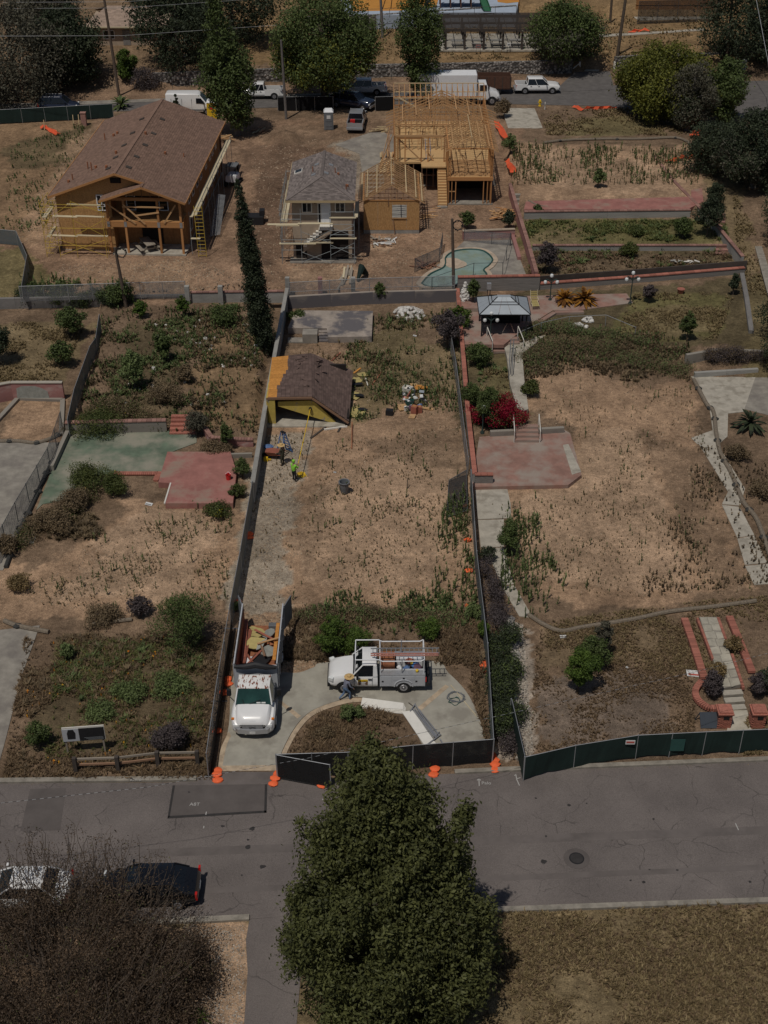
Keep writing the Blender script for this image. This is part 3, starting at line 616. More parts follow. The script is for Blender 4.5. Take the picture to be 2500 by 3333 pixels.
# --- far street, kerbs, park paths, playground floor
lifted('far_road',[(-2500,480),(0,372),(600,356),(1100,345),(1640,338),(1990,345),(2300,470),(2440,470),(2330,420),(2300,360),(2500,400),(4500,420),(4500,250),(2500,262),(2240,268),(1800,286),(1240,302),(600,326),(0,350),(-2500,420)],M['asphalt_far'],.95,.1)
lifted('far_verge',[(-2500,420),(0,350),(600,326),(1240,302),(1240,297),(600,318),(0,338),(-2500,400)],M['concrete_old'],1.0,.1)
lifted('side_street',[(2440,560),(2370,470),(2600,430),(3300,1000),(3300,1300),(2700,1100),(2560,900)],M['asphalt_far'],.96,.1)
lifted('sidewalk',[(2430,700),(2445,690),(2530,960),(2500,960)],M['curb'],1.02,.1)
lifted('park_drive',[(1800,300),(1870,235),(1985,232),(2000,290)],M['asphalt_far'],.99,.1)
for i in range(26):                                          # oil spots on the street
    u=random.uniform(950,2500) if i > 6 else random.uniform(600,900);v=random.uniform(2580,2880);p=G(u,v);r=random.choice((.05,.07,.1,.16));structure('oil_stain',MB().prism([(p.x+r*random.uniform(.6,1.2)*math.cos(k*.7),p.y+r*random.uniform(.5,1.1)*math.sin(k*.7)) for k in range(9)],.03,.0385+i*1e-5),M['asphalt_seal'])
# ------------------------------------------------------------------ buildings
def shingles(parent,a,b,c,d,m,tab=.42,course=.22,lift=.03):   # eave a-b, ridge c-d (c above b); lapped tabs as one stuff part
    a,b,c,d=map(Vector,(a,b,c,d));q=MB();n=max(1,int(((d -a).length+(c -b).length)/2/course));nr=(b -a).cross(d -a).normalized()
    if nr.z < 0:nr=-nr
    for i in range(n):
        l0=a.lerp(d,i/n);r0=b.lerp(c,i/n);l1=a.lerp(d,(i+1.12)/n);r1=b.lerp(c,(i+1.12)/n);k=max(1,int((r0 -l0).length/tab));off=random.random()
        cuts=[0]+[min(1,max(0,(j+off)/k)) for j in range(k)]+[1]
        for j in range(len(cuts)-1):
            s,t=cuts[j],cuts[j+1]
            if t -s < .2/k:continue
            A=l0.lerp(r0,s)+nr*lift;B=l0.lerp(r0,t)+nr*lift;C=l1.lerp(r1,t)+nr*.008;D=l1.lerp(r1,s)+nr*.008
            q.add([A,B,C,D,A -nr*.025,B -nr*.025],[(0,1,2,3),(4,5,1,0)])
    return q.build('shingles',m,parent,kind='stuff')
def plate(parent,name,q,t,m,**kw):return MB().slab(q,t).build(name,m,parent,**kw)
def window(parent,c,w,h,face='y',frame='white',glass='glass_dark',d=.06,mull=1,two=False):
    f=MB();cx,cy,cz=c
    def B(x0,x1,z0,z1,dd):
        if face == 'y':f.box((cx+(x0+x1)/2,cy,cz+(z0+z1)/2),(x1 -x0,dd,z1 -z0))
        else:f.box((cx,cy+(x0+x1)/2,cz+(z0+z1)/2),(dd,x1 -x0,z1 -z0))
    b=.09;B(-w/2,w/2,h/2 -b,h/2,d);B(-w/2,w/2,-h/2,-h/2+b,d);B(-w/2,-w/2+b,-h/2+b,h/2 -b,d);B(w/2 -b,w/2,-h/2+b,h/2 -b,d)
    for i in range(mull):x=-w/2+w*(i+1)/(mull+1);B(x -.035,x+.035,-h/2+b,h/2 -b,d*.9)
    o=f.build('window',M[frame],parent)
    g=MB()
    if face == 'y':g.box((cx,cy,cz),(w -.1,d*.5,h -.1))
    else:g.box((cx,cy,cz),(d*.5,w -.1,h -.1))
    g.build('pane',M[glass],o);return o
def panels(parent,name,m,x0,x1,z0,z1,y,face='y',w=1.22,h=2.44,t=.03,skip=()):
    n=max(1,round((x1 -x0)/w));k=max(1,round((z1 -z0)/h));dx=(x1 -x0)/n;dz=(z1 -z0)/k
    for i in range(n):
        for j in range(k):
            if (i,j) in skip:continue
            cx=x0+dx*(i+.5);z=z0+dz*j;yy=y+random.uniform(-.006,.006)
            if face == 'y':beam(name,m,parent,(cx,yy,z+.005),(cx,yy,z+dz -.01),dx -.015,t,roll=(0,1,0))
            else:beam(name,m,parent,(yy,cx,z+.005),(yy,cx,z+dz -.01),dx -.015,t,roll=(1,0,0))
# ---- big two-storey house under construction, brown roof
def big_house():
    t=thing('house','two-storey plywood-sheathed house under construction with long brown shingle roof','house',(-30.8,115.7,.9),R(-2.9));E=5.55;RZ=7.75
    q=MB();q.prism([(.15,.75),(5.2,.75),(5.2,2.2),(11.85,2.2),(11.85,22.4),(.15,22.4)],0,5.5);q.build('wall',M['osb_dark'],t)
    q=MB();q.prism([(.0,.6),(12,.6),(12,22.6),(0,22.6)],-.3,.02);q.build('foundation',M['concrete_path'],t)
    q=MB();q.prism([(5.1,-.4),(12.1,-.4),(12.1,2.1),(5.1,2.1)],-.3,.16);q.build('porch_slab',M['concrete_path'],t)
    panels(t,'wall_panel',M['osb'],0,5.2,0.02,5.5,.72);panels(t,'wall_panel',M['osb_dark'],2.2,22.5,.02,5.3,12.0 -.12,'x');panels(t,'wall_panel',M['osb_dark'],.7,22.5,.02,5.3,.12,'x')
    panels(t,'wall_panel',M['osb_dark'],5.2,11.9,.16,2.7,2.17);panels(t,'wall_panel',M['osb_dark'],5.2,11.9,2.95,5.5,2.17)
    q=MB();q.add([(-.1,.7,5.45),(12,.7,5.45),(6,.7,7.6),(-.1,.78,5.45),(12,.78,5.45),(6,.78,7.6)],[(0,1,2),(5,4,3),(0,3,4,1),(1,4,5,2),(2,5,3,0)]);q.build('gable',M['osb'],t)
    # openings
    q=MB();q.box((8.55,2.12,1.35),(2.0,.1,2.4));q.build('doorway',M['dark_inside'],t)
    q=MB();q.box((8.3,2.12,4.1),(2.2,.1,2.0));q.build('opening',M['dark_inside'],t)
    window(t,(6.75,2.1,4.25),.9,1.5,mull=0);window(t,(9.85,2.1,4.25),.9,1.5,mull=0);window(t,(4.35,.66,5.0),.95,1.0,mull=1);window(t,(4.35,.66,4.2),.9,.5,mull=1)
    q=MB();q.box((5.9,.66,6.9),(1.0,.06,.5));q.build('gable_vent',M['dark_inside'],t)
    for y in (4.2,6.3,8.6,10.8,13.8,16.4,18.0,20):window(t,(11.92,y,4.2),.95,1.35,'x',mull=0);window(t,(11.92,y,1.5),.95,1.3,'x',mull=0)
    # porch frame
    for x in (5.0,6.6,9.75,11.85):beam('post',M['lumber_orange'],t,(x,-.15,.16),(x,-.15,2.72),.2,.2);beam('post',M['lumber_orange'],t,(x,-.15,3.3),(x,-.15,5.5),.2,.2)
    beam('porch_beam',M['lumber_orange'],t,(4.9,-.15,3.0),(12.1,-.15,3.0),.18,.55);beam('porch_beam',M['lumber_orange'],t,(4.9,-.15,5.45),(12.1,-.15,5.45),.16,.3)
    for x in (5.0,6.6,9.75,11.85):q=MB();q.box((x,-.26,3.0),(.26,.03,.5));q.build('bracket',M['steel'],t)
    plate(t,'balcony_floor',[(5,-.1,3.32),(12,-.1,3.32),(12,2.1,3.32),(5,2.1,3.32)],.06,M['osb'])
    for a,b in (((5.1,-.3,5.0),(7.6,-.3,3.1)),((6.6,-.35,5.0),(8.5,-.35,3.1)),((6.5,-.32,4.75),(10.4,-.32,4.75)),((7.6,-.35,3.9),(9.9,-.3,4.25)),((11.5,-.3,5.0),(10.3,-.3,3.2))):beam('brace',M['lumber'],t,a,b,.05,.14)
    for i in range(9):x=5.2+i*.78;beam('gable_stud',M['lumber_dark'],t,(x,.2,5.5),(x,.2,5.55+max(.1,1.25 -abs(x -8.5)*.34)),.05,.1)
    beam('side_post',M['lumber_dark'],t,(11.95,22.8,.1),(11.95,22.8,5.4),.2,.2)
    # roof
    rf=plate(t,'roof',[(-.5,.1,E -.15),(6,.1,RZ),(6,23.1,RZ),(-.5,23.1,E -.15)],.12,M['lumber_dark'])
    plate(t,'roof',[(6,.1,RZ),(8.6,.1,6.86),(8.6,23.1,6.86),(6,23.1,RZ)],.12,M['lumber_dark']);plate(t,'roof',[(8.6,-.9,6.86),(12.55,-.9,E -.15),(12.55,23.1,E -.15),(8.6,23.1,6.86)],.12,M['lumber_dark'])
    plate(t,'roof',[(4.5,-.9,E -.1),(8.6,-.9,6.86),(8.6,.7,6.86),(4.5,.7,E -.1)],.12,M['lumber_dark'])
    e=E -.15
    shingles(rf,(-.5,23.1,e),(-.5,.1,e),(6,.1,RZ),(6,23.1,RZ),M['shingle_brown'])
    shingles(rf,(8.6,.1,6.86),(8.6,23.1,6.86),(6,23.1,RZ),(6,.1,RZ),M['shingle_brown']);shingles(rf,(12.55,-.9,e),(12.55,23.1,e),(8.6,23.1,6.86),(8.6,-.9,6.86),M['shingle_brown']);shingles(rf,(4.5,.7,E -.1),(4.5,-.9,E -.1),(8.6,-.9,6.86),(8.6,.7,6.86),M['shingle_brown'])
    for a,b in (((-.5,.04,e -.05),(6,.04,RZ -.05)),((6,.04,RZ -.05),(8.7,.04,6.83)),((4.5,-.95,E -.15),(8.6,-.95,6.81)),((8.6,-.95,6.81),(12.55,-.95,e -.05)),((12.6,-.9,e -.05),(12.6,23.1,e -.05)),((-.55,.1,e -.05),(-.55,23.1,e -.05))):beam('fascia',M['lumber_orange'],t,a,b,.05,.2)
    q=MB();q.bar((6,.08,RZ+.03),(6,23.1,RZ+.03),.3,.05);q.build('ridge_cap',M['shingle_brown'],rf)
    q=MB();q.bar((8.6,-.9,6.9),(8.6,.1,6.9),.25,.05);q.build('ridge_cap',M['shingle_brown'],rf)
    sl=(RZ -e)/6.5
    for x,y in [(7.1,17.3),(7.1,12.75),(7,9.1),(6.9,5.6),(6.8,2.5),(5.0,17.2),(5.0,12.7),(4.95,9),(4.9,5.5),(4.9,2.4)]:
        z=RZ -abs(x -6)*sl+.07;s=1 if x > 6 else -1;q=MB();q.box((x,y,z),(.5,.45,.1),0,tilt=(0,s*math.atan(sl)));q.build('roof_vent',M['wood_black'],rf)
    for x,y,h in [(1.74,14.1,.7),(2.2,5.1,.7),(2.85,4,.8),(1.2,3,.6),(10.6,9.7,.4),(2.6,14.4,.25),(2.9,14.8,.25),(.9,2.6,.25),(3.2,4.3,.25),(9,8.7,.3),(6.5,11.9,.3),(4.6,2.9,.3),(4.6,7.0,.3)]:
        z=RZ -abs(x -6)*sl;q=MB();q.tube((x,y,z -.05),(x,y,z+h),.06 if h > .35 else .13,8);q.build('vent_pipe',M['rust'],rf)
    return t
BH=big_house()
def scaffold(label,O,rz,posts,planks,rails,braces,m,pm,group='scaffolding on the building sites',r=.025):
    t=thing('scaffolding',label,'scaffolding',O,rz,group)
    for a,b in posts:pipe('post',m,t,a,b,r)
    for a,b in rails:pipe('rail',m,t,a,b,r*.9)
    for a,b in braces:pipe('brace',m,t,a,b,r*.75)
    for a,b,w in planks:beam('plank',pm,t,a,b,w,.05)
    return t
P,H_=[],[1.9,3.9,5.4]
posts=[((x,y,0),(x,y,5.6)) for x in (-1.0,.3,1.95,4.75) for y in (-1.2,.1) if not (x > 0 and y > 0)]+[((4.75,-.5,0),(4.75,-.5,5.2)),((-1.0,1.8,0),(-1.0,1.8,5.2)),((-.3,1.8,0),(-.3,1.8,5.2))]
rails=[((-1,-1.2,z),(4.75,-1.2,z)) for z in (1.2,2.9,5.2,4.9)]+[((-1,-1.2,z),(-1,1.8,z)) for z in (1.5,2.9,4.4,5.2)]+[((-.3,-1.2,z),(-.3,1.8,z)) for z in (1.5,2.9,4.4)]+[((-1,y,z),(-.3,y,z)) for y in (-1.2,.1,1.8) for z in (.4,.9,1.5,2.2,2.9,3.6,4.4)]
br=[((.3,-1.2,.2),(4.75,-1.2,1.8)),((.3,-1.2,1.8),(4.75,-1.2,.2)),((1.95,-1.2,2.2),(4.75,-1.2,3.7)),((1.95,-1.2,3.7),(4.75,-1.2,2.2)),((1.95,-1.2,5.5),(4.75,-1.2,4.5)),((-1,-1.2,2.2),(-1,1.8,3.6)),((-1,1.8,2.2),(-1,-1.2,3.6)),((-1,-1.2,.2),(-1,1.8,1.5)),((.3,-1.2,4.2),(1.95,-1.2,5.4))]
pl=[((-.2,-1.1,2.15),(2.2,-1.1,2.1),.3),((2.0,-1.0,2.15),(5,-1.0,2.12),.3),((.1,-1.1,4.05),(2.4,-1.1,4.0),.35),((2.2,-1.0,4.05),(4.9,-1.0,4.0),.3),((1.4,-.6,5.0),(4.9,-.6,4.95),.3),((-.7,-1.3,3.95),(-.7,1.5,3.95),.4),((-.6,-1.2,2.0),(-.6,1.4,2.0),.35)]
scaffold('yellow tube scaffolding with planks at the front corner of the brown-roofed house',(-30.8,115.7,.9),R(-2.9),posts,pl,rails,br,M['scaf_yellow'],M['plank'])
posts=[((13.4,y,0),(13.4,y,4.6)) for y in (.2,3,6,9,12,15,18,21)]+[((12.6,y,0),(12.6,y,4.2)) for y in (.2,6,12,18)]
rails=[((13.4,.2,4.5),(13.4,21,4.5))]
pl=[((12.95,-.6+i*3.6,4.0 -.02*(i % 2)),(12.95,3.3+i*3.6,4.0+.02*(i % 2)),.28) for i in range(6)]+[((13.25,-.3+i*3.6,3.98),(13.25,3.5+i*3.6,3.98),.25) for i in range(6)]+[((12.6,.1,1.6),(13.5,.1,1.6),.3)]
scaffold('long plank walkway on poles along the window side of the brown-roofed house',(-30.8,115.7,.9),R(-2.9),posts,pl,rails,[],M['scaf_grey'],M['plank'])
def ladder(label,a,b,w,m,n,m2=None,side=None,name='ladder',r=.035):
    a=Vector(a);b=Vector(b);t=thing(name,label,'ladder',a);d=b -a;s=Vector(side) if side else d.cross(Vector((0,-1,0))).normalized();s=s*w/2
    beam('rail',m,t,-s,d -s,r,r*2);beam('rail',m,t,s,d+s,r,r*2)
    for i in range(n):p=d*((i+.5)/n);pipe('rung',m2 or m,t,p -s,p+s,.02)
    return t
O=Vector((-30.8,115.7,.9));rot=Matrix.Rotation(R(-2.9),3,'Z')
ladder('yellow ladder scaffold frame standing at the end of the long plank walkway',O+rot @ V(13.7,-.5,0),O+rot @ V(13.6,-.45,5.0),.75,M['scaf_yellow'],14,side=(1,0,0))
# fallen chain link screen beside the plank walkway
q=MB();q.slab([O+rot @ V(13.6,4,.2),O+rot @ V(14.6,4.4,.3),O+rot @ V(14.4,10,2.2),O+rot @ V(13.6,10,2.3)],.02);one('fence_panel',q,M['chain'],'loose chain link panel leaning against the plank walkway scaffold','fence panel')
# picnic table
def picnic(label,p,rz,z0=0,group=None,sc=1.0,m='wood_grey'):
    t=thing('picnic_table',label,'picnic table',p,rz,group);s=sc
    for i in range(4):beam('tabletop_board',M[m],t,(-.9*s,(-.27+i*.18)*s,.75*s),(.9*s,(-.27+i*.18)*s,.75*s),.17*s,.05)
    for sy in (-1,1):
        for i in range(2):beam('bench_board',M[m],t,(-.9*s,sy*(.65+i*.15)*s,.45*s),(.9*s,sy*(.65+i*.15)*s,.45*s),.14*s,.05)
        for sx in (-.65,.65):beam('leg',M[m],t,(sx*s,sy*.2*s,.72*s),(sx*s,sy*.7*s,0),.05,.12)
    for sx in (-.65,.65):beam('crosspiece',M[m],t,(sx*s,-.85*s,.4*s),(sx*s,.85*s,.4*s),.05,.12)
    return t
picnic('weathered grey picnic table on the porch edge of the brown-roofed house',G(482,818,.9)+V(0,.2,.0),R(-62),sc=1.25)

# ---- grey-roofed house in scaffolding
def grey_house():
    t=thing('house','small two-storey tan stucco house with grey hip roof wrapped in scaffolding','house',(-8.5,114,.9));W,D,H=5.5,9.3,6.0
    q=MB();q.prism([(0,0),(W,0),(W,D),(0,D)],-.2,H);q.build('wall',M['stucco'],t)
    e,r=6.02,7.15;x0,x1,y0,y1=-.45,5.85,-.75,9.6;xr=2.72
    rf=plate(t,'roof',[(x0,y0,e),(xr,2.5,r),(xr,y1,r),(x0,y1,e)],.1,M['lumber_dark']);plate(t,'roof',[(x1,y0,e),(x1,y1,e),(xr,y1,r),(xr,2.5,r)],.1,M['lumber_dark']);q=MB();q.add([(x0,y0,e),(x1,y0,e),(xr,2.5,r),(x0,y0,e -.1),(x1,y0,e -.1),(xr,2.5,r -.1)],[(0,1,2),(5,4,3),(0,3,4,1),(1,4,5,2),(2,5,3,0)]);q.build('roof',M['lumber_dark'],t)
    shingles(rf,(x0,y1,e),(x0,y0,e),(xr,2.5,r),(xr,y1,r),M['shingle_grey'],.4,.2);shingles(rf,(x1,y0,e),(x1,y1,e),(xr,y1,r),(xr,2.5,r),M['shingle_grey'],.4,.2);shingles(rf,(x0,y0,e),(x1,y0,e),(xr,2.5,r),(xr,2.5,r),M['shingle_grey'],.4,.2)
    for a,b in (((x0,y0,e+.03),(xr,2.5,r+.03)),((x1,y0,e+.03),(xr,2.5,r+.03)),((xr,2.5,r+.03),(xr,y1,r+.03))):q=MB();q.bar(a,b,.25,.05);q.build('ridge_cap',M['shingle_grey'],rf)
    beam('fascia',M['lumber_pale'],t,(x0,y0 -.03,e -.1),(x1,y0 -.03,e -.1),.05,.2);beam('fascia',M['lumber_pale'],t,(x0 -.03,y0,e -.1),(x0 -.03,y1,e -.1),.05,.2)
    sl=(r -e)/3.15
    for x,y in ((2.1,6.2),(3.45,6.2),(1.9,3.6),(3.1,3.6)):z=r -abs(x -xr)*sl+.06;q=MB();q.box((x,y,z),(.42,.42,.08),0,tilt=(0,(1 if x > xr else -1)*math.atan(sl)));q.build('roof_vent',M['galv'],rf)
    q=MB();q.box((.35,6.0,r -2.4*sl+.09),(.8,.9,.1),0,tilt=(0,-math.atan(sl)));s=q.build('skylight',M['trim'],rf);q=MB();q.box((.35,6.0,r -2.4*sl+.13),(.65,.75,.06),0,tilt=(0,-math.atan(sl)));q.build('pane',M['solar'],s)
    for x,y,h in ((1.8,4.6,.5),(3.9,4.6,.45),(5.0,1.3,.5),(4.2,4.4,.2),(5.1,2.1,.2)):z=r -abs(x -xr)*sl;q=MB();q.tube((x,y,z -.05),(x,y,z+h),.05 if h > .3 else .12,7);q.build('vent_pipe',M['rust'],rf)
    window(t,(1.4,-.03,5.1),.95,1.0,mull=1,frame='trim');window(t,(4.45,-.03,5.1),.95,1.0,mull=1,frame='trim')
    q=MB();q.box((3.15,-.04,4.55),(.85,.07,2.0));d=q.build('door',M['white'],t);q=MB();q.box((3.45,-.09,4.5),(.06,.06,.12));q.build('handle',M['steel'],d)
    window(t,(2.55,-.03,4.55),.36,2.0,mull=0,frame='trim');q=MB();q.box((2.15,-.08,5.6),(.15,.14,.2));q.build('porch_lamp',M['black'],t)
    q=MB();q.box((3.9,-.03,1.4),(2.5,.1,2.8));q.build('garage_opening',M['dark_inside'],t);q=MB();q.box((.75,-.03,.85),(1.0,.1,1.3));q.build('opening',M['dark_inside'],t)
    for i in range(6):q=MB();q.box((1.2+i*.28,-.55,1.75+i*.27),(.3,1.0,.16));q.build('stair_tread',M['trim'],t)
    q=MB();q.box((3.15,-.55,3.4),(1.2,1.0,.2));q.build('landing',M['trim'],t)
    q=MB();q.hexa([(1.0,-1.0,1.1),(3.7,-1.0,3.0),(3.7,-.1,3.0),(1.0,-.1,1.1),(1.0,-1.0,1.6),(3.7,-1.0,3.3),(3.7,-.1,3.3),(1.0,-.1,1.6)]);q.build('stair_side',M['stucco'],t)
    q=MB();q.box((2.8,-.3,0),(6.2,1.4,.2));q.build('foundation',M['concrete_old'],t)
    return t
grey_house()
Y=-1.15;xs=(-1.0,.85,3.55,5.75)
posts=[((x,Y,-.1),(x,Y,5.4)) for x in xs]+[((x,Y+.85,0),(x,Y+.85,5.0)) for x in (-1.0,5.75)]+[((-1.1,y,0),(-1.1,y,5.4)) for y in (2,4.5,7,9.4)]+[((6.1,y,0),(6.1,y,5)) for y in (2,4.5)]
rails=[((xs[0],Y,z),(xs[2],Y,z)) for z in (4.9,2.4)]+[((xs[0],Y,4.4),(xs[1],Y,4.4)),((xs[0],Y,2.1),(xs[1],Y,2.1)),((xs[2],Y,5.1),(xs[3],Y,5.1)),((xs[2],Y,3.9),(xs[3],Y,3.9)),((xs[2],Y,3.3),(xs[3],Y,3.3)),((xs[2],Y,2.9),(xs[3],Y,2.9)),((xs[2],Y,1.6),(xs[3],Y,1.6)),((-1.1,Y,5.2),(-1.1,9.4,5.2)),((-1.1,Y,4.7),(-1.1,9.4,4.7)),((-.6,Y,5.2),(-.6,9.4,5.2)),((-1.1,Y,2.5),(-1.1,9.4,2.5)),((-1.1,9.4,5.2),(0,9.4,5.2)),((xs[0],Y,1.4),(xs[1],Y,1.4))]
br=[((xs[1],Y,3.2),(xs[2],Y,2.1)),((xs[1],Y,2.0),(xs[2],Y,3.3)),((xs[1],Y,1.2),(xs[2],Y,.1)),((xs[1],Y,.2),(xs[2],Y,1.3)),((xs[2],Y,3.7),(xs[3],Y,2.7)),((xs[2],Y,2.8),(xs[3],Y,3.8)),((xs[2],Y,1.9),(xs[3],Y,.9)),((xs[2],Y,.9),(xs[3],Y,2.1)),((.85,Y+.8,.9),(2.0,Y+.8,.2))]
pl=[((-2.2,Y -.1,3.95),(.6,Y -.1,3.95),.3),((-1.4,Y -.15,3.87),(.7,Y -.15,3.87),.3),((.6,Y,4.0),(3.8,Y,4.0),.35),((-1.2,Y,2.05),(2.2,Y,2.05),.35),((1.6,Y+.1,2.1),(3.8,Y+.1,2.1),.3),((3.5,Y,4.55),(5.95,Y,4.55),.3),((3.5,Y,2.55),(5.95,Y,2.55),.3)]+[((-.85,Y+i*2.6,4.2),(-.85,Y+2.9+i*2.6,4.22),.3) for i in range(4)]+[((-.5,Y+i*2.6,4.15),(-.5,Y+2.9+i*2.6,4.17),.28) for i in range(4)]+[((5.95,Y,4.6),(5.95,2.8,4.6),.3)]
scaffold('grey tube scaffolding with pale planks round the grey-roofed stucco house',(-8.5,114,.9),0,posts,pl,rails,br,M['scaf_grey'],M['plank'])

# ---- framed house with open trusses
def framed_house():
    t=thing('timber_house','open timber house frame with bare trusses and rafters and a plywood stair','house',(0,128,.9));Lm,Lo,Ld=M['lumber'],M['lumber_orange'],M['lumber_dark']
    F2=2.75
    q=MB();q.box((6.3,14,.02),(11.2,17,.12));q.build('foundation',M['concrete_old'],t)
    q=MB();q.box((8.8,3,.06),(4.8,6,.14));q.build('foundation',M['concrete_old'],t)
    # ground floor of the right bay: dark garage behind a wide opening
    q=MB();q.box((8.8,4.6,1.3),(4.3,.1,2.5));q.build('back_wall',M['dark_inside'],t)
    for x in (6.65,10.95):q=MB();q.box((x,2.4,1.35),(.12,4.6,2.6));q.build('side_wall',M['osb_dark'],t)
    for x in (6.6,6.95,7.35,10.2,10.6,11.0):beam('post',Lo,t,(x,.1,.1),(x,.1,F2),.09,.14)
    beam('post',Lm,t,(6.6,.1,1.4),(7.35,.1,1.4),.06,.08)
    beam('floor_beam',Lo,t,(6.45,.05,F2),(11.15,.05,F2),.14,.36)
    plate(t,'floor_deck',[(6.5,0.1,F2+.22),(11.1,.1,F2+.22),(11.1,6,F2+.22),(6.5,6,F2+.22)],.06,M['osb_new'])
    for i in range(12):y=.35+i*.42;beam('floor_joist',Lm,t,(6.6,y,F2+.27),(11,y,F2+.27),.14,.06)
    for x in (6.55,6.75,10.85,11.05):beam('post',Lo,t,(x,.15,F2+.22),(x,.15,5.85),.1,.16)
    for x in (7.2,7.7,8.2,9.9,10.3):beam('stud',Lm,t,(x,.2,F2+.22),(x,.2,5.85),.05,.1)
    for y in [i*.6 for i in range(1,10)]:
        for x in (6.55,11.0):beam('stud',Lo,t,(x,y,F2+.22),(x,y,5.8),.1,.05)
    for a,b in (((7.5,.2,5.6),(9.8,.2,3.2)),((7.9,.25,3.2),(9.9,.25,5.5)),((7.4,2,5.6),(8.6,2,3.2))):beam('brace',Lm,t,a,b,.05,.12)
    beam('top_plate',Lo,t,(6.4,.15,5.85),(11.15,.15,5.85),.12,.12);beam('top_plate',Lo,t,(6.55,.1,5.85),(6.55,7,5.85),.12,.1);beam('top_plate',Lo,t,(11.0,.1,5.85),(11.0,9,5.85),.12,.1)
    for i in range(13):                                   # rafter pairs of the right bay
        y=-.35+i*.62;beam('rafter',Lm,t,(6.15,y,5.7),(8.78,y,7.0),.05,.09);beam('rafter',Lm,t,(11.55,y,5.65),(8.82,y,7.0),.05,.09)
    beam('ridge_board',M['lumber_pale'],t,(8.8,-.35,7.08),(8.75,7.0,7.12),.05,.2)
    for x in (7.0,7.9,9.7,10.6):beam('batten',Lm,t,(x,-.2,7.09 -abs(x -8.8)*.5),(x,6.6,7.09 -abs(x -8.8)*.5),.09,.04)
    for i in range(7):x=7.4+i*.46;beam('gable_stud',Ld,t,(x,.15,5.9),(x,.15,6.95 -abs(x -8.8)*.5),.05,.1)
    # main block: lower storey, deck, upper walls
    x0,x1,y0,y1=1.1,11.2,4.6,18.4
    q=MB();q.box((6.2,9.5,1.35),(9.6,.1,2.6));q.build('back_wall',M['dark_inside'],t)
    for x in (1.2,1.7,2.6,3.1,4.0,4.5,5.2):beam('stud',Ld,t,(x,y0+.1,.1),(x,y0+.1,F2),.09,.12)
    for z in (1.5,):beam('blocking',Ld,t,(1.2,y0+.1,z),(5.4,y0+.1,z),.06,.09)
    panels(t,'wall_panel',M['osb_dark'],4.8,22,.1,2.7,1.15,'x');panels(t,'wall_panel',M['osb_dark'],6,22,.1,2.7,11.2,'x')
    plate(t,'floor_deck',[(x0,y0,F2+.2),(6.5,y0,F2+.2),(6.5,y1,F2+.2),(x0,y1,F2+.2)],.2,M['osb_new']);plate(t,'floor_deck',[(6.5,6.02,F2+.205),(x1,6.02,F2+.205),(x1,y1,F2+.205),(6.5,y1,F2+.205)],.2,M['osb_new']);plate(t,'landing',[(3.9,3.2,F2+.18),(6.45,3.2,F2+.18),(6.45,y0,F2+.18),(3.9,y0,F2+.18)],.15,M['osb_new'])
    for x in (1.15,1.45,2.2,3.9,4.6,6.3,6.5):beam('post',Lo,t,(x,y0+.1,F2+.2),(x,y0+.1,5.6),.12,.14)
    beam('header',Lm,t,(1.0,y0+.1,5.65),(6.6,y0+.1,5.65),.12,.22);beam('header',Lo,t,(1.3,y0+.1,5.42),(3.9,y0+.1,5.42),.1,.14)
    for a,b in (((1.4,y0+.3,5.4),(3.9,y0+.3,3.0)),((4.6,y0+.3,3.8),(5.2,y0+.3,3.0))):beam('brace',Lm,t,a,b,.05,.14)
    for yw,n in ((8.4,17),(12.2,17),(15.2,17),(y1 -.1,19)):   # upper stud walls
        for i in range(n):
            x=x0+(x1 -x0)*i/(n -1);beam('stud',Lm,t,(x,yw,F2+.2),(x,yw,5.65),.045,.1)
        beam('top_plate',Lo,t,(x0,yw,5.7),(x1,yw,5.7),.1,.1);beam('blocking',Lm,t,(x0,yw,4.3),(x1,yw,4.3),.05,.08)
    for i in range(30):
        y=y0+.3+i*.6
        if y < y1:
            for x in (x0,x1):beam('stud',Lo,t,(x,y,F2+.2),(x,y,5.65),.1,.045)
    for x in (x0,x1):beam('top_plate',Lo,t,(x,y0,5.7),(x,y1,5.7),.1,.1)
    for i in range(14):x=1.6+i*.72;y=random.choice((10.3,11.5,12.8));beam('stud',Lm,t,(x,y,F2+.2),(x+random.uniform(-.5,.5),y+random.uniform(-.6,.6),5.6),.05,.1)
    for k in range(6):                                    # trusses across the block
        y=8.0+k*1.0;ap=7.95;beam('truss_chord',Lm,t,(.7,y,5.78),(11.7,y,5.78),.045,.1)
        beam('rafter',Lm,t,(.2,y,5.5),(6.2,y,ap),.05,.09);beam('rafter',Lm,t,(12.2,y,5.5),(6.2,y,ap),.05,.09)
        for a,b in ((3.4,4.7),(6.2,4.7),(6.2,7.7),(9.0,7.7)):beam('truss_web',Lm,t,(a,y,ap -abs(a -6.2)*.41 -.05 if a != 3.4 and a != 9.0 else 6.8),(b,y,5.82),.045,.08)
    for x in (2.0,3.4,4.8,7.6,9.0,10.4):beam('batten',Lm,t,(x,7.8,8.06 -abs(x -6.2)*.41),(x,13.4,8.06 -abs(x -6.2)*.41),.09,.04)
    yb=y1 -.1                                          # tall back wall still open to the sky
    for i in range(18):x=x0+(x1 -x0)*i/17;beam('stud',Lo if i % 3 else Lm,t,(x,yb+.2,2.9),(x,yb+.2,7.1),.075,.1);beam('stud',Lm,t,(x,yb -3.2,5.7),(x,yb -3.2,6.5),.05,.1);beam('ceiling_joist',Lm,t,(x,yb+.2,7.0),(x,yb -3.4,6.5),.06,.1)
    for z in (7.15,6.2,5.2):beam('top_plate',M['lumber_pale'],t,(x0,yb+.2,z),(x1,yb+.2,z),.1,.08)
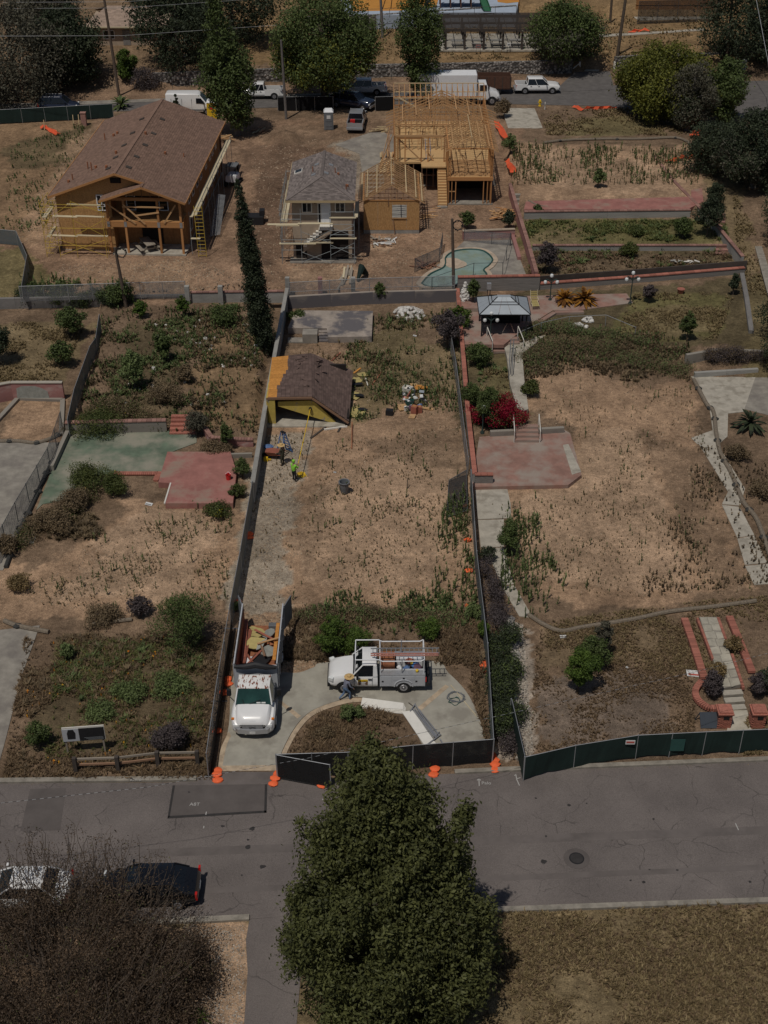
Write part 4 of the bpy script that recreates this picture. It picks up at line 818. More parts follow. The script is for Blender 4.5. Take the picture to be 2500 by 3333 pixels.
    beam('top_plate',M['lumber_pale'],t,(x0,yb -3.2,6.5),(x1,yb -3.2,6.5),.1,.08);beam('brace',M['lumber_pale'],t,(1.6,yb -3.3,6.6),(4.2,yb -5.6,5.8),.06,.14)
    # stair
    n=15
    for i in range(n):y=-.4+i*.31;z=.12+(i+1)*(F2+.05)/n;beam('stair_tread',M['osb_new'],t,(5.6,y,z),(6.45,y,z),.3,.04);beam('stair_riser',M['lumber'],t,(5.6,y -.14,z -.1),(6.45,y -.14,z -.1),.02,.17)
    for x in (5.58,6.47):beam('stringer',M['osb'],t,(x,-.6,.1),(x,4.2,F2),.04,.3)
    q=MB();q.box((6.0,-.75,.05),(1.0,.5,.2));q.build('stair_pad',M['concrete_old'],t)
    for i in range(6):beam('prop',Lm,t,(1.0 -.1*i,9+i,4.5),(-1.2+.2*i,7+i*.8,0),.045,.09) if i in (0,3) else None
    return t
framed_house()
def plywood_garage():
    t=thing('garage_frame','plywood-walled garage frame with bare rafter roof beside the open house frame','garage',(-2.0,120.3,.9));W,D,H=5.45,7.6,3.35;Lm=M['lumber']
    q=MB();q.box((W/2,D/2,.12),(W,D,.5));q.build('foundation',M['block'],t)
    z0=.38
    for x0,x1,a,b in ((0,1.4,z0,H),(1.4,2.8,z0,H),(2.8,4.2,z0,1.62),(2.8,4.2,2.95,H),(4.2,W,z0,H)):beam('wall_panel',M['osb'],t,((x0+x1)/2,0,a),((x0+x1)/2,0,b),x1 -x0 -.012,.03,roll=(0,1,0))
    panels(t,'wall_panel',M['osb_dark'],0,D,z0,H,.02,'x')
    for i in range(14):y=.2+i*.55;beam('stud',Lm,t,(W -.05,y,z0),(W -.05,y,H),.1,.045)
    for i in range(9):x=.2+i*.62;beam('stud',Lm,t,(x,D,z0),(x,D,H),.045,.1)
    for y in (0,D):beam('top_plate',M['lumber_orange'],t,(-.02,y,H+.04),(W+.02,y,H+.04),.12,.1)
    for x in (0,W):beam('top_plate',M['lumber_orange'],t,(x,0,H+.04),(x,D,H+.04),.12,.1)
    xr,zr=W/2,4.95
    for i in range(15):y=-.15+i*.58;beam('rafter',Lm,t,(-.45,y,H -.18),(xr -.02,y,zr),.05,.09);beam('rafter',Lm,t,(W+.5,y,H -.2),(xr+.02,y,zr),.05,.09);beam('ceiling_joist',M['lumber_dark'],t,(0,y+.1,H+.12),(W,y+.1,H+.12),.045,.12) if i % 2 else None
    beam('ridge_board',M['lumber_pale'],t,(xr,-.15,zr+.06),(xr,D+.3,zr+.06),.05,.2)
    for x in (-.2,.35,1.3,4.15,5.1,5.7):z=zr+.1 -abs(x -xr)*.555;beam('batten',M['lumber_pale'],t,(x,-.1,z),(x,D,z),.09,.04)
    for i in range(9):x=.5+i*.56;beam('gable_stud',M['lumber_dark'],t,(x,.05,H+.1),(x,.05,zr -.1 -abs(x -xr)*.55),.05,.1)
    beam('prop',M['lumber_dark'],t,(2.9,-.05,1.6),(3.05,-.35,-.05),.06,.08);beam('prop',M['lumber_dark'],t,(2.4,-.06,4.3),(2.42,-.06,2.9),.06,.1)
    beam('window_sill',Lm,t,(2.78,-.05,1.6),(4.22,-.05,1.6),.12,.05)
    return t
plywood_garage()
# ---- collapsed garage
def collapsed():
    Yf=84.95;t=thing('collapsed_garage','half-collapsed yellow garage with sagging dark shingle roof and bare orange sheathing','garage',(-6,85,0))
    A,B,C,D=V(-8.85,91.2,2.35),V(-8.72,84.75,2.35),V(-5.38,84.75,2.4),V(-5.75,91.7,2.45);E_,F_=V(-2.68,84.5,.4),V(-2.5,91.3,1.1)
    W=lambda p:p -t.location
    rf=plate(t,'roof',[W(A),W(B),W(C),W(D)],.12,M['lumber_dark']);r2=plate(t,'roof',[W(p)-V(0,0,.22) for p in (C,E_,F_,D)],.08,M['shingle_dark'])
    # bare sheathing boards on the wall side, shingles elsewhere
    for i in range(11):
        s0,s1=i/11,(i+1)/11;l=A.lerp(B,s0);l2=A.lerp(B,s1);m=.42 if i < 4 else .42 -.045*(i -3);m=max(.2,m)+random.uniform(-.03,.03);r1=D.lerp(C,s0);rr=D.lerp(C,s1);up=V(0,0,.02)
        q=MB();q.slab([W(l)+up,W(l.lerp(r1,m))+up,W(l2.lerp(rr,m))+up -V(0,-.02,0),W(l2)+up -V(0,-.02,0)],.02);q.build('sheathing_board',M['sheathing'],rf)
        q=MB();sx=8
        for j in range(sx):
            a=m+(1 -m)*j/sx;b=m+(1 -m)*(j+.96)/sx;hh=random.uniform(.04,.055)
            for c0 in (0,.5):q.slab([W(l.lerp(r1,a).lerp(l2.lerp(rr,a),c0))+V(0,0,hh),W(l.lerp(r1,b).lerp(l2.lerp(rr,b),c0))+V(0,0,hh),W(l.lerp(r1,b).lerp(l2.lerp(rr,b),c0+.48))+V(0,0,hh -.01),W(l.lerp(r1,a).lerp(l2.lerp(rr,a),c0+.48))+V(0,0,hh -.01)],.03)
        q.build('shingles',M['shingle_dark'],rf,kind='stuff')
    shingles(r2,W(E_),W(F_),W(D),W(C),M['shingle_dark'],.34,.2,.05)
    for i in range(16):q=MB();p=D.lerp(C,random.uniform(.05,.95)).lerp(random.choice((A,F_)),random.uniform(.05,.35));q.box(W(p)+V(0,0,.1),(random.uniform(.2,.7),random.uniform(.1,.3),.03),random.uniform(0,3),tilt=(random.uniform(-.3,.3),random.uniform(-.2,.4)));q.build('torn_shingle',M['shingle_dark'],rf)
    beam('fascia',M['lumber_dark'],t,W(B)+V(-.1,-.05,-.1),W(C)+V(0,-.05,-.1),.05,.16);beam('fascia',M['lumber_dark'],t,W(C)+V(0,-.05,-.1),W(E_)+V(0,-.05,-.1),.05,.16)
    q=MB();q.box(W(V(-8.45,Yf,1.1)),(.5,.45,2.25));q.build('corner_post',M['yellow_paint'],t)
    a=[AY(905,1308,Yf),AY(1020,1304,Yf),AY(1098,1378,Yf),AY(1085,1378,Yf),AY(905,1322,Yf)];a=[W(p) for p in a];q=MB();n=len(a);q.add(a+[p+V(0,.15,0) for p in a],[tuple(range(n)),tuple(range(2*n -1,n -1,-1))]+[((i+1) % n,i,n+i,n+(i+1) % n) for i in range(n)]);q.build('gable_wall',M['yellow_paint'],t)
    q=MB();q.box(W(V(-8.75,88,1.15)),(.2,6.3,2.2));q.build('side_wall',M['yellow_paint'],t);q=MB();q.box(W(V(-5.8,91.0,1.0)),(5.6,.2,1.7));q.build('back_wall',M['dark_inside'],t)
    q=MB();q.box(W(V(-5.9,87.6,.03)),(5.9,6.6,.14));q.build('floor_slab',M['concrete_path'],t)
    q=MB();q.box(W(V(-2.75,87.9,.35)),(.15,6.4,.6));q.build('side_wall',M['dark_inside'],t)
    q=MB();a=AY(1010,1330,Yf -.1);q.tube(W(a)+V(0,.05,0),W(a)+V(0,-.12,0),.12,8);q.build('wall_lamp',M['black'],t)
    return t
collapsed()
# yellow stucco shards and broken lumber beside the fallen roof
def shard(name,label,u,v,pts,m,z=.08,tilt=.12,cat='debris',group='broken stucco beside the fallen roof'):
    p=GT(u,v);q=MB();k=random.uniform(-tilt,tilt)
    q.prism([(x,y) for x,y in pts],lambda x,y:z+k*x -.03,lambda x,y:z+k*x);o=q.build(name,M[m],None,label=label,cat=cat,group=group,loc=p);return o
def jag(rx,ry,n=9):return [(rx*math.cos(6.283*i/n)*random.uniform(.6,1.15),ry*math.sin(6.283*i/n)*random.uniform(.6,1.15)) for i in range(n)]
for u,v,rx,ry,lb in ((1160,1345,.75,.9,'largest yellow stucco shard at the foot of the fallen roof'),(1155,1290,.45,.8,'yellow stucco shard in the middle of the row by the fallen roof'),(1162,1240,.4,.5,'yellow stucco shard at the far end of the row by the fallen roof'),(1186,1222,.6,.4,'lone yellow plaster sheet lying off the fallen roof')):shard('stucco_shard',lb,u,v,jag(rx,ry,11),'yellow_plaster',.12)
for u,v,lb in ((1172,1295,'torn black roofing felt between the yellow shards'),(1165,1258,'torn black roofing felt at the roof edge, farther one'),(1180,1340,'torn black roofing felt on the largest yellow shard')):shard('roofing_felt',lb,u,v,jag(.5,.25,9),'black',.25,.3)
def stick(label,u0,v0,u1,v1,m='lumber_dark',w=.09,h=.06,name='board',cat='board',group=None,z0=.05,z1=.05):
    a=GT(u0,v0)+V(0,0,z0);b=GT(u1,v1)+V(0,0,z1);q=MB();c=(a+b)/2;q.bar(a -c,b -c,w,h);return q.build(name,M[m],None,label=label,cat=cat,group=group,loc=c)
stick('dark broken board propped at the garage mouth',1012,1428,1070,1384,'wood_black',.14);stick('white pipe lying across the garage mouth',1055,1400,1130,1390,'trim',.12,.12,'pipe','pipe');stick('dark rafter lying beside the white pipe',1100,1408,1118,1376,'wood_black',.14)
stick('red-brown steel bar standing near the garage mouth',1145,1462,1146,1385,'rust',.07,.07,'bar','bar',z1=.3);stick('reddish plank behind the fallen roof',1080,1176,1108,1150,'wood_red',.12);stick('red-brown plank lying right of the yellow plaster sheet',1212,1254,1242,1212,'wood_red',.1);stick('short orange plank beside the fallen roof',1152,1216,1174,1200,'sheathing',.16);stick('white downpipe leaning by the yellow plaster sheet',1190,1232,1197,1256,'trim',.07,.07,'pipe','pipe')
# ------------------------------------------------------------------ walls, fences, terraces
def wall(name,label,pts,h,m,th=.2,cap=None,caplen=.42,capm='brick',seg=3.0,z=0.0,cat='wall',group=None,follow=False,caph=.09):
    P=[Vector((p[0],p[1],z)) for p in pts];t=thing(name,label,cat,P[0],group=group);o=P[0]
    for a,b in zip(P,P[1:]):
        d=b -a;L=d.length;n=max(1,round(L/seg));u=d.normalized()
        for i in range(n):
            s=a+d*(i/n);e=a+d*((i+1)/n);zz=hz((s.x+e.x)/2,(s.y+e.y)/2)*.0 if not follow else hz((s.x+e.x)/2 -.4,(s.y+e.y)/2);hh=h+zz
            beam('wall_panel',M[m],t,s -o+V(0,0,hh/2 -.15) ,e -o+V(0,0,hh/2 -.15)-u*.012,th,hh+.3)
            if cap:
                k=max(1,round((e -s).length/caplen))
                for j in range(k):c0=s.lerp(e,j/k);c1=s.lerp(e,(j+1)/k);beam('cap',M[capm],t,c0 -o+V(0,0,hh+caph/2),c1 -o -u*.02+V(0,0,hh+caph/2),th+.1,caph)
    return t
def fence(label,pts,h,mesh,post='galv',gap=2.6,z=None,cat='fence',group=None,name='chain_link_fence',rails=(1.0,),r=.03,sag=0.0,thick=.02,foot=False,bow=0.0,low=.05):
    P=[Vector((p[0],p[1],hz(p[0],p[1]) if z is None else z)) for p in pts];t=thing(name,label,cat,P[0],group=group);o=P[0];first=True
    for a,b in zip(P,P[1:]):
        d=b -a;n=max(1,round(d.length/gap));prev=None
        for i in range(n+1):
            p=a+d*(i/n);p.z=hz(p.x,p.y) if z is None else z
            if first or i > 0:pipe('post',M[post],t,p -o+V(0,0,-.1),p -o+V(random.uniform(-.04,.04),0,h+.03),r)
            first=False
            if prev is not None:
                for k in rails:pipe('rail',M[post],t,prev -o+V(0,0,h*k),p -o+V(0,0,h*k),r*.7)
                if mesh:
                    q=MB();ns=8;nv=Vector((-d.y,d.x,0)).normalized();base=prev -o;e=p -o;top=[];bot=[]
                    for s in range(ns+1):
                        f=s/ns;w=math.sin(f*math.pi)*bow*random.uniform(.6,1.3);c=base.lerp(e,f);top.append(c+V(0,0,h -sag*math.sin(f*math.pi)));bot.append(c+nv*w+V(0,0,low+random.uniform(0,.06 if bow else .01)))
                    for s in range(ns):
                        th=nv*thick;q.hexa([bot[s]-th,bot[s+1]-th,bot[s+1]+th,bot[s]+th,top[s]-th,top[s+1]-th,top[s+1]+th,top[s]+th])
                    q.build('screen' if 'screen' in mesh else 'mesh',M[mesh],t)
            prev=p
            if foot and i % 2 == 0:q=MB();q.box(p -o+V(0,0,.03),(.9,.06,.05),math.atan2(d.y,d.x)+1.57);q.build('foot',M[post],t)
    return t
# middle lot, both sides
wall('boundary_wall','long grey block wall along the left side of the middle lot',[(-8.62,106),(-8.8,95),(-8.95,84),(-9.0,74.2)],1.55,'block',.22,True,1.6,'block',1.6,caph=.06)
fence('chain link fence with slats continuing from the long grey block wall to the dump truck',[(-9.0,74.1),(-9.1,66),(-9.2,60.5)],1.75,'privacy','galv',2.8)
fence('temporary chain link fence with dark screen beside the dump truck',[(-9.2,60.4),(-9.25,54),(-9.2,48.2)],1.75,'chain','galv',3.0,foot=True)
q=MB();q.box((0,0,.0),(.03,12.0,.85));o=one('screen_strip',q,M['screen_thin'],'fallen black screen along the foot of the temporary fence','screen');o.location=(-9.12,54.2,.02)
wall('boundary_wall','block wall with red brick cap between the debris lot and the gazebo patio',[(6.62,108.0),(6.5,97),(6.35,85.5),(6.36,76.2)],.95,'block',.24,True,.55,'brick',2.2,follow=False)
wall('return_wall','short brick-capped grey wall at the corner of the red patio',[(6.36,76.2),(7.66,76.2)],.95,'block_brick',.24,True,.4,'brick',1.4)
fence('chain link fence with privacy weave along the right side of the middle lot',[(6.05,75.6),(5.85,66),(5.95,57),(5.75,49.2)],1.75,'privacy','galv',2.9)
fence('old chain link fence leaning inside the brick-capped wall',[(5.4,100.5),(5.75,92),(5.85,84),(5.95,77.5)],1.6,'chain','galv',4.2)
q=MB();a=[V(4.25,72.2,.1),V(5.7,72.8,.25),V(5.85,77.5,.5),V(4.6,76.8,.1)]
t=thing('fence_panel','fallen chain link panel with dark mesh lying on the dirt by the fence','fence panel',a[0])
for i in range(4):pipe('frame',M['fence_mesh_post'],t,a[i]-a[0],a[(i+1) % 4]-a[0],.03)
pipe('frame',M['fence_mesh_post'],t,a[0].lerp(a[3],.5)-a[0],a[1].lerp(a[2],.5)-a[0],.025);q.slab([p -a[0] for p in a],.01);q.build('mesh',M['chain_dark'],t)
fence('black screened fence along the street front of the middle lot',[(-5.6,48.1),(-1.9,48.25),(1.5,48.75),(5.72,49.2)],1.75,'screen_thin','galv',1.9,bow=.06,rails=(1.0,))
t=fence('black screened gate panel swung out at the drive entrance',[(-5.55,48.05),(-2.75,47.35)],1.75,'screen_thin','galv',2.9,rails=(1.0,.06))
fence('dark green screened fence along the street front of the right lot',[(7.28,47.9),(10.0,48.75),(13.4,49.5),(17,49.75),(21,50.0),(26,50.3)],1.75,'screen_green','galv',2.4,bow=.12,rails=(1.0,),low=.12)
fence('dark green screen turning the corner beside the ivy strip',[(6.95,52.3),(7.28,47.9)],1.75,'screen_green','galv',2.3)
t=thing('notice','small red and white notice on the dark green screen','sign',(12.95,49.28,1.45));q=MB();q.box((0,0,0),(.5,.02,.28));q.build('panel',M['litter'],t);q=MB();q.box((0,-.014,.01),(.42,.012,.12));q.build('print',M['curb_red'],t)
q=MB();q.box((0,0,0),(.75,.012,.85));q.build('patch',M['plastic_teal'],None,label='paler green patch sewn on the dark green screen',cat='patch',loc=(15.55,49.58,.95))
# left: split rail fence, sign, orchard fences
t=thing('split_rail_fence','dark weathered split rail fence at the kerb of the left lot','fence',(-16.2,48.6,0))
pp=[V(-16.2,48.7,0),V(-14.0,48.8,0),V(-11.95,49.15,0),V(-9.85,49.2,0)]
for i,p in enumerate(pp):beam('post',M['wood_black'],t,p -pp[0]+V(0,-.1,-.1),p -pp[0]+V(0,-.1,1.1),.2,.2)
for a,b in zip(pp,pp[1:]):
    for z in (.5,.9):beam('rail',M['wood_grey'] if z > .6 else M['lumber_dark'],t,a -pp[0]+V(0,0,z),b -pp[0]+V(0,0,z),.07,.12)
t=thing('billboard','board sign with white and black halves on two posts in the left lot','sign',(-15.9,49.9,0),R(6))
for x in (-1.0,.95):beam('post',M['wood_grey'],t,(x,.05,0),(x,.05,1.9),.09,.09)
q=MB();q.box((0,0,1.5),(2.2,.05,1.0));q.build('board',M['trim'],t);q=MB();q.box((.42,-.035,1.46),(1.3,.02,.86));q.build('dark_panel',M['black'],t);q=MB();q.box((-.68,-.035,1.46),(.86,.02,.86));q.build('pale_panel',M['grey_paint'],t)
q=MB();q.prism([(-.24,-.3),(.16,-.3),(.2,.1),(.1,.35),(-.16,.35),(-.24,.1)],-.01,.01);q.v=[(x -.62,-.05 -z,y+1.5) for x,y,z in q.v];q.build('emblem',M['black'],t)
for i in range(3):q=MB();q.box((.5+.05*i,-.05,1.22 -.07*i),(1.0 -.1*i,.01,.025));q.build('print_line',M['plastic_grey'],t)
fence('chain link fence with dark screen on the slope of the rocky garden',[tuple(GT(228,1425))[:2],tuple(GT(300,1185))[:2],tuple(GT(330,1080))[:2]],1.6,'privacy','galv',3.0)
fence('bare chain link fence along the concrete pad at the left edge',[tuple(G(205,1400))[:2],tuple(G(165,1520))[:2],tuple(G(60,1700))[:2],tuple(G(-20,1850))[:2]],1.6,'chain','fence_mesh_post',2.5)
wall('low_wall','low concrete kerb wall between the green slab and the concrete pad',[tuple(G(222,1420))[:2],tuple(G(170,1535))[:2]],.5,'concrete_old',.3,seg=9)
wall('enclosure_wall','pink plastered wall with a grey patch at the left edge',[tuple(G(-200,1345))[:2],tuple(G(45,1300))[:2],tuple(G(212,1300))[:2]],1.5,'pink_wall',.25,True,2.5,'concrete_path',8,caph=.06)
a=AY(110,1290,G(45,1300).y -.14);q=MB();q.prism([(-1.3,-.55),(1.2,-.55),(1.15,0),(.8,.3),(.2,.5),(-.8,.5),(-1.25,.3)],-.01,.01);q.v=[(x,-z,y) for x,y,z in q.v];q.build('plaster_patch',M['plaster_grey'],None,label='grey bare plaster patch on the pink enclosure wall',cat='patch',loc=(a.x,a.y,.75))
wall('planter_kerb','low concrete kerb round the sandy bed at the left edge',[tuple(G(-60,1430))[:2],tuple(G(60,1300))[:2],tuple(G(205,1305))[:2],tuple(G(200,1420))[:2]],.22,'concrete_old',.35,seg=20)
wall('retaining_wall','crumbling grey retaining wall behind the green slab',[tuple(G(218,1412))[:2],tuple(G(545,1404))[:2]],.95,'concrete_old',.3,True,.35,'brick_dull',12)
for i in range(5):
    a=G(552,1416);q=MB();q.box((a.x+1.0,a.y+.15+i*.33,.08+i*.085),(2.0,.34,.17+i*.17));structure('brick_step',q,M['brick'])
wall('planter_wall','small pink block planter wall by the brick steps',[tuple(G(668,1412))[:2],tuple(G(690,1445))[:2],tuple(G(750,1450))[:2],tuple(G(826,1452))[:2]],.55,'pink_wall',.25,True,.22,'brick_dull',5)
wall('brick_edging','row of red edging bricks along the green slab',[tuple(G(372,1545))[:2],tuple(G(515,1545))[:2]],.1,'brick',.3,True,.14,'brick',9,caph=.06)
wall('brick_edging','short brick edging end at the corner of the pink slab',[tuple(G(507,1568))[:2],tuple(G(520,1540))[:2]],.1,'brick',.3,True,.14,'brick',9,caph=.06)
wall('planter_edge','grey low planter edge against the long block wall',[tuple(G(752,1490))[:2],tuple(G(822,1488))[:2]],.35,'concrete_old',.2,seg=5)
# upper left: retaining kerb and fences behind the rocky garden
wall('retaining_wall','low block retaining wall under the yard of the brown-roofed house',[tuple(G(-300,1010))[:2],tuple(G(54,1003))[:2],tuple(G(467,994))[:2],tuple(G(880,988))[:2]],1.0,'block_dark',.3,seg=2.5)
fence('wire fence above the low retaining wall of the brown-roofed house',[tuple(G(70,985,.9))[:2],tuple(G(460,972,.9))[:2],tuple(G(605,968,.9))[:2]],1.5,'chain','galv',2.2,z=.95)
fence('chain link fence going up the far left side of the brown-roofed house yard',[tuple(G(78,985,.9))[:2],tuple(G(95,880,.9))[:2],tuple(G(60,800,.9))[:2],tuple(G(-40,790,.9))[:2]],1.5,'privacy','galv',2.6,z=.9)
for u in (612,720):p=G(u,980,.95);q=MB();q.box((0,0,.85),(.4,.4,1.9));q.build('pillar',M['block'],None,label='square block gate pillar, %s' % ('nearer the pole with the coil' if u == 612 else 'nearer the tall cypress'),cat='pillar',loc=(p.x,p.y,.6))
wall('block_wall','block wall between the two square pillars in front of the dirt pile',[tuple(G(622,976,.95))[:2],tuple(G(925,972,.95))[:2]],.75,'block',.22,True,.5,'brick_dull',2.4,z=.9)
for u,c in ((937,'block'),(1043,'pink_wall'),(1150,'block')):p=G(u,950,.9);q=MB();q.box((0,0,.75),(.38,.38,1.7));q.build('pillar',M[c],None,label={937:'grey pillar at the upper end of the long block wall',1043:'red-brown pillar in front of the scaffolded house',1150:'grey pillar nearest the green tarp'}[u],cat='pillar',loc=(p.x,p.y,.7))
wall('retaining_wall','stained concrete retaining wall at the top of the debris lot',[(-8.5,105.2),(-1,106.2),(6.5,106.6)],1.15,'concrete_burnt',.3,seg=4)
fence('pipe rail fence on top of the stained retaining wall',[(-8.4,105.6),(-1.3,106.5),(6.3,107.0)],1.3,'chain','galv',3.4,z=1.0,rails=(1.0,.3))
# pool level walls
wall('retaining_wall','tall grey block wall with brick cap behind the gazebo',[(6.6,107.3),(14.0,107.6)],2.05,'block_brick',.3,True,.5,'brick',7.5)
wall('retaining_wall','long grey block wall with dark top band behind the lamp posts',[(14.05,107.7),(23,109.2),(33.3,111.2)],1.25,'block_brick',.3,True,.6,'brick',9)
wall('wall_band','dark weathered band of boards on the long grey wall',[(14.1,108.2),(23,109.7),(33.6,111.7)],1.75,'wood_black',.12,seg=6) 
wall('boundary_wall','pink-red plaster wall between the pool and the grassy terraces',[(13.75,108.3),(13.6,116),(13.35,124),(13.2,131)],2.05,'pink_wall',.25,True,.5,'brick_dull',4.2)
wall('boundary_wall','grey block wall with brick cap along the side street',[(33.2,112),(32.4,120),(30.5,132),(29.8,140)],2.0,'block',.25,True,.7,'brick_dull',3)
wall('terrace_wall','low brick-topped wall between the two grass terraces',[tuple(G(1732,815,.9))[:2],tuple(G(2385,815,.9))[:2]],.5,'block',.25,True,.35,'brick_dull',8,z=.9)
wall('terrace_wall','grey wall under the long pink terrace slab',[tuple(G(1705,712,1.3))[:2],tuple(G(2245,706,1.3))[:2]],.72,'block',.25,True,.4,'brick_dull',8,z=1.3)
wall('pool_kerb','pink plaster wall behind the pool',[tuple(G(1505,778,.9))[:2],tuple(G(1675,772,.9))[:2]],.8,'pink_wall',.25,True,1.2,'coping',6,z=.9)
wall('pool_bench','low pink kerb along the pool side of the pink wall',[tuple(G(1668,772,.9))[:2],tuple(G(1690,848,.9))[:2]],.35,'pink_wall',.35,z=.9,seg=5)
for i,(u0,u1,v0,dv) in enumerate(((2330,2358,745,22),(2330,2378,822,14),(1675,1700,690,30))):
    n=4 if i != 1 else 3
    for k in range(n):a,b=G(u0,v0 -k*dv/n*1.4,1.1),G(u1,v0 -k*dv/n*1.4,1.1);q=MB();z0=(1.3,.9,1.3)[i];q.box(((a.x+b.x)/2,a.y+.1,z0+.07+k*.08),(b.x -a.x,.45,.16+k*.16));structure('step',q,M['brick_dull'] if i < 2 else M['concrete_old'])
wall('side_wall','low grey wall with hanging dry vines at the right driveway',[tuple(G(2228,1198))[:2],tuple(G(2330,1180))[:2],tuple(G(2530,1188))[:2]],1.25,'concrete_old',.3,seg=4)
wall('low_wall','low tile-faced kerb wall at the head of the right driveway',[tuple(G(2258,1228))[:2],tuple(G(2465,1215))[:2]],.45,'block',.3,seg=2.2)
wall('side_wall','rough stone wall running up the right edge of the gazebo lawn',[tuple(G(2440,1110))[:2],tuple(G(2425,1000))[:2],tuple(G(2410,920))[:2]],1.0,'block_dark',.4,seg=2)
# patio walls and steps of the red patio
wall('patio_kerb','peeling grey-blue kerb behind the red patio',[tuple(G(1595,1418,.3))[:2],tuple(G(1676,1414,.3))[:2]],.4,'concrete_old',.3,z=.3,seg=5);wall('patio_kerb','peeling pale kerb right of the patio steps',[tuple(G(1750,1410,.3))[:2],tuple(G(1835,1405,.3))[:2]],.4,'concrete_old',.3,z=.3,seg=5)
t=thing('patio_steps','four red steps with white pipe handrails leading down to the red patio','steps',G(1715,1440,.3));o=t.location
for i in range(4):beam('tread',M['red_patio'],t,(-.9,.2+i*.36,.1+i*.085),(.9,.2+i*.36,.1+i*.085),.4,.18+i*.17 -.0)
for sx in (-.95,.95):
    pipe('handrail',M['trim'],t,(sx,.0,0),(sx,.0,.95),.035);pipe('handrail',M['trim'],t,(sx,.0,.95),(sx,1.5,1.55),.035);pipe('handrail',M['trim'],t,(sx,1.5,1.55),(sx,1.5,.6),.035)
t=thing('patio_steps','red steps with white handrails leading down from the gazebo patio','steps',G(1645,1140,.3))
for i in range(4):beam('tread',M['red_patio'],t,(-1.0,.1+i*.4,-.15+i*.11),(1.25,.25+i*.4,-.15+i*.11),.45,.2+i*.1)
for x,y in ((-1.1,0),(1.5,.2)):pipe('handrail',M['trim'],t,(x,y,-.3),(x,y,.85),.035);pipe('handrail',M['trim'],t,(x,y,.85),(x -.35,y+1.7,1.3),.035);pipe('handrail',M['trim'],t,(x -.35,y+1.7,1.3),(x -.35,y+1.7,.3),.035)
t=thing('handrail','dark double pipe handrail beside the sloping walk','handrail',G(1655,1235,.1))
for x in (0,.25):pipe('post',M['plastic_grey'],t,(x,0,0),(x,0,1.0),.03);pipe('rail',M['plastic_grey'],t,(x,0,1.0),(x+.5,4.6,1.3),.035);pipe('post',M['plastic_grey'],t,(x+.5,4.6,0),(x+.5,4.6,1.3),.03)
fence('low pipe fence across the weedy bank below the patio',[tuple(GT(1685,1118))[:2],tuple(GT(1760,1085))[:2],tuple(GT(1850,1065))[:2],tuple(GT(1970,1060))[:2],tuple(GT(2065,1100))[:2]],1.0,None,'galv',3.5)
wall('planter_wall','long red planter box behind the gazebo',[tuple(G(1502,1013,.75))[:2],tuple(G(1572,1013,.75))[:2]],.4,'red_patio',.3,z=.7,seg=5);wall('planter_wall','red planter box in front of the orange agave',[tuple(G(1808,984,.75))[:2],tuple(G(1860,982,.75))[:2]],.4,'red_patio',.3,z=.7,seg=5);wall('patio_edge','low brick edge at the corner of the gazebo patio',[tuple(G(1755,1052,.75))[:2],tuple(G(1806,1020,.75))[:2],tuple(G(1900,1018,.75))[:2]],.2,'red_patio',.4,z=.7,seg=5)
# pool
def pool():
    out=curve([(1372,925),(1400,895),(1440,875),(1450,860),(1452,838),(1480,820),(1530,814),(1575,820),(1603,845),(1592,866),(1575,880),(1584,895),(1580,915),(1540,930),(1450,935),(1395,935),(1372,925)],5)[:-1]
    P=[G(u,v,.95) for u,v in out];c=sum(P,Vector())/len(P);t=thing('swimming_pool','kidney-shaped swimming pool with pale green shell and concrete coping','pool',(c.x,c.y,.95));n=len(P)
    O_=[]
    for i in range(n):
        d=(P[(i+1) % n]-P[i -1]);nn=Vector((d.y,-d.x,0)).normalized();
        if nn.dot(P[i]-c) < 0:nn=-nn
        O_.append(P[i]+nn*.5)
    for i in range(n):
        j=(i+1) % n;q=MB();q.hexa([P[i]+V(0,0,-.2),P[j]+V(0,0,-.2),O_[j]+V(0,0,-.2),O_[i]+V(0,0,-.2),P[i]+V(0,0,.09),P[j]+V(0,0,.09),O_[j]+V(0,0,.09),O_[i]+V(0,0,.09)]);q.build('coping_stone',M['coping'],t,True)
    q=MB();f=[tuple(range(n))];vs=[p+V(0,0,.055) for p in P];q.add(vs,f);o=q.build('water',M['pool_shell'],t,True)
    q=MB();q.path([p+V(0,0,.075) for p in P],.09,6,closed=True);q.build('tile_shadow_band',M['plastic_teal'],t,True)  # dark ring: pool tile plus a painted shadow line inside the coping
    for k,(u,v,r) in enumerate(((1470,855,.95),(1485,862,1.0))):
        q=MB();p=G(u,v,.95);q.lathe([(r,.05),(r,.1 -.02*k),(r*.85,.105 -.02*k)],(p.x,p.y,.95),16);q.build('pool_step',M['coping'],t,True)
    return t
lifted('pool_deck',[(1378,945),(1385,890),(1440,850),(1510,785),(1668,780),(1716,903),(1490,905),(1484,950)],M['concrete_old'],.955,.1)
pool()
fence('bent dark wire fence round the pool',[tuple(G(1350,885,.95))[:2],tuple(G(1430,850,.95))[:2],tuple(G(1440,800,.95))[:2]],1.3,'chain','fence_mesh_post',2.2,z=.95);fence('dark wire fence crossing in front of the pool',[tuple(G(1405,948,.95))[:2],tuple(G(1540,900,.95))[:2],tuple(G(1636,898,.95))[:2],tuple(G(1660,800,.95))[:2]],1.3,None,'fence_mesh_post',3,z=.95);fence('dark wire fence behind the pool along the pink kerb',[tuple(G(1510,785,.95))[:2],tuple(G(1600,795,.95))[:2],tuple(G(1662,800,.95))[:2]],1.2,'chain','fence_mesh_post',3,z=.95)
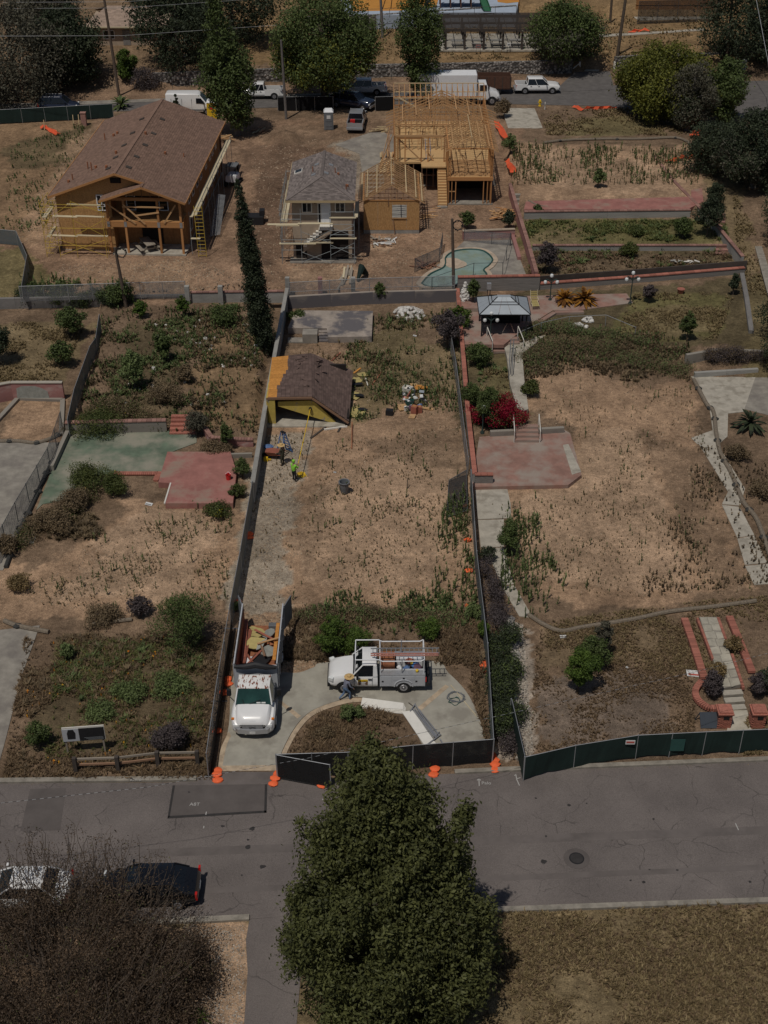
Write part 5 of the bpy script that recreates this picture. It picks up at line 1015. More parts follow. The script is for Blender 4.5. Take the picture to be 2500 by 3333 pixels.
# gazebo
def gazebo():
    t=thing('gazebo','grey metal hardtop gazebo with open sides on the brick patio','gazebo',(10.05,99.6,.76));w,d=2.0,1.6;he=2.05
    for x in (-w+.15,w -.15):
        for y in (-d+.15,d -.15):beam('post',M['black'],t,(x,y,0),(x,y,he),.12,.12)
    for y in (-d,d):beam('beam',M['black'],t,(-w,y,he),(w,y,he),.08,.15)
    for x in (-w,w):beam('beam',M['black'],t,(x,-d,he),(x,d,he),.08,.15)
    lv=[(w+.15,d+.15,he+.05),(w*.62,d*.55,he+.55),(w*.5,d*.38,he+.68),(w*.28,d*.12,he+.95)]
    def ring(k):a,b,z=lv[k];return [V(-a,-b,z),V(a,-b,z),V(a,b,z),V(-a,b,z)]
    for k in (0,1,2):
        A,B=ring(k),ring(k+1)
        for s in range(4):
            for f0,f1 in ((0.01,.37),(.38,.62),(.63,.99)):
                q=MB();q.slab([A[s].lerp(A[(s+1) % 4],f0),A[s].lerp(A[(s+1) % 4],f1),B[s].lerp(B[(s+1) % 4],f1),B[s].lerp(B[(s+1) % 4],f0)],.03);q.build('roof_panel',M['gazebo_roof'],t)
        for s in range(4):pipe('hip_bar',M['black'],t,A[s]+V(0,0,.02),B[s]+V(0,0,.02),.04);pipe('eave_bar',M['black'],t,A[s]+V(0,0,.01),A[(s+1) % 4]+V(0,0,.01),.035)
    q=MB();a,b,z=lv[3];q.box((0,0,z),(2*a,2*b,.05));q.build('roof_cap',M['gazebo_roof'],t)
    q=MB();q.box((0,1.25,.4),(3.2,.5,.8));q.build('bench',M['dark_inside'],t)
    return t
gazebo()
def street_lamp(label,p,h,arms=2,group='globe lamp posts round the patio'):
    t=thing('lamp_post',label,'lamp post',p,0,group);q=MB();q.lathe([(.16,0),(.16,.12),(.07,.25),(.05,.5),(.045,h),(.08,h+.02),(.04,h+.06)],(0,0,0),10);q.build('post',M['iron_green'],t,smooth=True)
    g=[(0,0,h+.22)]
    if arms:
        for s in (-1,1):q=MB();q.path([(0,0,h -.45),(s*.25,0,h -.2),(s*.45,0,h -.1),(s*.52,0,h -.25)],[.05,.06,.06,.04],6);q.build('arm',M['iron_green'],t,smooth=True);g.append((s*.52,0,h -.38))
    for c in g:q=MB();q.lathe([(.05,-.17),(.13,-.12),(.17,0),(.13,.12),(.05,.17)],c,12);q.build('globe',M['lamp_glass'],t,smooth=True)
    return t
def lamp_h(p,v):return AY(PU,v,p.y).z -p.z -.35
for u,v,vt,lb,am in ((1595,1115,1016,'three-globe lamp post in front of the gazebo',2),(1790,978,893,'three-globe lamp post beside the red planter box',2),(2050,990,884,'three-globe lamp post on the lawn against the long grey wall',2),(1570,1410,1320,'single-globe lamp post in the bougainvillea',0)):
    p=GT(u,v);street_lamp(lb,p,max(1.6,lamp_h(p,vt)),am)
# lounge chair
t=thing('lounge_chair','cream and yellow reclining lounge chair on the brick patio','lounge chair',G(1740,998,.76),R(4))
for x in (-.3,.3):pipe('frame',M['plank'],t,(x,-.7,.35),(x,.45,.38),.025);pipe('frame',M['plank'],t,(x,.45,.38),(x,.8,1.25),.025);pipe('armrest',M['plank'],t,(x*1.1,-.1,.6),(x*1.1,.55,.65),.03);[pipe('leg',M['plank'],t,(x,y,.36),(x,y,0),.022) for y in (-.6,.4)]
for i in range(7):beam('slat',M['yellow_plaster'],t,(-.28,-.65+i*.17,.38),(.28,-.65+i*.17,.38),.12,.015)
for i in range(5):f=i/5;beam('slat',M['yellow_plaster'],t,(-.28,.48+.3*f,.45+.78*f),(.28,.48+.3*f,.45+.78*f),.05,.1)
# utility box at the grey wall, white boulders
t=thing('utility_box','grey meter box on a post at the tall grey wall','utility box',G(1590,968,.76));q=MB();q.box((0,0,1.1),(.38,.3,.55));q.build('box',M['galv'],t);beam('post',M['black'],t,(-.12,0,0),(-.12,0,.85),.06,.06);beam('post',M['black'],t,(.12,0,0),(.12,0,.85),.06,.06)
ROCKS=[]
for k in range(3):
    q=MB();q.rock((0,0,0),(.5,.5,.42),40+k);me=bpy.data.meshes.new('stone');me.from_pydata(q.v,[],q.f);me.materials.append(M['stone_white'] if k < 2 else M['stone']);ROCKS.append(me)
ROCKD=[]
for k in range(3):me=ROCKS[k].copy();me.materials.clear();me.materials.append(M['stone']);ROCKD.append(me)
def stone(p,s,parent=None,meshes=None,**kw):
    o=link('stone',random.choice(meshes or ROCKS),None,parent,**kw);o.location=p;o.rotation_euler=(random.uniform(-.4,.4),random.uniform(-.4,.4),random.uniform(0,6.3));o.scale=(s*random.uniform(.8,1.3),s*random.uniform(.8,1.2),s*random.uniform(.7,1.0));return o
def pile(label,u,v,rx,ry,h,n,smin,smax,meshes=None,name='rock_pile'):
    p=GT(u,v);t=thing(name,label,'rock pile',p)
    for i in range(n):
        a=random.uniform(0,6.283);r=math.sqrt(random.random());z=h*(1 -r)+random.uniform(0,.12);stone((rx*r*math.cos(a),ry*r*math.sin(a),z),random.uniform(smin,smax),t,meshes)
    return t
pile('heap of pale river stones on the weeds of the debris lot',1332,1025,1.35,1.5,.55,130,.22,.42);pile('tall white-painted boulder cairn beside the gazebo',1513,975,.42,.5,1.5,60,.28,.45,ROCKS[:2]);pile('white boulders spilling down the weedy bank',1880,1068,.85,.5,.3,26,.25,.5,ROCKS[:2]);pile('second strip of white boulders at the head of the weedy bank',1915,1045,.45,.5,.3,14,.25,.45,ROCKS[:2])
# erosion wattles lying on the ground
def wattle(label,pts,r=.13,m='wattle',bands=0):
    P=[GT(u,v)+V(0,0,r*.8) for u,v in curve(pts,5)];t=thing('straw_wattle',label,'wattle',P[0]);q=MB();q.path([p -P[0] for p in P],r,8);q.build('roll',M[m],t,smooth=True)
    for i in range(bands):p=P[int((i+.5)/bands*(len(P)-1))]-P[0];q=MB();q.rock(p,(.32,.26,.17),60+i);q.build('sandbag',M['wattle_black'],t)
wattle('straw wattle weighted with black bags along the right walk',[(2258,1240),(2300,1320),(2322,1345),(2330,1410),(2345,1480),(2380,1545),(2420,1640),(2465,1700),(2510,1830)],.16,bands=8)
wattle('straw wattle across the top of the terrace slab lot',[(1770,468),(1840,460),(1960,456),(2080,456),(2200,452),(2245,470)],.16,bands=3);wattle('straw wattle curving across the head of the right front lawn',[(1720,2005),(1775,2040),(1830,2058),(1900,2045),(2060,2020),(2180,1995),(2330,1978),(2460,1960)],.14)
wattle('black-bagged straw wattle along the concrete pad',[(205,1440),(170,1510),(140,1570),(100,1660),(60,1740),(20,1850)],.15,'wattle_black',7);wattle('straw wattle round the sandy bed',[(0,1440),(60,1440),(120,1445),(180,1425),(208,1400)],.15,bands=3);wattle('straw wattle at the top of the left front lawn',[(15,2025),(60,2042),(160,2062)],.15,bands=1);wattle('broken straw wattle in the dry brush of the left lot',[(300,2036),(360,2028),(430,2020)],.13)
wattle('hose curled along the pink terrace slab',[(1720,655),(1745,668),(1775,675),(1790,676)],.09,'wattle')
# ------------------------------------------------------------------ vehicles (x forward in their own frame)
def sec(x,hw,z0,z1,tp=.9,zs=.55,rnd=.10):
    zm=z0+(z1 -z0)*zs;h=[(-hw*.9,z0),(-hw*.985,z0+rnd),(-hw,z0+(zm -z0)*.6),(-hw*(1+tp)/2,zm+(z1 -zm)*.35),(-hw*tp,z1 -rnd*.8),(-hw*tp+rnd*.7,z1 -rnd*.15),(-hw*tp*.5,z1),]
    p=h+[(-y,z) for y,z in h[::-1]]
    return [(x,y,z) for y,z in p]
def wheels(t,xs,hw,r=.38,w=.26,rim='rim'):
    for x in xs:
        for s in (-1,1):
            y=s*(hw -w/2+.03);q=MB();q.lathe([(r*.62,-w/2),(r*.93,-w/2),(r,-w/2+.05),(r,w/2 -.05),(r*.93,w/2),(r*.62,w/2)],(0,0,0),20);q.v=[(x+a,y+c,r+b) for a,b,c in q.v];o=q.build('wheel',M['tyre'],t,smooth=True)
            q=MB();q.lathe([(r*.6,0),(r*.55,.03),(r*.2,.01),(r*.14,.05)],(0,0,0),12);q.v=[(x+a,y+s*(w/2+c -.015),r+b) for a,b,c in q.v];q.build('rim',M[rim],o)
            q=MB();k=10;P_=[(x+(r+.08)*math.cos(math.pi*i/k),r+(r+.08)*math.sin(math.pi*i/k)) for i in range(k+1)];yy=s*(hw+.004);q.add([(a,yy,b) for a,b in P_]+[(a,yy -s*.06,b) for a,b in P_],[tuple(range(k+1)) if s > 0 else tuple(range(k,-1,-1)),tuple(range(2*k+1,k,-1))]);q.build('wheel_arch',M['black'],t)
def cabin(t,x0,x1,xf0,xf1,zb,zt,hb,ht,paint,glass='glass_dark',roofm=None):
    # greenhouse: base from x0 to x1, roof from xf0 to xf1
    q=MB();b=[(x0,-hb,zb),(x1,-hb,zb),(x1,hb,zb),(x0,hb,zb)];u=[(xf0,-ht,zt -.06),(xf1,-ht,zt -.06),(xf1,ht,zt -.06),(xf0,ht,zt -.06)]
    q.hexa(b+u);g=q.build('cab_glass',M[glass],t)
    q=MB();m=.06;q.loft([[(xf0+m*k,-ht+.02*k,z),(xf1 -m*k,-ht+.02*k,z),(xf1 -m*k,ht -.02*k,z),(xf0+m*k,ht -.02*k,z)] for k,z in ((-.5,zt -.07),(-.3,zt -.03),(2,zt))]);q.build('roof',M[roofm or paint],t,smooth=True)
    for s in (-1,1):
        V0=lambda i,j:Vector(b[i]).lerp(Vector(u[i]),j)
        for xb,xt in ((x0,xf0),(x1,xf1)):pipe('pillar',M[paint],t,(xb,s*hb,zb),(xt,s*ht,zt -.05),.045)
        xm=(x0+x1)/2 -.1;xmt=(xf0+xf1)/2 -.1
        if x1 -x0 > 1.7:beam('pillar',M[paint],t,(xm,s*(hb+.005),zb),(xmt,s*(ht+.005),zt -.05),.1,.04,roll=(1,0,0))
    return g
def lights(t,xf,xr,hw,zf,zr,front=True,rear=True):
    for s in (-1,1):
        if front:q=MB();q.box((xf,s*(hw -.2),zf),(.12,.36,.2));q.build('headlight',M['lamp_glass'],t)
        if rear:q=MB();q.box((xr,s*(hw -.1),zr),(.1,.18,.42));q.build('taillight',M['red_light'],t)
def mirrors(t,x,hw,z,m='black',s_=1.0):
    for s in (-1,1):q=MB();q.box((x,s*(hw+.14*s_),z),(.1,.22*s_,.26*s_));q.build('mirror',M[m],t)
def pickup(label,p,rz,paint='white_paint',crew=True,L=5.8,W=1.96,H=1.9,z=.95,group='pickup trucks parked along the far street',load=None,rim='rim'):
    t=thing('pickup_truck',label,'pickup truck',p,rz,group);hw=W/2;xr,xf=-L/2,L/2;cb=xf -(4.05 if crew else 3.1)-.15;bt=1.22
    st=[(cb,hw,.42,bt),(xf -1.75,hw,.42,bt),(xf -1.65,hw,.42,bt+.02),(xf -1.0,hw*.99,.42,bt -.02),(xf -.35,hw*.96,.42,bt -.08),(xf -.1,hw*.9,.45,bt -.16),(xf,hw*.82,.5,bt -.3)]
    q=MB();q.loft([sec(*s) for s in st]);q.build('body',M[paint],t,smooth=True)
    cabin(t,cb+.05,xf -1.45,cb+.15,xf -2.2,bt -.05,H,hw*.94,hw*.78,paint)
    q=MB()
    for s in (-1,1):q.hexa([(xr,s*hw,.5),(cb,s*hw,.5),(cb,s*(hw -.16),.5),(xr,s*(hw -.16),.5),(xr,s*hw*.985,bt+.02),(cb,s*hw*.985,bt+.02),(cb,s*(hw -.14),bt+.02),(xr,s*(hw -.14),bt+.02)])
    q.build('bed_side',M[paint],t);q=MB();q.box(((xr+cb)/2,0,.68),(cb -xr,W -.3,.08));q.box((cb -.04,0,.95),(.08,W -.3,.5));q.build('bed_liner',M['black'],t)
    q=MB();q.box((xr -.02,0,.9),(.08,W -.06,.62));q.build('tailgate',M[paint],t);q=MB();q.box((xr -.1,0,.55),(.2,W*.96,.22));q.build('rear_bumper',M['steel'],t);q=MB();q.box((xf+.02,0,.55),(.18,W*.9,.26));q.build('front_bumper',M['steel'],t);q=MB();q.box((xf -.02,0,.85),(.12,W*.55,.3));q.build('grille',M['black'],t)
    lights(t,xf -.08,xr+.02,hw,.88,.95);mirrors(t,xf -1.75,hw,bt+.12,'black');wheels(t,(xf -.95,xr+1.15),hw,.40,.27,rim)
    for s in (-1,1):
        for k in ((.35,1.35) if crew else (.35,)):q=MB();q.box((cb+.15+k,s*(hw+.005),1.02),(.2,.03,.05));q.build('door_handle',M['black'],t)
    return t
def van(label,p,rz,L=5.9,W=2.05,H=2.5):
    t=thing('van',label,'van',p,rz);hw=W/2;xr,xf=-L/2,L/2
    q=MB();q.loft([sec(xr,hw*.96,.4,H -.05,.86),sec(xr+.15,hw,.35,H,.86),sec(xf -2.1,hw,.35,H,.86),sec(xf -1.75,hw,.35,H -.12,.84),sec(xf -.95,hw,.35,1.35,.9),sec(xf -.25,hw*.93,.35,1.1,.88),sec(xf,hw*.8,.45,.9,.85)]);q.build('body',M['white_paint'],t,smooth=True)
    q=MB();q.hexa([(xf -.92,-hw*.78,1.4),(xf -.9,hw*.78,1.4),(xf -.88,hw*.78,1.43),(xf -.9,-hw*.78,1.43),(xf -1.72,-hw*.7,2.3),(xf -1.72,hw*.7,2.3),(xf -1.68,hw*.7,2.34),(xf -1.68,-hw*.7,2.34)]);q.build('windshield',M['glass_dark'],t)
    for s in (-1,1):q=MB();y=s*(hw*.96+.02);q.hexa([(xf -2.2,y,1.4),(xf -1.1,y,1.4),(xf -1.1,y+s*.03,1.4),(xf -2.2,y+s*.03,1.4),(xf -2.2,y -s*.07,2.0),(xf -1.6,y -s*.07,2.0),(xf -1.6,y -s*.04,2.0),(xf -2.2,y -s*.04,2.0)]);q.build('side_window',M['glass_dark'],t)
    for k in (-2.3,-1.0,.2):q=MB();q.box((k,0,1.3),(.02,W+.015,1.3));q.build('door_seam',M['plastic_grey'],t)
    q=MB();q.box((0,0,.62),(L*.8,W+.03,.14));q.build('side_trim',M['plastic_grey'],t);lights(t,xf -.12,xr,hw,.95,1.3);mirrors(t,xf -1.3,hw,1.55,'black',1.3);wheels(t,(xf -.95,xr+1.1),hw,.36,.24)
    q=MB();q.box((xf -.05,0,.5),(.2,W*.9,.25));q.build('bumper',M['plastic_grey'],t)
    return t
def car(label,p,rz,paint,L=4.7,W=1.86,H=1.5,bt=.98,suv=False,group=None,name='car',glass='glass_dark'):
    t=thing(name,label,'car',p,rz,group);hw=W/2;xr,xf=-L/2,L/2
    q=MB();q.loft([sec(xr,hw*.78,.42,bt -.18,.85),sec(xr+.12,hw*.92,.34,bt -.03,.9),sec(xr+.55,hw*.99,.3,bt+.02,.9),sec(0,hw,.28,bt,.9),sec(xf -1.3,hw,.28,bt -.02,.88),sec(xf -.5,hw*.95,.3,bt -.16,.86),sec(xf -.12,hw*.84,.34,bt -.3,.82),sec(xf,hw*.7,.42,bt -.42,.8)]);q.build('body',M[paint],t,smooth=True)
    if suv:cabin(t,xr+.08,xf -1.2,xr+.45,xf -1.95,bt -.06,H,hw*.93,hw*.76,paint,glass)
    else:cabin(t,xr+.55,xf -1.25,xr+1.2,xf -2.0,bt -.06,H,hw*.9,hw*.70,paint,glass)
    lights(t,xf -.2,xr+.06,hw*.95,bt -.35,bt -.22);mirrors(t,xf -1.55,hw,bt+.05,paint,.8);wheels(t,(xf -.9,xr+.95),hw,.34,.23)
    if suv:
        for s in (-1,1):pipe('roof_rail',M['steel'],t,(xr+.6,s*hw*.68,H+.04),(xf -2.1,s*hw*.68,H+.04),.025)
    q=MB();q.box((xr -.01,0,.62),(.05,.5,.14));q.build('plate',M['litter'],t)
    return t
z=.95
van('white high-roof cargo van parked behind the brown-roofed house',G(622,374,z)+V(0,1.0,0),R(-1));pickup('white pickup truck half hidden behind the tall left tree',G(858,325,z)+V(-.3,1.0,0),R(181),crew=False,L=5.6);pickup('white crew-cab pickup truck parked under the big leafy tree',G(1180,312,z)+V(0,1.0,0),R(181),L=5.9)
pickup('white crew-cab pickup truck towing the rusty trailer',G(1750,307,z)+V(0,1.0,0),R(1),L=5.6);pickup('dark blue pickup truck parked in tree shade at the site entrance',G(1145,362,z)+V(0,1.6,0),R(-24),'dark_blue_paint',L=5.7,W=2.0)
t=pickup('silver pickup truck seen from behind with toolbox and red cans in its bed',G(1160,434,z)+V(0,2.85,0),R(86),'silver_paint',L=5.7,group='pickup trucks parked on the building site')
for lb,c,d,m,nm,ct in (('white toolbox in the bed of the silver pickup truck',(-.85,0,1.0),(.5,1.3,.5),'white','toolbox','toolbox'),('dark red fuel can in the bed of the silver pickup truck',(-1.5,.35,.95),(.4,.55,.45),'plastic_red','fuel_can','fuel can'),('bright red tray at the tailgate of the silver pickup truck',(-2.4,-.35,.86),(.35,.6,.28),'plastic_red','tray','tray'),('small crate of tools in the bed of the silver pickup truck',(-2.2,.5,.85),(.35,.4,.25),'plastic_grey','crate','crate')):
    q=MB();q.box((0,0,0),d);q.box((0,0,d[2]/2+.015),(d[0]*.9,d[1]*.9,.03));q.box((0,0,d[2]/2+.05),(.05,.2,.05));o=q.build(nm,M[m],None,label=lb,cat=ct,loc=pmat(t) @ Vector(c));o.rotation_euler=(0,0,R(86))
car('dark SUV parked behind the green screen at the left edge',G(190,366,z)+V(0,1.0,0),R(0),'dark_blue_paint',4.9,1.95,1.75,1.05,True)
# box truck and trailer
t=thing('box_truck','white box truck parked on the far street behind the open house frame','truck',G(1480,344,z)+V(.6,1.3,0),R(0.5))
q=MB();q.box((-1.6,0,2.35),(7.4,2.45,2.7));q.build('cargo_box',M['white'],t);q=MB();q.box((-1.6,0,.85),(7.6,.9,.3));q.build('chassis',M['black'],t)
for x in (-5.28,2.08):q=MB();q.box((x,0,2.35),(.06,2.5,2.74));q.build('box_trim',M['steel'],t)
q=MB();q.loft([sec(2.2,1.1,.6,2.6,.9),sec(3.3,1.1,.6,2.6,.88),sec(3.75,1.1,.6,1.75,.9),sec(4.6,1.0,.6,1.55,.8),sec(4.95,.85,.65,1.2,.8)]);q.build('cab',M['white_paint'],t,smooth=True)
q=MB();q.hexa([(3.74,-.9,1.75),(3.8,.9,1.75),(3.84,.9,1.78),(3.78,-.9,1.78),(3.3,-.85,2.5),(3.3,.85,2.5),(3.36,.85,2.52),(3.36,-.85,2.52)]);q.build('windshield',M['glass_dark'],t)
for s in (-1,1):q=MB();q.box((2.9,s*1.07,2.1),(.85,.05,.7));q.build('side_window',M['glass_dark'],t)
wheels(t,(4.05,-3.6),1.15,.5,.3);lights(t,4.75,-5.3,1.0,1.05,1.0);mirrors(t,3.5,1.15,2.1,'black',1.6);q=MB();q.box((5.0,0,.7),(.2,2.1,.3));q.build('bumper',M['steel'],t)
t=thing('trailer','rusty brown dump trailer between the box truck and the pickup','trailer',G(1608,309,z)+V(0,1.0,0),R(.5))
q=MB();q.box((0,0,.75),(4.2,2.0,.12));q.build('deck',M['play_wood'],t)
for s in (-1,1):
    q=MB();q.box((0,s*1.0,1.55),(4.2,.06,1.5));q.build('side',M['play_wood'],t)
    for k in range(5):q=MB();q.box((-2+k,s*1.05,1.5),(.08,.06,1.5));q.build('rib',M['wood_black'],t)
for x in (-2.1,2.1):q=MB();q.box((x,0,1.5),(.06,2.0,1.4));q.build('end',M['play_wood'],t)
beam('tongue',M['black'],t,(2.1,0,.6),(3.6,0,.55),.1,.12);wheels(t,(-.5,.45),1.05,.36,.22)
# near street cars
car('glossy black sedan parked under the brown bush on the near street',V(-11.1,40.55,.04),R(181),'black_paint',4.75,1.88,1.45,1.0);car('white car parked behind the brown bush at the left edge',V(-17.1,40.35,.04),R(181),'white_paint',4.7,1.86,1.46,1.0)
# text as flat print
def text(s,size,m,parent,Mx,name='lettering'):
    c=bpy.data.curves.new(name,'FONT');c.body=s;c.size=size;c.align_x='CENTER';c.align_y='CENTER';c.extrude=.003;o=bpy.data.objects.new(name,c);col.objects.link(o)
    dg=bpy.context.evaluated_depsgraph_get();me=bpy.data.meshes.new_from_object(o.evaluated_get(dg));bpy.data.objects.remove(o);me.materials.clear();me.materials.append(m);me.transform(Mx)
    return link(name,me,None,parent)
XF=Matrix.Rotation(R(90),4,'Z') @ Matrix.Rotation(R(90),4,'X')     # reads on a face looking along +x
YF=Matrix.Rotation(R(90),4,'X')                                       # reads on a face looking along -y
# ---- dump truck
def dump_truck():
    t=thing('dump_truck','white dump truck with rust-stained cab roof and high grey bed sides on the drive','dump truck',(-7.08,55.0,.05),R(-90));W=2.3;hw=1.12
    q=MB();q.loft([sec(2.9,1.0,.95,1.62,.92),sec(3.3,1.0,.95,1.56,.9),sec(3.75,.96,.95,1.42,.85),sec(3.98,.84,.95,1.25,.8),sec(4.06,.7,.95,1.1,.8)]);q.build('hood',M['white_paint'],t,smooth=True)
    for s in (-1,1):
        q=MB();q.loft([[(x,s*y0,za),(x,s*y1,za),(x,s*y1,zb -.1),(x,s*(y1 -.08),zb),(x,s*(y0+.05),zb)][::1 if s < 0 else -1] for x,y0,y1,za,zb in ((2.5,.75,1.16,.9,1.3),(2.9,.75,1.18,.95,1.32),(3.4,.75,1.18,.95,1.28),(3.8,.7,1.14,.6,1.15),(4.0,.65,.98,.6,1.0))]);q.build('fender',M['white_paint'],t,smooth=True)
        q=MB();q.box((3.93,s*.88,.92),(.18,.3,.16));q.build('headlight',M['lamp_glass'],t);q=MB();q.box((3.72,s*1.08,1.2),(.12,.14,.08));q.build('marker',M['amber'],t)
    q=MB();q.box((4.0,0,.9),(.16,1.15,.32));g=q.build('grille',M['black'],t)
    for i in range(5):q=MB();q.box((4.09,0,.78+i*.06),(.03,1.12,.03));q.build('bar',M['steel'],g)
    text('GMC',.17,M['black'],g,Matrix.Translation((4.12,0,.9)) @ XF,'emblem');q=MB();q.box((3.93,0,1.24),(.06,.34,.07),0,tilt=(0,.5));q.build('hood_scoop',M['plastic_grey'],t)
    q=MB();q.loft([[(3.75,-1.1,.5),(3.75,-1.1,.8),(3.85,-1.1,.8),(3.85,-1.1,.5)],[(4.02,-.8,.5),(4.02,-.8,.8),(4.14,-.8,.8),(4.14,-.8,.5)],[(4.1,0,.5),(4.1,0,.8),(4.22,0,.8),(4.22,0,.5)],[(4.02,.8,.5),(4.02,.8,.8),(4.14,.8,.8),(4.14,.8,.5)],[(3.75,1.1,.5),(3.75,1.1,.8),(3.85,1.1,.8),(3.85,1.1,.5)]]);q.build('bumper',M['silver_paint'],t);q=MB();q.box((4.23,0,.64),(.02,.32,.15));q.build('plate',M['litter'],t)
    q=MB();q.loft([sec(1.35,1.02,.8,1.62,.98),sec(2.95,1.02,.8,1.62,.97)]);q.build('cab',M['white_paint'],t,smooth=True)
    cabin(t,1.4,3.02,1.45,2.5,1.58,2.36,1.0,.86,'white_paint','glass_green','white_rusty')
    for y in (.55,.28):q=MB();q.box((2.98,y,1.68),(.05,.22,.07),0,tilt=(0,-.6));q.build('dash_paper',M['litter'],t)
    for s in (-1,1):q=MB();q.bar((3.02,s*.15 -.35,1.62),(2.9,s*.5 -.1,1.82),.025,.02);q.build('wiper',M['black'],t)
    for s in (-1,1):pipe('mirror_arm',M['black'],t,(2.75,s*1.03,1.55),(2.55,s*1.32,1.72),.025);q=MB();q.box((2.45,s*1.36,1.95),(.14,.22,.42),s*.2);q.build('mirror',M['black'],t)
    for s in (-1,1):q=MB();q.box((2.1,s*1.04,.55),(1.2,.3,.12));q.build('running_board',M['steel'],t)
    q=MB();q.box((-1.2,0,.72),(6.2,.85,.28));q.build('chassis',M['black'],t);wheels(t,(3.05,),1.14,.46,.28,'white');wheels(t,(-2.2,),1.16,.46,.5,'white')
    # bed
    bz=1.05;q=MB();q.box((-1.65,0,bz),(5.3,2.3,.12));q.build('bed_floor',M['rust'],t)
    for s in (-1,1):
        q=MB();q.box((-1.65,s*1.17,bz+.82),(5.3,.06,1.7));sd_=q.build('bed_side',M['plastic_grey'],t);q=MB();q.box((-1.65,s*1.18,bz+1.69),(5.3,.07,.06));q.build('top_rail',M['grey_paint'],sd_)
        for k in range(6):q=MB();q.box((-4.1+k*1.0,s*1.22,bz+.8),(.1,.06,1.6));q.build('rib',M['grey_paint'],sd_)
        q=MB();q.box((-1.65,s*1.13,bz+.7),(5.2,.02,1.3));q.build('inner_lining',M['rust'] if s > 0 else M['wood_red'],sd_)
        q=MB();a=R(18)*s;d0=V(-4.32,s*1.2,bz+.6)
        u_=V(-math.cos(a),math.sin(abs(a))*s,0);n_=V(u_.y,-u_.x,0)*.03;q.hexa([d0 -V(0,0,.8)-n_,d0+u_*1.15 -V(0,0,.8)-n_,d0+u_*1.15 -V(0,0,.8)+n_,d0 -V(0,0,.8)+n_,d0+V(0,0,.85)-n_,d0+u_*1.15+V(0,0,.85)-n_,d0+u_*1.15+V(0,0,.85)+n_,d0+V(0,0,.85)+n_]);dr=q.build('rear_door',M['plastic_grey'],t)
        for k in range(4):q=MB();p0=d0+n_*-1.6*s+V(0,0,-.5+k*.4) if s < 0 else d0+n_*-1.6+V(0,0,-.5+k*.4);q.bar(p0,p0+u_*1.1,.04,.1);q.build('door_rib',M['white'],dr)
    q=MB();q.box((1.02,0,bz+.8),(.08,2.36,1.6));q.build('headboard',M['grey_paint'],t);q=MB();q.path([(1.15,-1.15,bz+1.6),(1.17,-.6,bz+1.62),(1.12,0,bz+1.72),(1.17,.6,bz+1.62),(1.15,1.15,bz+1.55)],[.1,.16,.2,.17,.1],9);q.build('rolled_tarp',M['black'],t,smooth=True)
    return t
DT=dump_truck();dm_=pmat(DT)
def inbed(label,c,rz,pts=None,m='yellow_plaster',size=None,tilt=(0,0),name='plaster_piece',cat='debris'):
    q=MB()
    if pts:q.prism(pts,-.02,.02)
    else:q.box((0,0,0),size)
    o=q.build(name,M[m],None,label=label,cat=cat,group='demolition debris in the dump truck bed',loc=dm_ @ Vector(c));o.rotation_euler=(tilt[0],tilt[1],rz);return o
for i,(lb,c,rx,ry,m) in enumerate((('large yellow plaster sheet near the tail of the dump bed',(-3.2,-.35,1.45),.7,.5,'yellow_plaster'),('yellow plaster sheet in the middle of the dump bed',(-2.2,-.3,1.5),.6,.6,'yellow_plaster'),('grey plaster sheet beside the largest yellow sheet in the dump bed',(-3.0,.35,1.55),.6,.5,'plaster_grey'),('grey-green plaster sheet deep in the dump bed',(-1.6,.45,1.45),.5,.5,'plaster_grey'),('small yellow plaster scrap at the tail of the dump bed',(-3.6,-.5,1.42),.35,.3,'yellow_plaster'),('black tar sheet in the dump bed',(-.9,.0,1.4),.6,.5,'black'),('grey plaster chunk on the yellow sheets in the dump bed',(-2.0,.05,1.62),.5,.22,'plaster_grey'))):inbed(lb,c,i*.7,jag(rx,ry,10),m,tilt=(random.uniform(-.2,.2),random.uniform(-.2,.2)))
for i,(lb,c,rz,L,m) in enumerate((('red-brown board along the left side of the dump bed',(-2.4,-.95,1.6),R(92),3.6,'wood_red'),('second red-brown board along the left side of the dump bed',(-2.0,-.78,1.5),R(88),3.2,'wood_red'),('orange plywood strip along the right side of the dump bed',(-2.4,.85,1.5),R(90),3.4,'sheathing'),('broken pale board lying across the dump bed',(-2.2,.45,1.72),R(25),1.4,'lumber'),('broken red-brown board lying across the dump bed',(-2.8,.1,1.7),R(-35),1.3,'wood_red'),('red-brown board by the cab end of the dump bed',(-.8,-.35,1.55),R(60),1.7,'wood_red'),('second board by the cab end of the dump bed',(-.9,-.55,1.5),R(118),1.5,'wood_red'),('upright split board in the middle of the dump bed',(-1.5,.15,1.65),R(105),1.3,'lumber_dark'))):inbed(lb,c,rz,None,m,(L,.2 if i < 3 else .13,.04),(random.uniform(-.1,.1),random.uniform(-.08,.08)),'board','board')
inbed('white door panel by the cab end of the dump bed',(-.5,-.4,1.4),R(100),None,'white',(1.3,.6,.04),(.1,0),'door_panel','door');q=MB();q.rock((0,0,0),(.6,.35,.25),5);q.build('insulation',M['cardboard'],None,label='tan insulation bundle behind the rolled tarp',cat='insulation',group='demolition debris in the dump truck bed',loc=dm_ @ V(-.1,.15,1.45));q=MB();q.box((0,0,0),(.5,.35,.3));[q.box((0,-.14+k*.14,.16),(.5,.05,.03)) for k in range(3)];q.build('ribbed_box',M['plastic_grey'],None,label='dark ribbed box at the tail of the dump bed',cat='box',group='demolition debris in the dump truck bed',loc=dm_ @ V(-4.0,.55,1.28))
q=MB();q.box((0,0,.05),(4.2,1.9,.1));
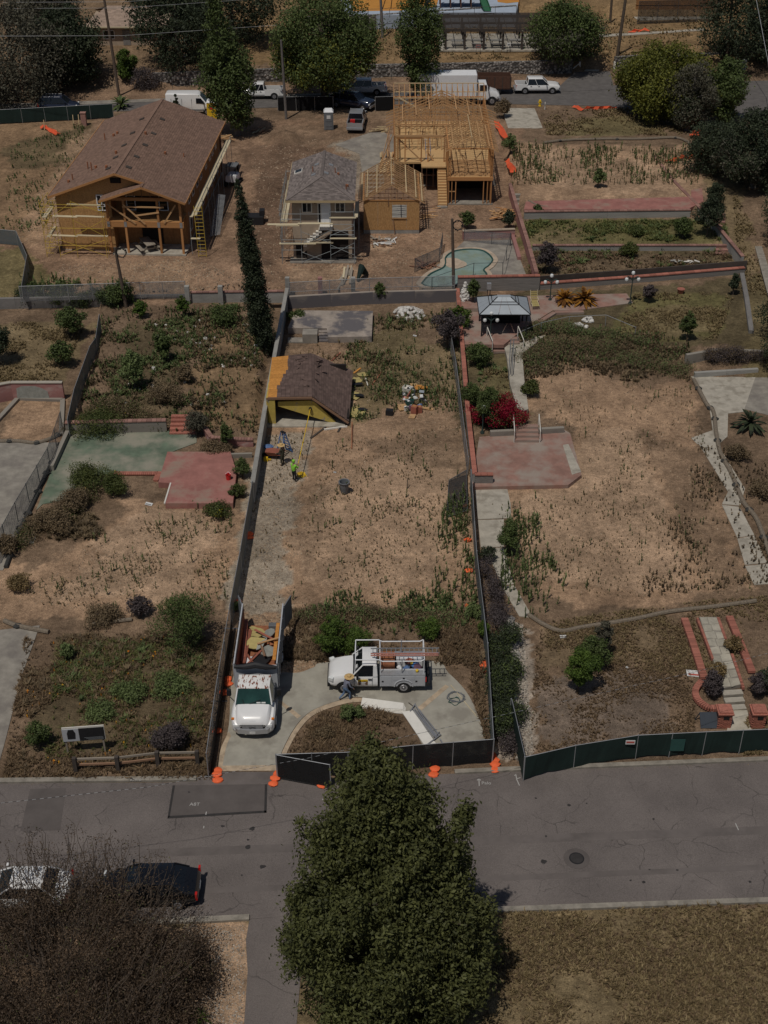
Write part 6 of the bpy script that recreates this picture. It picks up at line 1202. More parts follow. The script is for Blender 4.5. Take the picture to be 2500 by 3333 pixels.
# ---- utility truck
def utility_truck():
    t=thing('utility_truck','white utility pickup with service body and ladder rack on the curved drive','utility truck',(-.25,55.65,.05),R(180.5));hw=1.0
    q=MB();q.loft([sec(.12,hw,.42,1.25,.92),sec(1.15,hw,.42,1.25,.92),sec(1.3,hw,.42,1.27,.92),sec(2.0,hw*.99,.42,1.22,.88),sec(2.55,hw*.95,.42,1.14,.86),sec(2.8,hw*.88,.45,1.02,.84),sec(2.9,hw*.78,.5,.85,.82)]);q.build('body',M['white_paint'],t,smooth=True)
    cabin(t,.15,1.55,.2,.95,1.2,1.92,.94,.78,'white_paint')
    for s in (-1,1):
        q=MB();q.hexa([(.15,s*.965,1.18),(.38,s*.965,1.18),(.38,s*.93,1.18),(.15,s*.93,1.18),(.18,s*.81,1.86),(.36,s*.81,1.86),(.36,s*.78,1.86),(.18,s*.78,1.86)]);q.build('rear_pillar',M['white_paint'],t)
        q=MB();q.bar((.42,s*1.005,.55),(.42,s*1.005,1.2),.02,.015);q.bar((1.42,s*1.005,.5),(1.42,s*1.005,1.2),.02,.015);q.build('door_seam',M['plastic_grey'],t)
        q=MB();q.box((.55,s*1.01,1.02),(.2,.04,.06));q.build('door_handle',M['black'],t);q=MB();q.box((2.72,s*.82,.95),(.28,.22,.2),-s*.5);q.build('headlight',M['lamp_glass'],t)
        pipe('mirror_arm',M['black'],t,(1.25,s*.97,1.3),(1.25,s*1.15,1.35),.03);q=MB();q.box((1.25,s*1.2,1.38),(.12,.2,.3));q.build('mirror',M['black'],t)
        q=MB();q.box((.95,s*1.012,.82),(.55,.012,.38));sg=q.build('door_sign',M['amber'] if False else M['plastic_yellow'],t)
        q=MB();q.add([(.68,s*1.022,.63),(1.22,s*1.022,.63),(1.22,s*1.022,.86),(1.1,s*1.022,.9),(.98,s*1.022,.87),(.85,s*1.022,.91),(.68,s*1.022,.87)],[tuple(range(7)) if s > 0 else tuple(range(6,-1,-1))]);q.build('hill_print',M['boot'],sg)
        for w_,z_ in ((.36,.81),(.24,.76),(.3,.68)):q=MB();q.box((.95,s*1.026,z_),(w_,.008,.03));q.build('print_line',M['litter'],sg)
        # service body boxes
        q=MB();q.box((-1.28,s*.80,.92),(2.55,.44,.82));bx_=q.build('service_box',M['grey_paint'],t)
        for x0,x1,z0,z1 in ((-.68,-.05,.54,1.28),(-1.98,-.72,.98,1.28),(-2.5,-2.02,.54,1.28)):
            q=MB();q.box(((x0+x1)/2,s*1.025,(z0+z1)/2),(x1 -x0 -.03,.02,z1 -z0 -.03));dr=q.build('locker_door',M['grey_paint'],bx_)
            q=MB();q.box(((x0+x1)/2+(.2 if z0 < .9 else 0),s*1.04,(z0+z1)/2 -.02),(.11,.02,.09));q.build('latch',M['black'],bx_)
        q=MB();k=12;cx_=-1.35;q.path([(cx_+.52*math.cos(math.pi*i/k),s*1.03,.5+.5*math.sin(math.pi*i/k)) for i in range(k+1)],.04,6);q.build('arch_trim',M['grey_paint'],bx_)
        q=MB();q.box((-1.28,s*.8,1.345),(2.55,.46,.03));q.build('box_lid',M['galv'],bx_);q=MB();q.box((-1.28,s*.58,1.38),(2.5,.04,.06));q.build('lid_rail',M['white'],bx_)
        # ladder rack
        for x in (-.05,-2.48):pipe('rack_post',M['white'],t,(x,s*.86,1.3),(x,s*.86,2.25),.03)
        pipe('rack_rail',M['white'],t,(1.35,s*.86,2.34),(.05,s*.86,2.34),.035);pipe('rack_rail',M['white'],t,(.05,s*.86,2.34),(-.15,s*.86,2.22),.035);pipe('rack_rail',M['white'],t,(-.15,s*.86,2.22),(-2.3,s*.86,2.22),.035);pipe('rack_rail',M['white'],t,(-2.3,s*.86,2.22),(-2.5,s*.86,2.34),.035);pipe('rack_post',M['steel'],t,(-1.25,s*.86,1.4),(-1.25,s*.86,2.35),.035)
        pipe('rack_post',M['white'],t,(1.35,s*.86,2.34),(1.4,s*.86,1.35),.028)
    for x in (1.35,-.02,-2.5):pipe('rack_crossbar',M['white'],t,(x,-.86,2.3),(x,.86,2.3),.03)
    q=MB();q.box((-1.25,0,.7),(2.5,1.2,.08));q.box((-.02,0,.95),(.05,1.2,.55));q.build('bed_floor',M['plastic_grey'],t);q=MB();q.box((-2.56,0,.9),(.06,1.9,.7));q.build('tailgate',M['black'],t);q=MB();q.box((-2.72,0,.6),(.25,1.95,.2));q.build('rear_bumper',M['black'],t);q=MB();q.box((2.86,0,.52),(.2,1.75,.24));q.build('front_bumper',M['black'],t)
    for s in (-1,1):q=MB();q.box((-2.6,s*.95,.95),(.06,.1,.3));q.build('taillight',M['red_light'],t)
    for x,y,a in ((1.32,.45,.3),(1.28,-.6,-.2)):q=MB();q.box((x,y,1.5),(.04,.26,.2),0,tilt=(0,-.7));q.build('dash_paper',M['litter'],t)
    wheels(t,(2.0,-1.35),1.0,.40,.28)
    return t
UT=utility_truck();um=pmat(UT)
def onbed(label,c,size,m,name,cat,rz=0,round_=False):
    q=MB()
    if round_:q.rock((0,0,0),size,int(c[0]*50))
    else:q.box((0,0,0),size);q.box((0,0,size[2]/2+.01),(size[0]*.8,size[1]*.8,.02))
    o=q.build(name,M[m],None,label=label,cat=cat,group='gear in the bed of the utility truck',loc=um @ Vector(c));o.rotation_euler=(0,0,rz)
onbed('rust-red steel chest behind the cab of the utility truck',(-.45,0,1.25),(.8,1.15,1.0),'rust','tool_chest','chest');onbed('long white drawer unit in the utility truck bed',(-1.7,-.45,1.1),(1.5,.25,.6),'white','drawer_unit','drawer unit')
for i,(c,sz,m,nm,lb) in enumerate((((-1.7,-.2,1.3),(.32,.22,.2),'wood_red','tool_bag','brown leather tool bag in the utility truck bed'),((-2.0,.05,1.25),(.3,.2,.12),'plastic_blue','tarp','blue tarp bundle in the utility truck bed'),((-2.15,.25,1.25),(.35,.25,.15),'cloth_purple','cloth','purple cloth bundle in the utility truck bed'),((-1.1,.2,1.2),(.16,.16,.14),'white','bucket','white bucket lid beside the red chest in the utility truck bed'),((-1.5,.3,1.2),(.25,.2,.15),'cloth_blue','cloth','light blue cloth bundle in the utility truck bed'),((-1.2,.42,1.15),(.2,.15,.15),'litter','bucket','pale bucket at the side locker of the utility truck'),((-1.85,-.05,1.35),(.08,.2,.05),'plastic_yellow','level','yellow tool on top of the blue tarp'))):onbed(lb,c,sz,m,nm,nm.replace('_',' '),i,True)
q=MB();q.lathe([(.07,-.08),(.09,-.02),(.09,.06),(.05,.09)],(0,0,0),8);q.build('water_jug',M['plastic_yellow'],None,label='small yellow jug on the side locker of the utility truck',cat='jug',loc=um @ V(-2.1,.78,1.45))
a=um @ V(.5,.12,2.36);b=um @ V(-3.35,.12,2.36);ladder('long aluminium extension ladder lying on the utility truck rack',a,b,.42,M['galv'],15,M['galv'],side=(0,1,0));ladder('red fibreglass ladder lying on the utility truck rack',um @ V(.5,.44,2.36),um @ V(-3.3,.44,2.36),.16,M['ladder_red'],10,side=(0,1,0))
# ------------------------------------------------------------------ people
def person(label,p,rz,J,top,legs,hat=None,boots='boot',scale=1.0,hood=None):
    j=dict(pel=(0,0,.95),sp=(0,0,1.12),ch=(0,0,1.32),nk=(0,.01,1.50),hb=(0,.03,1.58),hd=(0,.04,1.70))
    for s,k in ((-1,'L'),(1,'R')):j.update({'hp'+k:(s*.1,0,.9),'kn'+k:(s*.11,.02,.5),'an'+k:(s*.11,0,.09),'to'+k:(s*.12,.16,.04),'sh'+k:(s*.19,0,1.42),'el'+k:(s*.25,-.02,1.14),'wr'+k:(s*.25,.1,.9),'ha'+k:(s*.25,.13,.82)})
    j.update(J);rad=dict(pel=.15,sp=.14,ch=.155,nk=.06,hb=.085,hd=.095,hp=.1,kn=.068,an=.05,to=.045,sh=.075,el=.05,wr=.034,ha=.04)
    E_=[('pel','sp','t'),('sp','ch','t'),('ch','nk','s'),('nk','hb','s'),('hb','hd','s')]
    for k in 'LR':E_ += [('pel','hp'+k,'l'),('hp'+k,'kn'+k,'l'),('kn'+k,'an'+k,'l'),('an'+k,'to'+k,'b'),('ch','sh'+k,'t'),('sh'+k,'el'+k,'t'),('el'+k,'wr'+k,'t'),('wr'+k,'ha'+k,'s')]
    n=list(j);vs=[Vector(j[k]) for k in n];ed=[(n.index(a),n.index(b)) for a,b,_ in E_];rr=[rad[k.rstrip('LR')] for k in n];roots=[0];segs=[(Vector(j[a]),Vector(j[b]),c) for a,b,c in E_]
    for k in 'LR':                                        # four fingers and a thumb, rooted in the palm
        h=Vector(j['ha'+k]);d=(h -Vector(j['wr'+k])).normalized();sd_=d.cross(Vector((0,0,1)) if abs(d.z) < .9 else Vector((1,0,0))).normalized();cu=sd_.cross(d)
        for i,l in enumerate((.075,.085,.08,.06,.055)):
            o=h+sd_*((i -1.5)*.021 if i < 4 else .035)-d*(.0 if i < 4 else .03);dd=d if i < 4 else (d+sd_*.9).normalized()
            a=len(vs);vs += [o,o+dd*l*.55,o+dd*l*.8+cu*l*.35];rr += [.011,.0095,.008];ed += [(a,a+1),(a+1,a+2)];roots.append(a);segs.append((o,o+dd*l,'s'))
    me=bpy.data.meshes.new('body');me.from_pydata(vs,ed,[]);o=bpy.data.objects.new('body',me);col.objects.link(o);sk=o.modifiers.new('skin','SKIN');o.modifiers.new('sub','SUBSURF').levels=2
    if not me.skin_vertices:me.attributes.new  # layer is made with the modifier below
    o.modifiers.remove(sk);bm=__import__('bmesh').new();bm.from_mesh(me);ly=bm.verts.layers.skin.verify()
    for i,v in enumerate(bm.verts):v[ly].radius=(rr[i],rr[i]);v[ly].use_root=i in roots
    bm.to_mesh(me);bm.free();o.modifiers.clear();sk=o.modifiers.new('skin','SKIN');sk.use_smooth_shade=True;sb=o.modifiers.new('sub','SUBSURF');sb.levels=1;sb.render_levels=1
    dg=bpy.context.evaluated_depsgraph_get();me2=bpy.data.meshes.new_from_object(o.evaluated_get(dg));bpy.data.objects.remove(o)
    mats=dict(t=M[top],l=M[legs],s=M['skin'],b=M[boots]);ks=list(mats);me2.materials.clear();[me2.materials.append(mats[k]) for k in ks]
    for f in me2.polygons:
        c=f.center;best=min(segs,key=lambda s:(c -(s[0]+(s[1]-s[0])*max(0,min(1,(c -s[0]).dot(s[1]-s[0])/max(1e-9,(s[1]-s[0]).length_squared))))).length);f.material_index=ks.index(best[2])
    t=thing('person',label,'person',p,rz);t.scale=(scale,)*3;link('body',me2,None,t);hd=Vector(j['hd'])
    q=MB();q.box(hd+V(0,.1,-.03),(.03,.04,.04));q.build('nose',M['skin'],t);[MB().box(hd+V(s*.095,.0,-.03),(.02,.04,.06)).build('ear',M['skin'],t) for s in (-1,1)]
    if hat:
        q=MB();q.lathe([(.27,.03),(.28,.045),(.13,.07),(.115,.16),(.07,.19)],hd+V(0,0,-.04),18);q.build('hat',M[hat],t,smooth=True)
    else:q=MB();q.lathe([(.1,-.09),(.125,0),(.11,.09),(.05,.13)],hd+V(0,-.02,-.0),12);q.build('hood' if hood else 'hair',M[hood or 'black'],t,smooth=True)
    return t
person('worker in lime green hooded top and dark trousers pulling a yellow strap',GT(958,1568),R(-35),dict(elL=(-.2,.18,1.18),wrL=(-.06,.38,1.22),haL=(0,.46,1.24),elR=(.24,.15,1.15),wrR=(.12,.36,1.12),haR=(.06,.45,1.12),knL=(-.13,.08,.5),anL=(-.14,.1,.09),toL=(-.15,.26,.04)),'hivis','dark_cloth',hood='hivis')
person('worker in dark olive jacket and wide straw hat standing by the blue ladder',GT(921,1515),R(60),dict(elL=(-.25,.12,1.15),wrL=(-.2,.36,1.02),haL=(-.18,.44,.99),hd=(0,.08,1.69)),'olive_cloth','olive_cloth','straw')
person('worker in grey-blue shirt, jeans and straw hat walking beside the utility truck',GT(1124,2279),R(-62),dict(ch=(0,.14,1.30),sp=(0,.06,1.11),nk=(0,.2,1.46),hb=(0,.24,1.53),hd=(0,.27,1.64),shL=(-.19,.15,1.4),shR=(.19,.15,1.4),elL=(-.26,.1,1.12),wrL=(-.24,.26,.92),haL=(-.24,.3,.85),elR=(.27,.2,1.12),wrR=(.24,.38,.94),haR=(.24,.42,.87),knR=(.1,.26,.52),anR=(.1,.22,.09),toR=(.1,.38,.05),knL=(-.1,.0,.48),anL=(-.1,-.32,.2),toL=(-.1,-.24,.06)),'shirt_grey','jeans','straw')
a=AY(1010,1331,84.75);b=GT(958,1568)+Matrix.Rotation(R(-35),3,'Z') @ V(.03,.46,1.2);c=(a+b)/2;q=MB();q.tube(a -c,b -c,.03,6);q.build('strap',M['plastic_yellow'],None,label='taut yellow strap from the garage gable to the worker in lime green',cat='strap',loc=c)
p=GT(985,1552);q=MB();q.path([(.3*math.cos(i*1.1)*(1+.5*math.sin(i)),.25*math.sin(i*1.1)-.0+.02*i,.03+.01*(i % 3)) for i in range(22)],.025,5);q.build('strap_coil',M['plastic_yellow'],None,label='loose yellow strap coil on the ground beside the worker in lime green',cat='strap',loc=p)
# blue step ladder, wheelbarrow, bin
t=thing('step_ladder','open blue fibreglass step ladder near the block wall','ladder',GT(925,1478));
for y0,y1 in ((-.55,-.04),(.55,.04)):
    for s in (-1,1):beam('rail',M['ladder_blue'],t,(s*.32,y0,0),(s*.17,y1,1.85),.05,.07)
    for k in range(6):f=(k+.6)/6.5;w=.32 -.15*f;beam('step',M['ladder_blue'] if y0 > 0 else M['galv'],t,(-w,y0+(y1 -y0)*f,1.85*f),(w,y0+(y1 -y0)*f,1.85*f),.07,.03)
q=MB();q.box((0,0,1.87),(.4,.2,.06));q.build('cap',M['black'],t);t.rotation_euler=(0,0,R(-40))
t=thing('wheelbarrow','red wheelbarrow parked against the long block wall','wheelbarrow',GT(888,1492),R(-10));q=MB();q.loft([[(-.25,-.22,.35),(.25,-.22,.35),(.25,.22,.35),(-.25,.22,.35)],[(-.5,-.34,.68),(.5,-.34,.68),(.5,.34,.68),(-.5,.34,.68)]],True);q.build('tray',M['wood_red'],t)
for s in (-1,1):pipe('handle',M['wood_red'],t,(-.6,s*.12,.25),(.95,s*.3,.55),.025);pipe('leg',M['black'],t,(.3,s*.2,.4),(.35,s*.25,0),.02)
q=MB();q.lathe([(.12,-.05),(.2,-.04),(.2,.04),(.12,.05)],(0,0,0),12);q.v=[(x -.6,z,.2+y) for x,y,z in q.v];q.build('wheel',M['tyre'],t)
q=MB();q.rock((0,0,0),(.42,.3,.18),3);q.build('jacket',M['cloth_blue'],None,label='blue plaid jacket thrown over the wheelbarrow',cat='jacket',loc=GT(876,1478)+V(0,0,.62));q=MB();q.box((0,0,.15),(.3,.2,.3));q.box((.2,0,.12),(.35,.06,.1));q.box((0,0,.33),(.2,.05,.06));q.build('chainsaw',M['plastic_yellow'],None,label='yellow power tool on the ground below the wheelbarrow',cat='tool',loc=GT(866,1500))
t=thing('trash_bin','round black plastic bin standing alone on the dirt','bin',GT(1121,1603));q=MB();q.lathe([(.24,0),(.26,.05),(.33,.82),(.37,.84),(.37,.9),(.32,.9),(.29,.5),(.25,.1)],(0,0,0),18);q.build('body',M['plastic_grey'],t,smooth=True);[MB().box((s*.36,0,.7),(.06,.16,.08)).build('handle',M['plastic_grey'],t) for s in (-1,1)]
q=MB();q.path([(.38*math.cos(i*.4),.38*math.sin(i*.4),.9) for i in range(16)],.03,5,closed=True);q.build('rim',M['plastic_grey'],t)
stick('dark marker stake with red flag in the dirt',1326,1590,1327,1588,'wood_black',.05,.05,'stake','stake',z1=.8)
# furniture and rubbish heap in the middle lot: (kind, label, u, v, z, size, colour, turn)
HEAP=(('tub','white-rimmed tub of crockery at the top of the rubbish heap',1318,1262,.25,(.75,.6,.4),'trim'),('tub','dark grey tub beside the white-rimmed tub',1340,1268,.2,(.4,.5,.35),'plastic_grey'),('board','orange board at the far end of the rubbish heap',1365,1255,.2,(.5,.8,.05),'sheathing'),('board','broken orange board pointing right from the rubbish heap',1388,1252,.12,(.75,.3,.05),'sheathing'),
 ('board','tan board behind the tubs',1345,1244,.15,(.6,.5,.05),'cardboard'),('crate','small grey crate of oddments on the rubbish heap',1310,1285,.2,(.5,.4,.3),'galv'),('picture','white-framed picture lying on the rubbish heap',1315,1306,.25,(.45,.65,.05),'white'),('board','upright red-brown shelf board in the rubbish heap',1327,1292,.35,(.12,1.0,.5),'wood_red'),
 ('crate','dark crate in the middle of the rubbish heap',1340,1290,.2,(.4,.5,.35),'black'),('bag','heap of white crockery in the middle of the rubbish heap',1352,1300,.2,(.4,.35,.2),'litter'),('tub','dark teal oval tub with lid on the rubbish heap',1328,1320,.25,(.65,.5,.4),'plastic_teal'),('bag','black bag with white papers on the rubbish heap',1385,1310,.25,(.55,.4,.25),'black'),
 ('sheet','blue and white box lid on the rubbish heap',1382,1290,.55,(.38,.4,.04),'gazebo_roof'),('sheet','white paper sheet on the black bag',1381,1308,.52,(.25,.4,.03),'litter'),('bag','dark plaid suitcase at the right of the rubbish heap',1398,1318,.25,(.45,.3,.22),'wood_black'),('board','orange wooden cabinet door lying flat left of the heap',1296,1336,.08,(.8,.9,.06),'cardboard'),
 ('speaker','black box speaker standing apart left of the heap',1268,1362,.22,(.55,.45,.42),'black'),('bag','purple cloth bundle at the front of the rubbish heap',1334,1344,.25,(.4,.4,.28),'cloth_purple'),('bag','blue rolled blanket at the front of the rubbish heap',1374,1334,.22,(.5,.26,.2),'cloth_blue'),('bag','grey upholstered stool on the rubbish heap',1362,1342,.25,(.35,.35,.22),'plastic_grey'),
 ('drawer','upright brown wooden drawer at the front of the rubbish heap',1350,1360,.35,(.45,.4,.7),'wood_red'),('drawer','second brown drawer leaning behind the upright one',1372,1352,.25,(.35,.4,.5),'wood_red'),('board','tan board leaning under the upright drawer',1340,1375,.08,(.5,.5,.04),'cardboard'),('board','tan board lying right of the rubbish heap',1408,1340,.08,(.9,.3,.04),'cardboard'),('crate','pale slatted crate beside the cabinet door',1315,1344,.15,(.4,.4,.28),'trim'),('bag','red and white bundle on the rubbish heap',1306,1300,.2,(.2,.2,.2),'plastic_red'))
for i,(k,lb,u,v,z,s,m) in enumerate(HEAP):
    u,v=1347+(u -1347)*(.72 if u > 1280 else 1),1310+(v -1310)*.75;p=GT(u,v);t=thing({'bag':'bundle','sheet':'paper','board':'board','speaker':'speaker'}.get(k,k),lb,{'bag':'bundle','sheet':'paper'}.get(k,k),(p.x,p.y,p.z+(0 if k != 'sheet' else z)),random.uniform(-.5,.5),'rubbish heap on the middle lot');x,y,h=s
    if k == 'bag':q=MB();q.rock((0,0,h*.8),(x*.6,y*.6,h),i);q.build('cloth',M[m],t,smooth=True);q=MB();q.path([(-x*.5,0,h),(0,.05,h*1.75),(x*.45,0,h)],.025,5);q.build('fold',M['litter'],t)
    elif k in ('tub','crate'):
        q=MB();q.loft([[(a*x/2*f,b*y/2*f,z_) for a,b in ((-1,-1),(1,-1),(1,1),(-1,1))] for f,z_ in ((.85,0),(1,h),(.93,h),(.8,h*.5))]);q.build('tub',M[m],t)
        for w in range(3):q=MB();q.rock((random.uniform(-.3,.3)*x,random.uniform(-.3,.3)*y,h*.75),(.12,.12,.1),w+i);q.build('contents',M[('litter','plastic_grey','black')[w]],t)
    else:
        q=MB();q.box((0,0,h/2+(z if h < .1 and k != 'sheet' else 0)),s,0,tilt=(random.uniform(-.2,.2),random.uniform(-.15,.15)) if h < .1 else None);q.build('panel',M[m],t);zz=h+(z if h < .1 and k != 'sheet' else 0)
        q=MB();q.box((0,0,zz+.01),(x*.6,y*.6,.03));q.build('inset',M['cardboard' if k == 'picture' else 'black' if k == 'speaker' else 'lumber_orange' if k == 'drawer' else m],t)
# stacked door panels, chrome poles, hoses near the utility truck
A=[G(u,v,.25) for u,v in ((1180,2270),(1314,2288),(1312,2308),(1173,2300))];t=thing('panel_stack','stack of cream door panels on the edge of the drive','panels',A[0]+V(0,0,-.2))
for k in range(4):q=MB();o_=V(.04*k,-.05*k,-.06*k);q.slab([p -A[0]+o_+V(0,0,.2) for p in A],.05);q.build('panel',M['door_white'],t)
A=[G(u,v,.12) for u,v in ((1308,2316),(1345,2312),(1418,2420),(1390,2438))];t=thing('panel_stack','long cream panel lying along the planted island by the chrome poles','panels',A[0]+V(0,0,-.1))
for k in range(2):q=MB();q.slab([p -A[0]+V(.05*k,0,.1 -.055*k) for p in A],.05);q.build('panel',M['door_white'],t)
t=thing('pole_bundle','bundle of chrome awning poles and arms beside the long cream panel','poles',G(1350,2310,.1))
for k in range(7):a=G(1340+k*5,2308+k*1.5,.1);b=G(1410+k*4,2402 -k,.1);pipe('pole',M['steel'],t,a -t.location+V(0,0,.06*(k % 3)),b -t.location+V(0,0,.06*(k % 2)),.03)
for u0,v0,u1,v1 in ((1352,2290,1335,2315),(1350,2292,1420,2400),(1388,2425,1435,2390),(1432,2405,1455,2438),(1420,2392,1430,2382)):pipe('arm',M['steel'],t,G(u0,v0,.2)-t.location,G(u1,v1,.15)-t.location,.035)
stick('dark stick between the cream panels',1330,2290,1346,2302,'wood_black',.05,.05,'stick','stick');stick('long pale pole lying at the edge of the drive',1467,2232,1552,2335,'plank',.05,.05,'pole','pole')
def coil(label,u,v,r,m,z=0,n=60,up=False,name='cable_coil',cat='cable',loc=None,w=.022):
    p=Vector(loc) if loc else GT(u,v);q=MB();P_=[]
    for i in range(n):
        a=i*.42;rr=r*random.uniform(.75,1.1);P_.append((rr*math.cos(a),0 if not up else 0,0))
        P_[-1]=(rr*math.cos(a),rr*.9*math.sin(a),.03+.1*random.random()) if not up else (rr*math.cos(a),.05*random.random(),rr*math.sin(a))
    q.path(P_,w,5);return q.build(name,M[m],None,label=label,cat=cat,loc=p)
coil('tangled grey and green hose coil on the drive',1485,2272,.5,'plastic_grey');coil('green garden hose tangled on the drive beside the grey coil',1480,2285,.35,'plastic_teal',n=25)
# orange sand bags along the fences
def sandbags(label,u,v,n=2,dz=0,spread=.35):
    p=GT(u,v);t=thing('sandbag_pile',label,'sandbags',p,0,'orange sandbags weighting the fences')
    for i in range(n):q=MB();q.rock((random.uniform(-.1,.1),i*spread -n*spread/2,.08+.05*(i % 2)),(.3,.24,.1),90+i+u,n=9);q.build('sandbag',M['orange'],t,smooth=True)
for u,v,n,lb in ((707,2518,3,'orange sandbags at the kerb end of the temporary fence by the drive'),(898,2530,3,'orange sandbags at the hinge of the black gate panel'),(1048,2552,1,'orange sandbag at the free end of the black gate panel'),(1240,2520,1,'orange sandbag behind the oak top at the black fence'),(1415,2508,2,'flat orange sandbag on the kerb in front of the black fence'),(1608,2478,4,'orange sandbag heap at the street corner of the black fence'),(1572,2165,3,'orange sandbags high on the right fence beside the utility truck'),(742,2215,2,'orange sandbags beside the dump truck cab'),(733,2250,1,'orange sandbag at the fence by the dump truck mirror'),(708,2375,1,'orange sandbag at the fence by the dump truck bumper'),(775,1955,1,'orange sandbag at the bend of the slatted fence'),(815,1742,2,'orange sandbags halfway down the slatted fence'),(1520,1645,1,'orange sandbag beside the fallen fence panel'),(1524,1755,1,'orange sandbag below the fallen fence panel on the right fence'),(1528,1855,1,'orange sandbag lower down the right fence'),(1530,1968,1,'orange sandbag in the weeds at the right fence')):sandbags(lb,u,v,n)
# portable toilets
def toilet(label,p,body,roof,note):
    t=thing('portable_toilet',label,'portable toilet',p,R(2));q=MB();q.box((0,0,1.05),(1.1,1.1,2.1));q.build('body',M[body],t);q=MB();q.loft([[(-.58,-.58,2.1),(.58,-.58,2.1),(.58,.58,2.1),(-.58,.58,2.1)],[(-.4,-.4,2.35),(.4,-.4,2.35),(.4,.4,2.35),(-.4,.4,2.35)]]);q.build('roof',M[roof],t);q=MB();q.box((0,-.57,1.0),(.85,.05,1.85));d=q.build('door',M[body],t);q=MB();q.box((0,-.61,1.55),(.45,.03,.4));q.build('notice',M['litter'] if note else M['plastic_red'],d)
    for z_ in (.5,1.1):q=MB();q.box((0,-.605,z_),(.75,.03,.08));q.build('rib',M[body],d)
toilet('grey portable toilet with white roof at the building site entrance',G(1070,424,.9)+V(0,.6,0),'plastic_grey','white',True);toilet('yellow portable toilet with white roof beside the white van',G(690,392,.9)+V(0,.6,0),'plastic_yellow','white',False)
# orange safety netting on the ground
def net(label,pts,w=.9,m='orange_net'):
    P_=[GT(u,v) for u,v in curve(pts,4)];q=MB();o=P_[0];L_=[]
    for i,p in enumerate(P_):a=random.uniform(-.3,.3);L_.append((p -o+V(-w/2*random.uniform(.6,1.1),a,.05+.25*random.random()),p -o+V(0,a,.2+.4*random.random()),p -o+V(w/2*random.uniform(.6,1.1),a+.2,.05+.25*random.random())))
    for a,b in zip(L_,L_[1:]):
        for k in (0,1):q.add([a[k],a[k+1],b[k+1],b[k]],[(0,1,2,3)])
    return q.build('safety_net',M[m],None,label=label,cat='netting',group='orange safety netting',loc=o)
net('orange safety netting beside the pale far drive',[(1615,400),(1630,430),(1660,465)]);net('orange netting hanging on the pink wall top',[(1655,530),(1668,555),(1670,570)]);net('orange netting strip along the far kerb',[(1868,352),(1900,362),(1950,358),(2010,356)],.6);net('orange netting crumpled at the tree foot on the right pad',[(2258,450),(2265,435),(2275,425)],1.2);net('long orange netting on the right pad',[(2170,532),(2200,526),(2240,518),(2285,512)],.8);net('red netting on the grass left of the brown roof',[(140,420),(165,430),(190,442)],.9);net('orange netting at the end of the side street wall',[(2385,880),(2400,875),(2412,885)],.6);net('orange barrier netting draped on the park slope',[(2055,108),(2075,106),(2098,104)],1.6)
for u0,v0,u1,v1,lb in ((138,395,146,425,'pale stake in the red netting left of the brown roof'),(232,393,240,408,'pale stake beside the brick stub'),(245,390,258,407,'second pale stake beside the brick stub')):stick(lb,u1,v1,u1+1,v1 -2,'lumber_pale',.08,.08,'stake','stake',z1=1.2)
p=GT(275,408);q=MB();q.box((0,0,.75),(.6,.5,1.5));q.box((0,0,1.53),(.7,.6,.08));q.build('chimney_stub',M['brick_dull'],None,label='lone red brick chimney stub left of the brown roof',cat='chimney',loc=p)
fence('dark green screened fence along the far street at the left edge',[tuple(G(-300,425,.9))[:2],tuple(G(0,405,.9))[:2],tuple(G(370,385,.9))[:2]],1.7,'screen_green','galv',2.6,z=.95,bow=.05);fence('black screened fence along the far street under the trees',[tuple(G(905,362,.9))[:2],tuple(G(1085,360,.9))[:2]],1.7,'screen_black','galv',2.6,z=.95);fence('short black screened fence left of the box truck',[tuple(G(1222,362,.9))[:2],tuple(G(1285,360,.9))[:2]],1.7,'screen_black','galv',2.6,z=.95)
# lumber and scrap piles round the framed house
def scrap(label,u,v,rx,ry,h,n,L,ms,z=None,name='lumber_pile',along=None):
    p=GT(u,v);t=thing(name,label,'lumber pile',p)
    for i in range(n):
        a=random.uniform(0,3.14) if along is None else along+random.uniform(-.15,.15);c=V(random.uniform(-rx,rx),random.uniform(-ry,ry),random.uniform(.03,h));l=L*random.uniform(.5,1.1)/2;d=V(math.cos(a)*l,math.sin(a)*l,random.uniform(-.1,.1));beam('board',M[random.choice(ms)],t,c -d,c+d,random.uniform(.08,.22),.04)
scrap('long yellow planks stacked along the left side of the open house frame',1262,535,.8,3.2,.5,26,3.6,('lumber_pale','lumber'),along=1.5);scrap('small stack of short timbers at the back left of the house frame',1240,428,.6,.5,.5,14,1.6,('lumber_pale',),along=.2);scrap('scrap timber heap against the pink wall',1640,705,1.0,1.2,.7,40,1.3,('lumber_orange','lumber'));scrap('pale rubble and broken boards in front of the plywood garage',1240,790,1.4,.9,.3,30,1.3,('litter','wood_grey','lumber_dark'));scrap('loose boards beside the plywood garage wall',1395,690,.9,2.0,.12,16,1.4,('lumber','lumber_dark'),along=.1);scrap('planks leaning by the grey pillar in front of the scaffolded house',1125,905,.5,1.6,.25,9,3.0,('plank','wood_grey'),along=1.4);scrap('boards stacked at the tree foot by the site entrance',845,428,.9,.6,.3,12,1.8,('plank','lumber_dark'),along=1.2);scrap('lumber bundle at the far end of the plank walkway',728,462,.7,.5,.8,16,1.5,('lumber_pale','lumber'),along=.2);scrap('rusty pipes heaped at the pool fence',1385,860,.8,.8,.3,10,2.0,('rust_pipe',));scrap('grey concrete blocks and boards on the lower grass terrace',2245,855,1.6,.25,.25,14,.5,('block','trim'),along=0)
